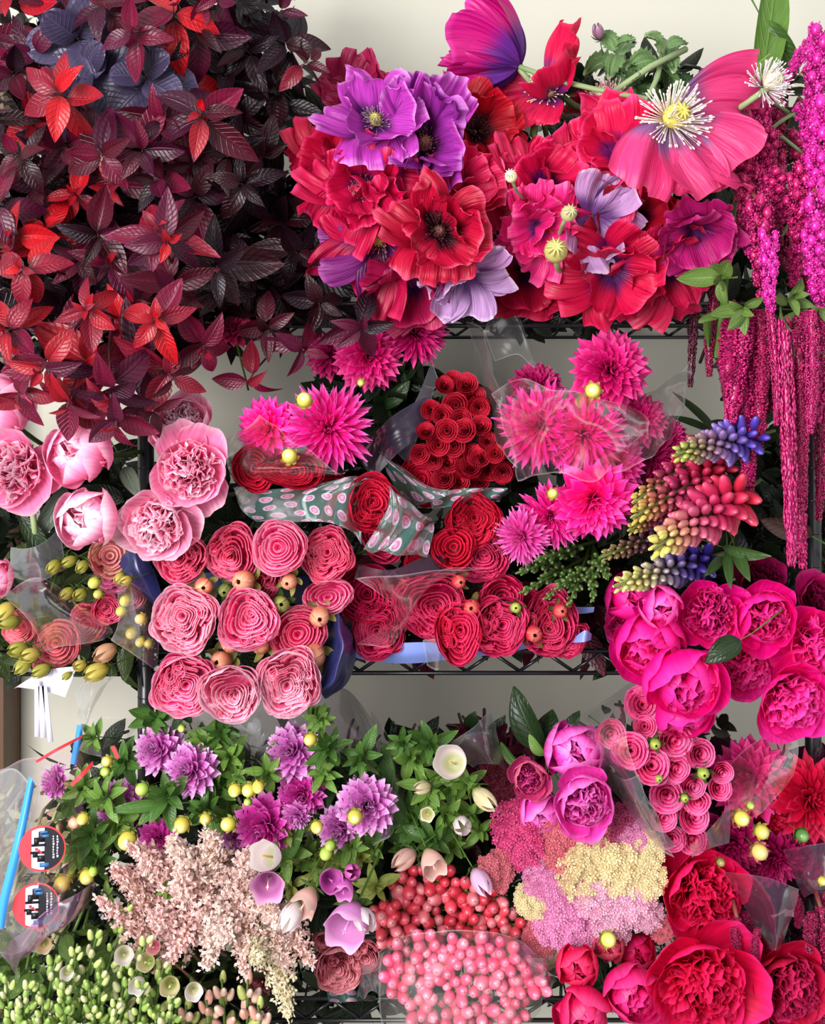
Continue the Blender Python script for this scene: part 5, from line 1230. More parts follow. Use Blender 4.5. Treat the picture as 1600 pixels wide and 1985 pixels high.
leaf_heap('leaf_mass', 'green leaves behind the olive buds at the frame edge', [(-40, 1080, 290, 1300, -.08, .05)], 140, 0.05, (C('#3c4c24'), C('#2c3c1c'), C('#5c6c38')), 18)
# card, cable ties, wraps
c0 = MB().add(*patch([PR((28, 1335, -.13), (85, 1300, -.15), (150, 1292, -.15)), PR((34, 1332, -.13), (80, 1338, -.15), (126, 1352, -.15))], 10, 6, 0.002))
tg = tag(obj('price_card', c0.mesh('price_card', 'white'), None), 'white crinkled card hanging on the film under the olive buds', 'card')
for (a, b, w, l) in [((72, 1320), (72, 1428), .0035, 'first white strip hanging from the card'), ((80, 1330), (84, 1430), .004, 'middle white strip hanging from the card'), ((86, 1330), (98, 1438), .0035, 'last white strip, slanting from the card to the zip bag')]:
    v, f, a_ = box(-w, w, -.0008, .0008, -S(b[1] - a[1], -.16), 0)
    v[:, 0] += v[:, 2] * -((b[0] - a[0]) / (b[1] - a[1]))
    tag(obj('cable_tie', MB().add(v, f, a_).mesh('cable_tie', 'white'), None, Matrix.Translation(P(a[0], a[1], -.16))), l, 'cable tie', 'white strips under the card')
film('dark_wrap', 'indigo wrap collar beside the coral garden rose', 'flower wrap', 'indigo', [PR((228, 1090, -.12), (262, 1060, -.13), (300, 1105, -.12)), PR((250, 1125, -.13), (275, 1120, -.14), (318, 1160, -.12)), PR((290, 1165, -.11), (310, 1180, -.12), (322, 1215, -.1))], 'indigo wraps', crumple=.002)
film('dark_wrap', 'indigo wrap curling under the lowest garden roses', 'flower wrap', 'indigo', [PR((640, 1185, -.13), (655, 1190, -.2), (675, 1215, -.12)), PR((635, 1240, -.15), (665, 1245, -.22), (690, 1255, -.12)), PR((625, 1300, -.17), (655, 1310, -.22), (672, 1320, -.12)), PR((590, 1350, -.17), (620, 1350, -.2), (640, 1350, -.12))], 'indigo wraps', crumple=.006, freq=30, fold=.004)
film('dark_wrap', 'indigo wrap band showing between the rows of garden roses', 'flower wrap', 'indigo', [PR((330, 1120, -.09), (450, 1110, -.1), (600, 1120, -.09)), PR((330, 1180, -.08), (450, 1150, -.09), (600, 1180, -.08))], 'indigo wraps', crumple=.003)
film('blue_wrap', 'cornflower blue wrap folded over the shelf edge under the red roses', 'flower wrap', 'blue', [PR((690, 1262, -.1), (800, 1245, -.15), (920, 1246, -.16), (1040, 1240, -.15), (1120, 1226, -.15)), PR((692, 1275, -.1), (800, 1268, -.14), (920, 1262, -.15), (1040, 1250, -.15), (1135, 1236, -.15)), PR((720, 1282, -.1), (800, 1286, -.12), (900, 1276, -.13), (1030, 1256, -.14), (1146, 1236, -.14))], crumple=.002, nu=50)
film('blue_wrap', 'small blue wrap flap poking out beside the hot pink peonies', 'flower wrap', 'blue', [PR((1045, 1162, -.1), (1100, 1172, -.12), (1152, 1176, -.12)), PR((1080, 1176, -.11), (1110, 1188, -.13), (1150, 1186, -.12))], crumple=.003)
film('blue_wrap', 'rounded pale blue wrap end beside the smooth magenta peony', 'flower wrap', 'blue', [PR((1118, 1232, -.18), (1135, 1222, -.2), (1147, 1228, -.18)), PR((1112, 1246, -.18), (1132, 1245, -.2), (1146, 1240, -.18))], crumple=.001, nu=12, nv=8)
# clear and dotted sleeves
film2('dotted_sleeve', 'dark green film sleeve with pink and white dots around the scarlet rose', 'flower sleeve', [
    ('film_sheet', 'film_dots', [PR((450, 950, -.08), (560, 946, -.14), (680, 925, -.18), (760, 935, -.16)), PR((470, 985, -.1), (560, 975, -.15), (640, 955, -.18), (700, 950, -.17)), PR((500, 1010, -.12), (590, 1020, -.17), (650, 1010, -.2), (700, 1060, -.18))], dict(dots=.9, fold=.006, seed=1, crumple=.009)),
    ('film_sheet', 'film_dots', [PR((748, 940, -.16), (770, 960, -.2), (830, 1000, -.16)), PR((752, 990, -.18), (780, 1010, -.21), (838, 1030, -.16)), PR((700, 1060, -.18), (750, 1070, -.22), (830, 1080, -.16))], dict(dots=.6, fold=.008, seed=2, crumple=.009)),
    ('film_sheet', 'film_dark', [PR((700, 1095, -.15), (760, 1105, -.18), (850, 1070, -.16)), PR((690, 1120, -.14), (770, 1120, -.18), (880, 1110, -.16))], dict(seed=3))])
film2('dotted_sleeve', 'dark dotted film sleeve around the small red roses', 'flower sleeve', [
    ('film_sheet', 'film_dots', [PR((735, 860, -.05), (740, 880, -.1), (770, 900, -.08)), PR((750, 920, -.08), (790, 930, -.13), (830, 940, -.14)), PR((790, 985, -.1), (840, 970, -.16), (890, 955, -.15))], dict(dots=.6, seed=4)),
    ('film_sheet', 'film_grey', [PR((740, 850, -.04), (800, 790, -.06), (840, 700, -.04)), PR((790, 900, -.06), (815, 830, -.08), (850, 730, -.05))], dict(seed=5)),
    ('film_sheet', 'film_dots', [PR((830, 950, -.15), (900, 950, -.16), (985, 945, -.14)), PR((840, 985, -.13), (910, 975, -.15), (970, 975, -.13))], dict(dots=.5, seed=6, fold=.004)),
    ('film_sheet', 'film_dark', [PR((690, 880, -.06), (760, 810, -.09), (830, 770, -.07)), PR((720, 930, -.08), (780, 870, -.11), (830, 830, -.08))], dict(seed=7))])
film2('clear_sleeve', 'clear film sleeve rising in pale folds between the red roses and the dahlias', 'flower sleeve', [
    ('film_sheet', 'film', [PR((905, 620, -.02), (940, 640, -.06), (965, 720, -.08)), PR((925, 700, -.05), (955, 760, -.12), (985, 800, -.16)), PR((960, 840, -.1), (975, 880, -.16), (1000, 910, -.2))], dict(seed=8, crumple=.006)),
    ('film_sheet', 'film', [PR((940, 640, 0), (985, 570, -.02), (1040, 700, -.02)), PR((960, 700, 0), (1010, 690, -.02), (1060, 740, -.04))], dict(seed=9, crumple=.006)),
    ('film_sheet', 'film_pink', [PR((960, 760, -.15), (1020, 740, -.21), (1110, 760, -.22), (1240, 800, -.2)), PR((985, 840, -.18), (1050, 830, -.25), (1150, 840, -.26), (1260, 830, -.22)), PR((1010, 925, -.2), (1060, 920, -.25), (1160, 930, -.26), (1230, 880, -.2))], dict(seed=10, crumple=.01, freq=26))])
film2('clear_sleeve', 'clear crinkled film between the highest dahlia and the violet lupin', 'flower sleeve', [
    ('film_sheet', 'film', [PR((1240, 770, -.04), (1290, 740, -.07), (1340, 700, -.05)), PR((1235, 830, -.08), (1290, 810, -.13), (1330, 760, -.1)), PR((1190, 920, -.18), (1250, 900, -.22), (1300, 850, -.16))], dict(seed=11, crumple=.009, freq=24))])
film2('clear_sleeve', 'clear sleeve around the large hot pink dahlia', 'flower sleeve', [
    ('film_sheet', 'film_pink', [PR((425, 850, -.08), (470, 830, -.13), (500, 800, -.13)), PR((440, 900, -.12), (500, 905, -.2), (640, 905, -.22)), PR((450, 930, -.12), (540, 935, -.17), (670, 915, -.2))], dict(seed=12, crumple=.008))])
film2('clear_sleeve', 'clear film over the red garden roses above the blue wrap', 'flower sleeve', [
    ('film_sheet', 'film_pink', [PR((690, 1120, -.16), (820, 1110, -.2), (960, 1100, -.2)), PR((770, 1190, -.19), (800, 1180, -.22), (850, 1110, -.2)), PR((690, 1250, -.17), (760, 1250, -.2), (790, 1200, -.2))], dict(seed=13, crumple=.004)),
    ('film_sheet', 'film', [PR((820, 1240, -.19), (850, 1236, -.2), (870, 1240, -.19)), PR((828, 1290, -.16), (848, 1300, -.17), (862, 1280, -.16))], dict(seed=14, crumple=.002, nu=10, nv=8))])
film2('tinted_sleeve', 'pink-tinted film folded over the salmon blooms at the frame edge', 'flower sleeve', [
    ('film_sheet', 'film_pink', [PR((10, 1150, -.15), (60, 1125, -.2), (110, 1140, -.2), (160, 1180, -.2)), PR((50, 1200, -.18), (110, 1190, -.23), (170, 1205, -.23), (215, 1220, -.21)), PR((90, 1260, -.16), (140, 1250, -.2), (190, 1245, -.21), (210, 1235, -.2))], dict(seed=15, crumple=.006)),
    ('film_sheet', 'film_pink', [PR((228, 1110, -.14), (260, 1130, -.17), (300, 1160, -.16)), PR((230, 1200, -.17), (275, 1210, -.21), (310, 1220, -.18)), PR((215, 1240, -.17), (265, 1275, -.19), (305, 1300, -.16))], dict(seed=16, crumple=.005)),
    ('film_sheet', 'film', [PR((140, 1330, -.12), (180, 1320, -.14), (225, 1310, -.12)), PR((150, 1370, -.13), (175, 1360, -.15), (200, 1340, -.13)), PR((148, 1430, -.1), (155, 1425, -.12), (165, 1420, -.1))], dict(seed=17, crumple=.006)),
    ('film_sheet', 'film_grey', [PR((20, 1060, -.12), (70, 1060, -.15), (120, 1020, -.12)), PR((20, 1120, -.13), (80, 1130, -.17), (130, 1100, -.14))], dict(seed=18, crumple=.006))])
# ================================================================ bottom shelf
for (px, py, r, Y, dx, dz, k, pr, l) in [
    (310, 1452, 50, -.12, -.3, .4, LAV, 2, 'lilac dahlia nearest the rack post, highest on the bottom shelf'), (372, 1492, 52, -.15, -.3, .3, LAV, 2, 'lilac dahlia just below the one nearest the post'), (108, 1515, 34, -.14, -1.4, .3, LAV, 2, 'small lilac dahlia seen side-on against the zip bag'),
    (235, 1560, 50, -.12, -.2, .6, LAV, 2, 'lilac dahlia half hidden by green blades'), (262, 1590, 42, -.10, 0, 0, LAV, 2, 'pink-lilac dahlia in the shade under the blade leaf'), (308, 1625, 40, -.14, .1, -.1, LAVD, 1, 'open mauve dahlia between two yellow buds'),
    (568, 1460, 56, -.13, -.2, .4, LAV, 2, 'lilac dahlia with a yellow-green bud pressed against it'), (585, 1540, 48, -.14, .1, .1, LAVD, 2, 'magenta dahlia right under the highest bud'), (515, 1600, 62, -.15, -.2, -.1, LAVD, 2, 'round purple-pink dahlia above the astilbe'),
    (452, 1615, 34, -.10, -.3, 0, LAV, 2, 'shaded lilac dahlia beside the round purple-pink one'), (712, 1560, 58, -.15, .1, .3, LAV, 2, 'palest lilac dahlia with a yellow bud in front'), (662, 1605, 48, -.14, -.2, -.1, LAV, 2, 'lilac dahlia under the yellow bud'), (575, 1580, 30, -.16, .1, -.5, LAV, 2, 'small lilac dahlia drooping under the magenta one')]:
    bloom(DAH[pr], 'dahlia', l, 'dahlia', px, py, r, Y, dx, dz, R.random() * 360, k, 'lilac dahlias')
PH = 'beside the blue strip of the bag|under the first one by the bag|in the leaves under the upper lilac pair|low beside the bag next to a pinkish one|pinkish, beside the green one by the bag|flat and pale under the half hidden dahlia|between the mauve dahlia and the post|round, left of a close pair|right in the close pair over the dark leaves|tilted at the end of the close pair|hanging above the astilbe, first|hanging above the astilbe, second|on the highest lilac dahlia of the middle|in front of the palest lilac dahlia|under the palest dahlia, partly green|lowest beside the printed bag|green one near the lowest by the bag|tiny, near the astilbe top|in the green leaves at the upper edge|beside the dark leaves by the post|under the drooping lilac dahlia|on a stalk above the bellflowers'.split('|')
for i, (px, py, r, k) in enumerate([(207, 1476, 14, YBUD), (204, 1496, 13, GBUDC), (275, 1530, 17, GBUDC), (160, 1588, 15, YBUD), (143, 1596, 15, K('#d8a888', '#b09060', '#e8c4a8')), (246, 1630, 23, YBUD), (352, 1600, 20, YBUD), (455, 1532, 17, YBUD), (482, 1532, 18, YBUD), (500, 1526, 16, YBUD), (398, 1588, 15, YBUD), (442, 1598, 19, YBUD), (601, 1434, 16, YBUD), (688, 1584, 19, YBUD), (632, 1655, 17, GBUDC), (120, 1714, 21, YBUD), (168, 1700, 19, YBUD), (180, 1690, 12, GBUDC), (352, 1412, 10, GBUDC), (480, 1555, 10, GBUDC), (614, 1604, 16, YBUD), (640, 1640, 14, GBUDC)]):
    bloom(BUD, 'dahlia_bud', 'yellow-green dahlia bud ' + PH[i], 'flower bud', px, py, r, -.21, R.uniform(-.5, .5), R.uniform(-.7, .3), 0, k, 'yellow-green dahlia buds')
LGRN = (C('#6f9440'), C('#4f7430'), C('#a0bc62'))
MGRN = (C('#4a702e'), C('#34561f'), C('#6f9444'))
SM = [BLEAF[0], BLEAF[1], LEAF[1]]
sp = [(180, 1430, 44, LGRN), (240, 1478, 55, MGRN), (300, 1395, 60, MGRN), (160, 1530, 50, LGRN), (130, 1560, 48, MGRN), (200, 1545, 60, LGRN), (325, 1540, 70, MGRN), (290, 1565, 50, LGRN), (180, 1620, 62, MGRN), (230, 1600, 62, LGRN), (150, 1650, 55, LGRN), (185, 1670, 55, MGRN), (400, 1440, 64, LGRN), (440, 1465, 60, LGRN), (420, 1530, 70, MGRN), (455, 1500, 50, LGRN), (395, 1570, 62, MGRN), (440, 1580, 55, LGRN), (430, 1420, 50, MGRN), (520, 1500, 60, LGRN), (620, 1395, 36, LGRN), (635, 1450, 62, MGRN), (625, 1500, 52, LGRN), (550, 1650, 62, LGRN), (600, 1570, 55, MGRN), (680, 1640, 50, LGRN), (700, 1470, 58, MGRN), (600, 1660, 55, LGRN), (355, 1380, 40, DKGREEN), (650, 1530, 70, DKGREEN), (690, 1510, 70, DKGREEN), (720, 1640, 45, LGRN), (780, 1440, 40, MGRN), (560, 1610, 55, (C('#7c8c3c'), C('#5c7a30'), C('#a8b058')))]
for i, (px, py, r, c) in enumerate(sp):
    kk = sum(1 for s in sp[:i] if abs(s[1] - py) < 400 and s[3] is c)
    nm = {id(LGRN): 'bright green', id(MGRN): 'mid green', id(DKGREEN): 'dark green'}.get(id(c), 'yellow-green')
    leaf_sprig(f'{nm} leaf sprig {"above" if py < 1500 else "level with" if py < 1600 else "below"} the paired yellow buds, {["first", "second", "third", "fourth", "fifth", "sixth", "seventh", "eighth", "ninth", "tenth", "eleventh", "twelfth", "thirteenth", "fourteenth", "fifteenth"][sorted(s[0] for s in sp if s[3] is c and (s[1] < 1500) == (py < 1500) and (s[1] < 1600) == (py < 1600)).index(px)]} from the bag',
               px, py, -.12 - R.uniform(0, .06), R.uniform(-.6, .6), R.uniform(-.1, .8), r * .92, 13, c, 200 + i, SM, group='dahlia leaf sprigs', spread=(15, 95))
single_leaf('long dark green blade leaf crossing the half hidden lilac dahlia', P(330, 1558, -.17), P(200, 1572, -.2), S(30), MGRN, BLEAF[0], 90)
single_leaf('dark leaf pointing up against the lower rack post', P(310, 1420, -.1), P(262, 1362, -.08), S(40), DKGREEN, BLEAF[0], 40)
single_leaf('broad dark leaf under the second lilac dahlia', P(350, 1530, -.12), P(440, 1500, -.13), S(60), DKGREEN, BLEAF[0], 20)
leaf_sprig('leafy green shoot tip rising over the middle lilac dahlia', 612, 1392, -.13, .1, 1.5, 48, 9, LGRN, 300, SM, spread=(10, 60))
for (a, b, w, l) in [((735, 1520, -.1), (690, 1450, -.12), 44, 'large dark green leaf beside the palest lilac dahlia'), ((755, 1540, -.09), (745, 1440, -.1), 40, 'upright green leaf at the edge of the clear film'), ((790, 1610, -.1), (760, 1530, -.1), 34, 'green leaf between the palest dahlia and the white bells'), ((550, 1680, -.16), (595, 1590, -.17), 24, 'long yellow-green leaf by the round purple-pink dahlia')]:
    single_leaf(l, P(*a), P(*b), S(w), MGRN, BLEAF[0], 60, group='blade leaves on the bottom shelf')
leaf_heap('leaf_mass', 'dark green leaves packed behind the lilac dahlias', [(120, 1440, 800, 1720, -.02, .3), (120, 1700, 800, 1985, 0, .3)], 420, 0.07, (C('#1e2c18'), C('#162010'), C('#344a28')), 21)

# white bells in leafy green
WB = K('#e8dcdc', '#c8cca0', '#f8f2f0', '#d8b060'); PB = K('#e0b4a8', '#b8b080', '#f0d4c8'); PKB = K('#c878b4', '#b05c9c', '#e8b4d8', '#e8e0b0')
TUB = K('#dcd0a4', '#a8b068', '#f0e8d0')
for (pr, px, py, r, dx, dz, k, l) in [
    (BEL[1], 876, 1478, 33, -.2, .4, WB, 'white bellflower opening upward beside the folded film'), (LBUD, 896, 1600, 27, .1, .1, WB, 'white bellflower bud pointing down in the green leaves'), (LBUD, 938, 1548, 28, 1.0, -.6, TUB, 'cream tubular bellflower reaching to the lilac-pink peonies'),
    (BEL[0], 830, 1578, 15, -.2, .2, TUB, 'tiny cream starry bellflower in the green leaves'), (LBUD, 820, 1527, 20, -1.2, .1, TUB, 'yellowish closed bell left in the green leaves'), (LBUD, 785, 1665, 28, -1.0, -.4, PB, 'pinkish bell lying above the red berries'), (BEL[1], 838, 1672, 26, .4, -.6, PB, 'pinkish bell hanging beside the lying one'),
    (BEL[0], 520, 1712, 35, .05, -.1, PKB, 'open lilac bellflower with a cream star heart'), (BEL[1], 520, 1660, 30, -.6, .5, WB, 'white bell behind the open lilac bellflower'), (BEL[1], 676, 1788, 42, -.3, -.3, K('#d890cc', '#b860a8', '#f0c4e8'), 'large lilac-pink bell beside the cream one'), (LBUD, 706, 1782, 32, .4, -.1, WB, 'plump cream-white bell, close to the large lilac-pink one'),
    (BEL[1], 592, 1748, 28, -.5, -.6, PB, 'peach bell hanging above the astilbe tips'), (LBUD, 565, 1775, 32, -.5, -.8, WB, 'white bell drooping into the astilbe'), (BEL[1], 640, 1705, 24, .3, .2, K('#c860b4', '#a84494', '#dc94cc'), 'small magenta bell in yellow-green bracts'), (BEL[1], 668, 1722, 20, -.2, -.5, K('#c868b8', '#a84494', '#e4a4d4'), 'small mauve bell under the magenta one'), (LBUD, 683, 1690, 24, .3, .4, K('#d060b0', '#b04494', '#e494cc'), 'rosy closed bell over the small bells'),
    (LBUD, 932, 1708, 28, .6, -.7, K('#e8c0e0', '#d8b8c8', '#f8e4f4'), 'pale lilac bell lying on the red berries'), (LBUD, 850, 1850, 0.1, 0, 0, PB, None)]:
    if l: bloom(pr, 'bellflower', l, 'bellflower', px, py, r, -.26 if px < 720 else -.18, dx, dz, R.random() * 60, k, 'bellflowers')
for i, (px, py, r) in enumerate([(800, 1470, 60), (835, 1445, 52), (870, 1530, 58), (830, 1530, 60), (800, 1590, 60), (865, 1580, 62), (910, 1580, 50), (840, 1630, 55), (880, 1640, 50), (905, 1520, 46), (780, 1640, 50), (930, 1610, 44), (700, 1660, 50), (660, 1680, 46), (730, 1720, 48), (620, 1690, 46), (560, 1720, 44)]):
    leaf_sprig(f'{"leafy green" if i < 12 else "yellow-green leafy"} bellflower shoot, {ORD[i] if i < 12 else ORD[i - 12]} {"among the white bells from the top" if i < 12 else "among the lilac and magenta bells"}', px, py, -.09 - R.uniform(0, .05), R.uniform(-.4, .4), R.uniform(0, .6), r, 10,
               (LGRN, MGRN, (C('#6f9440'), C('#4c7a2c'), C('#a0bc64')))[i % 3] if i < 12 else (C('#a4b058'), C('#7c9440'), C('#c8cc80')), 400 + i, SM, group='bellflower shoots', spread=(10, 90))
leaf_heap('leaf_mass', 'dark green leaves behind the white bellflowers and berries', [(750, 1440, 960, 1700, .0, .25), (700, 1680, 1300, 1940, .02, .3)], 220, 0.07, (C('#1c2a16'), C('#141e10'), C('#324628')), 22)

# astilbe
AC = [(C('#fde6dc'), C('#f0c0b4'), C('#fffaf4')), (C('#fcd8d4'), C('#ecb4b0'), C('#fff2ee')), (C('#fcdcd4'), C('#ecb0a8'), C('#fff4ee')), (C('#f8f0d0'), C('#d8c898'), C('#fffaea'))]
al = [((330, 1760), (215, 1680), 34, 1), ((340, 1740), (270, 1650), 36, 2), ((400, 1740), (330, 1625), 40, 0), ((420, 1730), (405, 1610), 40, 0), ((450, 1760), (480, 1650), 36, 2), ((330, 1860), (190, 1740), 30, 1), ((380, 1820), (290, 1770), 36, 1), ((420, 1700), (330, 1860), 36, 1), ((450, 1690), (400, 1880), 40, 0), ((490, 1700), (470, 1890), 38, 2), ((500, 1740), (560, 1880), 34, 0), ((540, 1760), (605, 1870), 30, 2), ((520, 1790), (562, 1975), 34, 3), ((470, 1780), (500, 1860), 36, 3), ((380, 1700), (250, 1640), 34, 1), ((360, 1770), (350, 1700), 40, 2), ((470, 1700), (540, 1790), 34, 0), ((420, 1760), (440, 1820), 40, 0), ((330, 1800), (240, 1700), 32, 2)]
aw = 'pointing up at the printed bag|rising below the flat yellow bud|bright and upright under the mauve dahlia|tallest, touching the yellow buds|leaning to the open lilac bellflower|pointing at the film over the green buds|dusky pink in the middle slope|drooping over the green buds|broad and nearly white, hanging|blush, hanging beside the white one|pale, hanging under the peach bell|ending beside the salmon rose|cream with the longest tip, hanging past the shelf rail|creamy and short over the dark gap|dusky, nearest the bag corner|short and blush in the upper middle|pale, beside the drooping white bell|white, facing straight out in the centre|blush, above the green buds'.split('|')
for i, (a, b, w, c) in enumerate(al): astilbe('astilbe plume ' + aw[i], P(*a, -.13), P(*b, -.23), S(w * 1.35), AC[c], i)
for i, (px, py) in enumerate([(290, 1690), (205, 1735), (320, 1730)]): leaf_sprig(('small green star of leaves in the pink astilbe', 'little green leaves between astilbe and green buds', 'tiny green tuft low in the astilbe')[i], px, py, -.19, 0, .2, 24, 7, LGRN, 500 + i, SM)

# green bud stems
GP = [(C('#a0b860'), C('#7c9c44'), C('#c4d48c')), (C('#b8c878'), C('#8ca450'), C('#dce4b0')), (C('#c4c490'), C('#98a860'), C('#e8e4c4')), (C('#8aa850'), C('#6c8c3c'), C('#acc474'))]
gl = [((150, 2060), (250, 1750)), ((130, 2080), (190, 1800)), ((100, 2090), (150, 1830)), ((60, 2100), (110, 1850)), ((20, 2110), (60, 1900)), ((200, 2070), (290, 1810)), ((230, 2080), (240, 1850)), ((170, 2100), (200, 1880)), ((140, 2110), (120, 1900)), ((90, 2110), (40, 1940)), ((270, 2090), (320, 1860)), ((250, 2110), (280, 1900)), ((40, 2120), (10, 1890)), ((210, 2120), (170, 1900)), ((300, 2110), (340, 1930)), ((110, 2130), (80, 1930)), ((330, 2120), (300, 1960)), ((190, 2130), (230, 1940))]
gw = 'tallest, ending in the astilbe|second tallest beside the bag tip|just under the white film tip|under the bag fold|at the bag end by the edge|leaning under the astilbe plumes|directly below the tallest|in the middle of the green bunch|between the fold and the middle|low at the frame corner|furthest into the shadow|low in the shadow|at the frame edge|short, in the lower middle|lowest in the shadow beside the peach buds|short, above the frame corner|lowest near the peach buds|lowest in the centre of the bunch'.split('|')
for i, (a, b) in enumerate(gl): bud_stem('green bell-budded stem ' + gw[i], P(*a, -.12), P(*b, -.2 - .02 * (i % 3)), 24, S(34), GP, 50 + i, 9.5)
PP = [(C('#dca090'), C('#98a058'), C('#e8c4b4')), (C('#e0b8a4'), C('#a8a868'), C('#f0dccc')), (C('#b0b868'), C('#8a9c50'), C('#d0d090'))]
for i, (a, b) in enumerate([((440, 2040), (430, 1900)), ((480, 2050), (480, 1900)), ((420, 2060), (400, 1940)), ((520, 2060), (500, 1950)), ((370, 2060), (360, 1950))]): bud_stem('stem of peachy pink buds %s' % ('behind the shelf rail, tallest', 'nearest the cream astilbe tip', 'second from the green buds', 'lowest beside the shelf wires', 'closest to the green buds')[i], P(*a, -.1), P(*b, -.16), 12, S(36), PP, 80 + i, 12, 'peachy bud stems')
for (px, py, r, k, l) in [(300, 1835, 14, K('#e49aa0', '#c86a80', '#f0b8b8'), 'small peach-pink blossom over the green buds'), (240, 1850, 19, WB, 'white cup blossom in the green bud bunch'), (285, 1865, 18, TUB, 'cream blossom under the peach-pink one'), (268, 1908, 17, WB, 'white blossom lower in the green bud bunch'), (375, 1920, 18, WB, 'white starry blossom in the shadow'), (330, 1910, 20, TUB, 'round cream blossom beside the starry one'), (85, 1830, 16, TUB, 'cream blossom near the bag fold'), (130, 1885, 14, WB, 'pale blossom under the bag fold')]:
    bloom(BEL[1], 'small_blossom', l, 'flower', px, py, r, -.23, R.uniform(-.3, .3), R.uniform(-.2, .5), 0, k, 'small blossoms among the green buds')
leaf_heap('leaf_mass', 'green leaves and stalks behind the green bud stems', [(-40, 1800, 400, 2060, -.08, .1)], 420, 0.045, (C('#5c7a38'), C('#46622a'), C('#86a054')), 23)
leaf_heap('leaf_mass', 'olive and dark leaves in the shadow beside the shelf rail', [(330, 1880, 560, 2060, -.04, .15)], 160, 0.05, (C('#3a4424'), C('#2a3418'), C('#5a6438')), 24)

# salmon roses and berries
for (px, py, r, l) in [(655, 1866, 48, 'salmon garden rose above the shelf rail'), (705, 1846, 34, 'salmon rose tucked behind the other'), (520, 1905, 44, 'dusky rose in the shadow behind the cream astilbe'), (628, 1820, 22, 'small dusty rose under the astilbe')]:
    bloom(ROS[0 if r > 40 else 3], 'garden_rose', l, 'rose', px, py, r, -.1 if px != 520 else .02, R.uniform(-.2, .2), -.1, R.random() * 360, K('#dc7084', '#bc4460', '#eca4ac'), 'salmon garden roses')
BR = [(C('#c83040'), C('#8a1c28'), C('#dc5060')), (C('#d04454'), C('#982434'), C('#e07080')), (C('#d8707c'), C('#a84450'), C('#e89c9c'))]
BP = [(C('#e0587c'), C('#b8f0a0'), C('#f08ca4')), (C('#e8708c'), C('#b83858'), C('#f4a8b8')), (C('#e44c74'), C('#a82c50'), C('#f08ca8'))]
BP = [(a, C('#b04058'), c) for a, b, c in BP]
up = [(790, 1710), (845, 1700), (770, 1760), (820, 1745), (870, 1735), (915, 1735), (790, 1800), (845, 1790), (900, 1785), (950, 1745), (960, 1785), (1000, 1800), (770, 1810), (930, 1815), (740, 1785)]
uw = 'highest, under the lying pinkish bell|under the hanging pinkish bell|in the upper dark corner|in the upper middle|paler, beside the lilac bell|under the lilac bell|above the film edge on the dark side|above the film edge in the middle|paler, in the lower middle|beside the yarrow, upper|beside the yarrow, middle|under the yarrow at the film edge|lowest on the dark side|behind the film edge towards the yarrow|outermost, near the plump white bell'.split('|')
for i, (px, py) in enumerate(up): hypericum('spray of red berries ' + uw[i], px, py, -.1 - .005 * (i % 3), 34, 8, BR, i, 'red berry sprays')
lo = [(775, 1860), (770, 1905), (830, 1840), (830, 1895), (885, 1850), (880, 1910), (935, 1850), (935, 1905), (985, 1860), (990, 1915), (820, 1950), (880, 1965), (940, 1965), (995, 1965), (1035, 1900), (850, 1870), (960, 1885)]
lw_ = 'at the film corner nearest the salmon roses|under the film corner one|in the top row, second|below the top row, second|in the top row, third|centre, below the third|in the top row, fourth|centre, below the fourth|in the top row, fifth|below the fifth|at the bottom, first|at the bottom, second|at the bottom, third|at the bottom nearest the crimson bud peonies|against the crinkled film side|between second and third of the top row|between fourth and fifth of the top row'.split('|')
for i, (px, py) in enumerate(lo): hypericum('spray of pink berries ' + lw_[i], px, py, -.19 - .004 * (i % 3), 32, 8, BP, 40 + i, 'pink berry sprays')
film2('berry_sleeve', 'clear crinkled sleeve around the pink berries', 'flower sleeve', [
    ('film_sheet', 'film', [PR((735, 1840, -.15), (800, 1812, -.21), (900, 1803, -.22), (1010, 1825, -.2), (1065, 1880, -.15)), PR((735, 1900, -.17), (800, 1890, -.24), (900, 1885, -.26), (1010, 1890, -.24), (1060, 1900, -.17)), PR((740, 1990, -.17), (800, 2010, -.23), (900, 2010, -.25), (1000, 2010, -.22), (1050, 1960, -.16))], dict(seed=30, crumple=.005)),
    ('film_sheet', 'film_grey', [PR((1000, 1820, -.18), (1030, 1850, -.2), (1080, 1870, -.17)), PR((1025, 1860, -.19), (1050, 1880, -.21), (1085, 1900, -.17)), PR((1040, 1920, -.18), (1055, 1925, -.19), (1085, 1905, -.17))], dict(seed=31, crumple=.012, freq=40, fold=.004)),
    ('film_sheet', 'film_grey', [PR((700, 1880, -.12), (730, 1860, -.17), (760, 1820, -.18)), PR((690, 1935, -.1), (730, 1925, -.15), (755, 1900, -.17))], dict(seed=32, crumple=.012, freq=40, fold=.004))])
film('dotted_sleeve', 'end of a dotted film sleeve lying on the lowest shelf rail', 'flower sleeve', 'film_dots', [PR((635, 1925, -.02), (680, 1915, -.06), (720, 1930, -.02)), PR((640, 1945, -.02), (680, 1940, -.07), (725, 1940, -.02))], dots=.35, nu=14, nv=8)

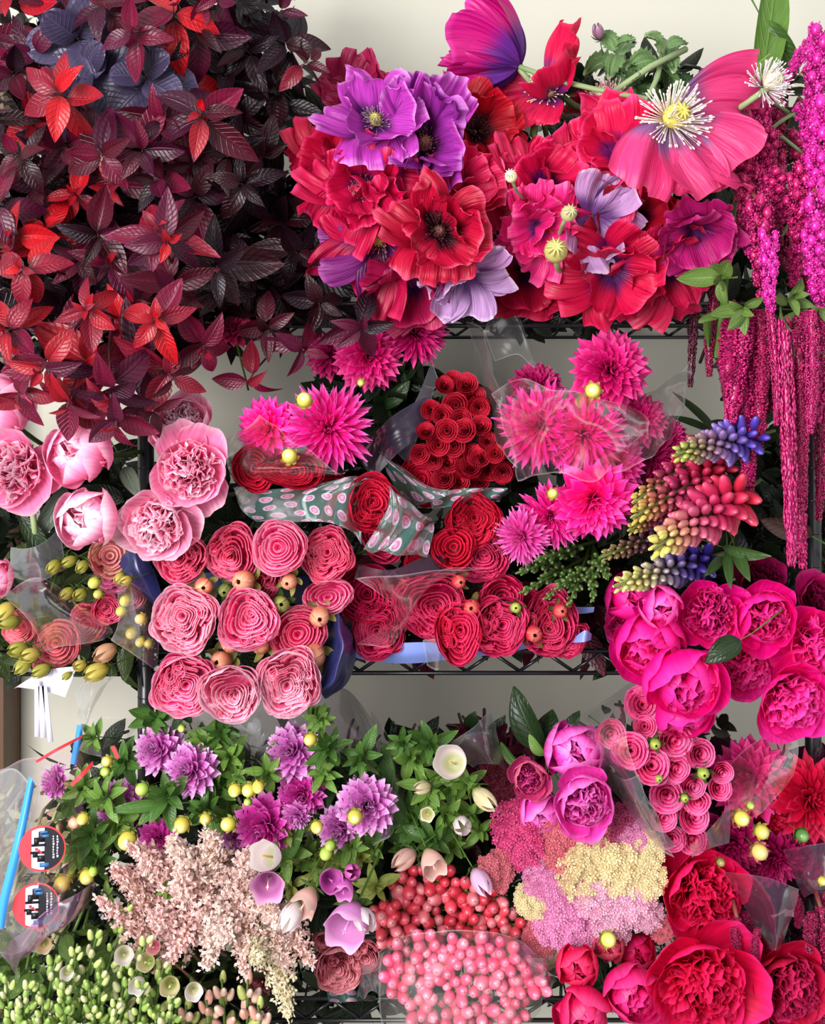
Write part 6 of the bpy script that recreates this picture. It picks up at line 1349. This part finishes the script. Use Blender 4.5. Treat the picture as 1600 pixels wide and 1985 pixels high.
# yarrow
YC = [(C('#d83c7c'), C('#a02450'), C('#ec7cac')), (C('#ee90c4'), C('#c05c94'), C('#fac4e2')), (C('#ecd8a4'), C('#c0a468'), C('#faf0cc')), (C('#dc6c7c'), C('#a84c54'), C('#f0a4a8')), (C('#f4b4d0'), C('#cc7ca0'), C('#fde0ee')), (C('#b43a6c'), C('#7c2448'), C('#cc6894'))]
yl = [(1000, 1600, 52, 0), (1010, 1640, 46, 0), (960, 1685, 38, 3), (1075, 1625, 40, 3), (1115, 1600, 44, 1), (1150, 1620, 40, 3), (1205, 1600, 44, 5), (1225, 1630, 36, 1), (1090, 1650, 42, 3), (1045, 1700, 36, 1), (1075, 1715, 40, 1), (1130, 1690, 54, 2), (1190, 1680, 52, 2), (1250, 1650, 38, 2), (1100, 1750, 50, 1), (1155, 1730, 46, 4), (1225, 1740, 48, 4), (1180, 1770, 46, 4), (1080, 1790, 46, 1), (1130, 1795, 46, 1), (1190, 1800, 34, 4), (1250, 1770, 36, 4), (1032, 1745, 34, 2), (1045, 1820, 34, 3), (1285, 1800, 26, 3), (1250, 1700, 42, 2), (1150, 1660, 40, 2), (1060, 1850, 26, 2)]
yw = 'raspberry, topmost under the drooping pink peony|raspberry, below the topmost|coral, over the red berries|salmon, below the crimson-pink peony|pink, touching the biggest pink peony|salmon, under the biggest pink peony|wine red, beside the film of small roses|mauve, below the wine red one|salmon, left of the large cream heads|small pink, next to the coral head|pink, beside the small pink one|cream, the largest|cream, second of the two big ones|tan, beside the red peony|lilac pink, on the berry side|blush, in the centre|blush, next to the red peony|blush, lower centre|lilac pink, lowest by the berries|lilac pink, lowest in the middle|blush, just above the green sepal bud|blush, above the large red peony|tan, narrow, over the berry spray|coral, lowest by the crinkled film|tiny salmon, on the large red peony|cream and tan, at the outer side|cream, small, above the two big ones|tan, tiny, at the crinkled film'.split('|')
for i, (px, py, r, c) in enumerate(yl): yarrow('yarrow head, ' + yw[i], px, py, -.13 - .03 * math.sin((py - 1570) / 85), r * 1.1, R.uniform(-.3, .3), R.uniform(0, .4), YC[c])

# lilac-magenta peonies
LMP = K('#f044bc', '#c42888', '#fa88dc', '#f040b8', '#c42080', '#fc94e0'); LMR = K('#d43c84', '#b07050', '#e8809c', '#d82c94', '#a81868', '#e860a8')
for (px, py, r, Y, dx, dz, s_, k, pr, l) in [(1108, 1456, 58, -.12, 0, .3, 0, LMP, 4, 'bright orchid pink peony, highest of its four'), (1130, 1545, 64, -.19, 0, .05, 40, LMP, 5, 'largest orchid pink peony facing straight out'), (1028, 1503, 40, -.15, -.1, .1, 90, LMR, 5, 'tight rose peony with brownish outer petals'), (1042, 1562, 44, -.12, .1, -.2, 20, LMP, 4, 'shaded orchid peony drooping below the tight one')]:
    bloom(PEO[pr], 'peony', l, 'peony', px, py, r, Y, dx, dz, s_, k, 'orchid pink peonies')
for (a, b, w, c, l) in [((1050, 1455, -.05), (982, 1345, -.06), 78, DKGREEN, 'large near-black green leaf rising against the wall'), ((1060, 1450, -.04), (1060, 1380, -.04), 70, DKGREEN, 'second dark leaf lobe behind the large one'), ((1055, 1465, -.1), (1020, 1430, -.1), 30, LGRN, 'small bright green leaf at the highest orchid peony'), ((1095, 1430, -.04), (1122, 1375, -.04), 34, DKGREEN, 'dark thin leaf behind the orchid peonies'), ((1010, 1490, -.08), (960, 1440, -.06), 28, MGRN, 'narrow green leaf between the film cone and the tight peony')]:
    single_leaf(l, P(*a), P(*b), S(w), c, BLEAF[0], 10, group='peony leaves on the bottom shelf')
leaf_heap('petal_mass', 'dark burgundy flower heads deep behind the orchid peonies', [(900, 1430, 1060, 1640, -.02, .1), (1150, 1440, 1330, 1640, -.0, .1)], 200, 0.05, (C('#4a1024'), C('#300a18'), C('#6a1c34')), 25)
for (px, py, r, l) in [(930, 1450, 30, 'dark burgundy yarrow head inside the film cone'), (960, 1490, 34, 'dark burgundy yarrow head beside the tight rose peony'), (985, 1540, 34, 'dark burgundy yarrow head above the raspberry yarrow')]:
    yarrow(l, px, py, -.04, r, 0, .2, (C('#6a1028'), C('#400818'), C('#841c3c')), 'burgundy yarrow heads')

# small pink roses in the clear sleeve
sr = [(1245, 1366, 30), (1181, 1420, 26), (1222, 1455, 34), (1283, 1396, 24), (1305, 1432, 32), (1262, 1484, 34), (1308, 1488, 25), (1355, 1460, 26), (1397, 1494, 21), (1392, 1527, 21), (1292, 1538, 30), (1340, 1520, 24), (1352, 1550, 24), (1342, 1580, 28), (1282, 1580, 26), (1302, 1625, 22), (1342, 1625, 25), (1250, 1408, 22), (1330, 1405, 20)]
sw = 'topmost, touching the smooth hot peony|dim one behind the film edge|second row, beside the film edge|under the topmost one|bright one high in the middle|large one left of the middle|small one in the very middle|dark one on the wall side|upper of the pair nearest the crimson dahlia|lower of the pair nearest the crimson dahlia|large one below the middle|tilted one right of the middle|one beside the green bud, lower|white-cheeked one near the bottom|one low on the film side|left one in the lowest pair|right one in the lowest pair|red one squeezed under the topmost|shaded one at the wall side top'.split('|')
for i, (px, py, r) in enumerate(sr):
    bloom(SPR[(0, 0, 1)[i % 3]], 'spray_rose', 'small pink rose, ' + sw[i], 'rose', px, py, r * 1.08, -.15 - .03 * math.sin((py - 1340) / 95), R.uniform(-.25, .25), R.uniform(-.1, .4), R.random() * 360, PINKS, 'small pink roses')
for i, (px, py, r) in enumerate([(1271, 1443, 11), (1364, 1500, 12), (1278, 1510, 8), (1328, 1548, 8)]): bloom(RBUD, 'rose_bud', 'green rosebud %s' % ('in the upper middle of the small pink roses', 'beside the pair nearest the crimson dahlia', 'in the centre of the small pink roses', 'beneath the centre of the small pink roses')[i], 'rosebud', px, py, r, -.2, 0, 0, 0, GBUDC, 'green rosebuds')
leaf_heap('leaf_mass', 'dark leaves and stems between the small pink roses', [(1170, 1380, 1400, 1640, -.08, .1)], 150, 0.04, (C('#2c2a20'), C('#1c2016'), C('#4a3c34')), 26)
film2('clear_sleeve', 'clear film cone around the small pink roses', 'flower sleeve', [
    ('film_sheet', 'film', [PR((1230, 1318, -.08), (1245, 1330, -.1), (1262, 1345, -.1)), PR((1120, 1400, -.1), (1160, 1400, -.18), (1215, 1400, -.2)), PR((1170, 1500, -.14), (1210, 1520, -.2), (1250, 1530, -.22)), PR((1270, 1640, -.16), (1290, 1650, -.2), (1310, 1660, -.2))], dict(seed=40, crumple=.005)),
    ('film_sheet', 'film_grey', [PR((1180, 1490, -.16), (1210, 1510, -.2), (1235, 1500, -.2)), PR((1225, 1580, -.17), (1245, 1580, -.2), (1260, 1570, -.2)), PR((1275, 1640, -.17), (1290, 1645, -.2), (1310, 1640, -.2))], dict(seed=41, crumple=.004)),
    ('film_sheet', 'film_plum', [PR((1340, 1640, -.19), (1370, 1610, -.22), (1415, 1560, -.2)), PR((1345, 1665, -.19), (1380, 1640, -.21), (1412, 1632, -.19))], dict(seed=42, crumple=.004))])
film2('film_cone', 'smoky film cone with dark petals beside the open white bellflower', 'flower sleeve', [
    ('film_sheet', 'film_grey', [PR((870, 1440, -.04), (910, 1410, -.08), (955, 1375, -.05)), PR((880, 1460, -.06), (925, 1440, -.1), (965, 1430, -.06)), PR((920, 1490, -.06), (950, 1480, -.1), (980, 1490, -.06))], dict(seed=43, crumple=.007)),
    ('film_sheet', 'film_dots', [PR((905, 1425, -.02), (930, 1420, -.03), (955, 1415, -.02)), PR((910, 1465, -.02), (935, 1465, -.03), (960, 1465, -.02))], dict(dots=.4, seed=44, nu=12, nv=8))])
film2('clear_sleeve', 'wide clear film arching over the lilac dahlias before the wall', 'flower sleeve', [
    ('film_sheet', 'film_grey', [PR((300, 1400, .06), (420, 1370, .0), (560, 1350, -.03), (660, 1335, -.02), (720, 1390, .03)), PR((420, 1470, .03), (500, 1440, -.05), (600, 1420, -.07), (700, 1420, -.05), (760, 1480, .0)), PR((480, 1520, .0), (560, 1500, -.06), (660, 1490, -.08), (740, 1520, -.06), (790, 1560, .0))], dict(seed=45, crumple=.006, nu=50)),
    ('film_sheet', 'film', [PR((715, 1385, .02), (750, 1420, -.02), (785, 1480, .0)), PR((735, 1500, -.06), (765, 1520, -.12), (790, 1540, -.08)), PR((720, 1640, -.14), (755, 1620, -.18), (780, 1600, -.12))], dict(seed=46, crumple=.006)),
    ('film_sheet', 'film', [PR((150, 1400, -.04), (210, 1390, -.08), (280, 1395, -.06)), PR((140, 1450, -.04), (200, 1470, -.08), (260, 1460, -.06))], dict(seed=47, crumple=.006))])

# crimson dahlias in film
for (px, py, r, Y, dx, dz, k, l) in [(1455, 1510, 78, -.10, -.2, .5, HOTD2, 'wine-pink dahlia seen through clear film'), (1568, 1548, 82, -.13, .3, .2, CRIMD, 'crimson dahlia at the frame edge with broad dark petals'), (1420, 1630, 64, -.1, -.2, -.2, DEEPD, 'dark purple-pink dahlia below the yellow buds'), (1500, 1660, 60, -.09, .1, -.2, DEEPD, 'plum dahlia deep under the film edge'), (1590, 1650, 60, -.08, .2, 0, DEEPD, 'plum dahlia under the crimson one at the frame edge'), (1480, 1590, 60, -.06, 0, 0, CRIMD, 'shaded crimson dahlia behind the yellow buds')]:
    bloom(DAH[1], 'dahlia', l, 'dahlia', px, py, r, Y, dx, dz, R.random() * 360, k, 'wine and crimson dahlias')
for (px, py, r, k, l) in [(1439, 1587, 20, YBUD, 'clear yellow bud, highest of three by the crimson dahlia'), (1478, 1613, 19, YBUD, 'yellow bud in the middle of the three'), (1474, 1652, 21, K('#d8b868', '#b89050', '#ecd8a0'), 'ochre bud, lowest of the three'), (1556, 1620, 17, K('#4c7a38', '#2c5020', '#88ac60'), 'green bud beside the crimson dahlia'), (1456, 1562, 10, GBUDC, 'tiny pale green bud above the yellow ones'), (1398, 1672, 11, K('#8a7a40', '#5c5030', '#a89a60'), 'brownish bud low under the film edge'), (1595, 1708, 12, YBUD, 'small yellow bud at the frame edge under the film')]:
    bloom(BUD, 'dahlia_bud', l, 'flower bud', px, py, r, -.22, .1, 0, 0, k, 'buds among the wine dahlias')
film2('plum_sleeve', 'pink-tinged film folded to a point above the darkest red peony', 'flower sleeve', [
    ('film_sheet', 'film_plum', [PR((1400, 1690, -.18), (1480, 1700, -.23), (1552, 1722, -.23)), PR((1440, 1750, -.17), (1500, 1760, -.24), (1545, 1760, -.22)), PR((1490, 1840, -.18), (1503, 1845, -.22), (1515, 1840, -.2))], dict(seed=50, crumple=.004)),
    ('film_sheet', 'film_plum', [PR((1520, 1650, -.15), (1560, 1640, -.19), (1620, 1630, -.18)), PR((1540, 1700, -.18), (1570, 1700, -.22), (1620, 1700, -.2)), PR((1560, 1740, -.16), (1585, 1730, -.2), (1620, 1730, -.18))], dict(seed=51, crumple=.006)),
    ('film_sheet', 'film_pink', [PR((1400, 1500, -.14), (1460, 1440, -.18), (1540, 1400, -.14)), PR((1410, 1560, -.19), (1470, 1510, -.23), (1545, 1450, -.18)), PR((1420, 1600, -.18), (1480, 1570, -.22), (1540, 1500, -.19))], dict(seed=52, crumple=.006))])
leaf_heap('petal_mass', 'dark plum leaves packed around the wine dahlias', [(1380, 1460, 1640, 1720, -.03, .15), (1380, 1700, 1640, 1985, 0, .2)], 240, 0.06, (C('#3c0c28'), C('#28081a'), C('#581438')), 27)

# red and crimson peonies
for (px, py, r, Y, dx, dz, s_, k, pr, l) in [
    (1352, 1722, 90, -.13, .1, .1, 0, CRIMP, 1, 'scarlet peony with packed petals beside the yarrow'), (1348, 1885, 108, -.2, 0, 0, 50, CRIMP, 0, 'largest red peony with a magenta sheen on its heart'), (1512, 1895, 82, -.17, .1, 0, 150, CRIMD, 2, 'darkest red peony under the film point'),
    (1118, 1862, 42, -.18, -.1, .1, 10, K('#e0144c', '#b00a34', '#ec3c74'), 4, 'round tight red peony under the yarrow'), (1128, 1940, 56, -.19, -.1, -.2, 70, K('#e0145c', '#b00a3c', '#ec4084'), 4, 'tight crimson-pink peony hanging over the shelf rail'), (1218, 1905, 60, -.19, .1, -.1, 110, K('#dc1468', '#a80a3c', '#f03c94'), 3, 'half-closed magenta-red peony between the tight ones and the largest'),
    (1180, 1830, 32, -.14, -.2, .3, 0, K('#e0305c', '#b8b848', '#e8607c'), 4, 'peony bud with a bright green outer sepal'), (1225, 1840, 40, -.1, .1, .2, 0, CRIMP, 4, 'shaded red peony behind the half-closed one'), (1590, 1955, 60, -.1, .1, 0, 0, CRIMD, 1, 'dark red peony cut by the frame corner'), (1450, 1850, 48, -.08, 0, .2, 0, CRIMD, 1, 'shaded crimson peony behind the amaranth tassels'), (1300, 1660, 40, -.08, 0, .3, 0, CRIMP, 4, 'small red peony under the small pink roses'), (1430, 1960, 50, -.12, .1, -.4, 0, CRIMP, 4, 'smooth red peony at the bottom between the two big ones'), (860, 2010, 60, -.1, 0, 0, 0, CRIMP, 4, 'red peony peeping below the pink berries')]:
    bloom(PEO[pr], 'peony', l, 'peony', px, py, r, Y, dx, dz, s_, k, 'red peonies')
bloom(BUD, 'dahlia_bud', 'lime green globe bud under the yarrow', 'flower bud', 1180, 1822, 20, -.19, .3, .2, 0, K('#c8d060', '#a4b848', '#dce08c'), 'lime buds by the red peonies')
bloom(BUD, 'dahlia_bud', 'lime green sepal bud below the half-closed peony', 'flower bud', 1180, 1945, 20, -.2, .1, -.6, 0, K('#c8d060', '#a4b848', '#e8e8a8'), 'lime buds by the red peonies')
amaranth('dusky red amaranth with thin tassels between the two big red peonies', [('t', 1430, 1780, 1850, -.2, 24, 2, 0), ('t', 1470, 1800, 1878, -.21, 20, 2, -10), ('t', 1440, 1770, 1830, -.16, 30, 2, 20)], (), 'dusky red amaranth')
amaranth('dusky red amaranth hanging at the frame edge under the film', [('t', 1592, 1760, 1990, -.19, 40, 2, 6), ('t', 1575, 1770, 1850, -.2, 30, 2, -2), ('p', 1610, 1740, 1850, -.16, 40, 2, 0), ('t', 1540, 1730, 1800, -.14, 24, 2, 5)], (), 'dusky red amaranth')

# ---------------------------------------------------------------- printed zip bag
film2('zip_bag', 'clear zip bag with a blue seal strip and red lines at the frame edge', 'plastic bag', [
    ('bag_film', 'film_pink', [PR((-30, 1500, -.12), (60, 1470, -.16), (140, 1440, -.14), (190, 1400, -.1)), PR((-30, 1600, -.16), (50, 1590, -.23), (110, 1600, -.22), (160, 1560, -.14)), PR((-30, 1720, -.16), (50, 1720, -.23), (120, 1720, -.24), (170, 1700, -.16)), PR((-30, 1860, -.14), (30, 1850, -.22), (90, 1820, -.22), (140, 1780, -.14))], dict(seed=60, crumple=.008, nu=44, nv=40)),
    ('bag_film', 'film', [PR((-30, 1520, -.14), (20, 1490, -.18), (62, 1520, -.2)), PR((-30, 1640, -.18), (10, 1640, -.22), (40, 1650, -.24)), PR((-30, 1800, -.18), (0, 1800, -.22), (15, 1800, -.24))], dict(seed=61, crumple=.006)),
    ('bag_fold', 'film_plum', [PR((0, 1850, -.2), (60, 1790, -.25), (150, 1730, -.24), (185, 1715, -.2)), PR((10, 1870, -.21), (80, 1820, -.27), (140, 1780, -.26), (165, 1760, -.2)), PR((30, 1890, -.2), (45, 1860, -.24), (90, 1820, -.25), (150, 1770, -.2))], dict(seed=62, crumple=.006, fold=.004)),
    ('blue_seal', 'bluestrip', [PR((56, 1505, -.22), (62, 1510, -.225), (67, 1520, -.22)), PR((30, 1620, -.25), (38, 1622, -.255), (46, 1626, -.25)), PR((0, 1740, -.26), (8, 1742, -.265), (17, 1745, -.26)), PR((-12, 1800, -.26), (0, 1800, -.265), (8, 1800, -.26))], dict(seed=63, crumple=.0, nu=6)),
    ('blue_seal', 'bluestrip', [PR((150, 1405, -.12), (156, 1404, -.125), (162, 1406, -.12)), PR((136, 1480, -.15), (143, 1482, -.155), (149, 1484, -.15))], dict(seed=64, crumple=.0, nu=6)),
    ('red_line', 'red', [PR((70, 1475, -.17), (110, 1450, -.18), (160, 1425, -.15)), PR((72, 1480, -.17), (112, 1456, -.18), (160, 1430, -.15))], dict(seed=65, crumple=.002)),
    ('red_line', 'red', [PR((135, 1520, -.18), (155, 1500, -.18), (180, 1475, -.16)), PR((140, 1525, -.18), (160, 1506, -.18), (182, 1482, -.16))], dict(seed=66, crumple=.002)),
    ('red_line', 'red', [PR((214, 1448, -.12), (222, 1445, -.12)), PR((226, 1472, -.12), (232, 1468, -.12))], dict(seed=67, crumple=.0, nu=4, nv=4))])
def badge(label, px, py, r, Y):
    t = root('round_badge', label, 'sticker', Matrix.Translation(P(px, py, Y)) @ face_dir(.15, .05) @ SCL(S(r, Y)), 'round skyline stickers')
    def disc(rx, z, mat, nm, x0=-1.1, x1=1.1):
        pts_ = [(math.cos(a) * rx, math.sin(a) * rx) for a in [2 * PI * i / 48 for i in range(48)]]
        pts_ = [(max(x0, min(x1, x)), y) for x, y in pts_]
        v = [(x, y, z) for x, y in pts_] + [(x, y, z - .03) for x, y in pts_]
        f = [tuple(range(48))] + [(i, i + 48, (i + 1) % 48 + 48, (i + 1) % 48) for i in range(48)]
        me = MB().add(np.array(v), f, np.zeros((96, 3))).mesh(nm, mat); me.shade_flat(); obj(nm, me, t)
    disc(1.0, 0, 'red', 'red_rim'); disc(.9, .02, 'white', 'white_field', -.45); disc(.93, .04, 'black', 'black_field', .1)
    mb = MB()
    for (x0, x1, y0, y1) in [(-.35, -.15, .15, .5), (-.15, .1, .3, .75), (-.45, .15, .12, .22), (-.4, -.2, -.35, -.1), (-.2, .1, -.55, -.28), (-.5, .1, -.2, -.1)]:
        mb.add(*box(x0, x1, y0, y1, .02, .06))
    obj('skyline', mb.mesh('skyline', 'black'), t)
    mb = MB()
    for (x0, x1, y0, y1) in [(0.0, .3, .5, .62), (-.1, .25, .68, .78), (-.1, .3, -.78, -.6)]: mb.add(*box(x0, x1, y0, y1, .04, .07))
    obj('blue_tower', mb.mesh('blue_tower', 'navy'), t)
    mb = MB(); rr = random.Random(4)
    for k, x in enumerate((.45, .62)):
        y = .55
        while y > -.35:
            h = rr.uniform(.05, .1); mb.add(*box(x, x + rr.uniform(.05, .09), y - h, y, .04, .06)); y -= h + .04
    obj('lettering', mb.mesh('lettering', 'white'), t)
    mb = MB()
    for k in range(4): mb.add(*box(-.3 + .1 * k, -.2 + .1 * k, -.05 - .06 * k, .06 - .08 * k, .045, .07))
    obj('pink_streak', mb.mesh('pink_streak', 'red'), t)
badge('round red, white and black skyline sticker, upper of two on the bag', 82, 1645, 44, -.252)
badge('round red, white and black skyline sticker, lower of two, half under the fold', 70, 1756, 44, -.243)
leaf_heap('leaf_mass', 'pale stems and pink buds seen through the zip bag', [(-40, 1540, 120, 1840, -.1, .02)], 120, 0.03, (C('#a8a878'), C('#c88a90'), C('#c8c890')), 28)

if __name__ == '__main__':
    n = sum(1 for o in bpy.data.objects)
    print('objects', n, 'tris', sum(sum(len(p.vertices) - 2 for p in m.polygons) for m in bpy.data.meshes))
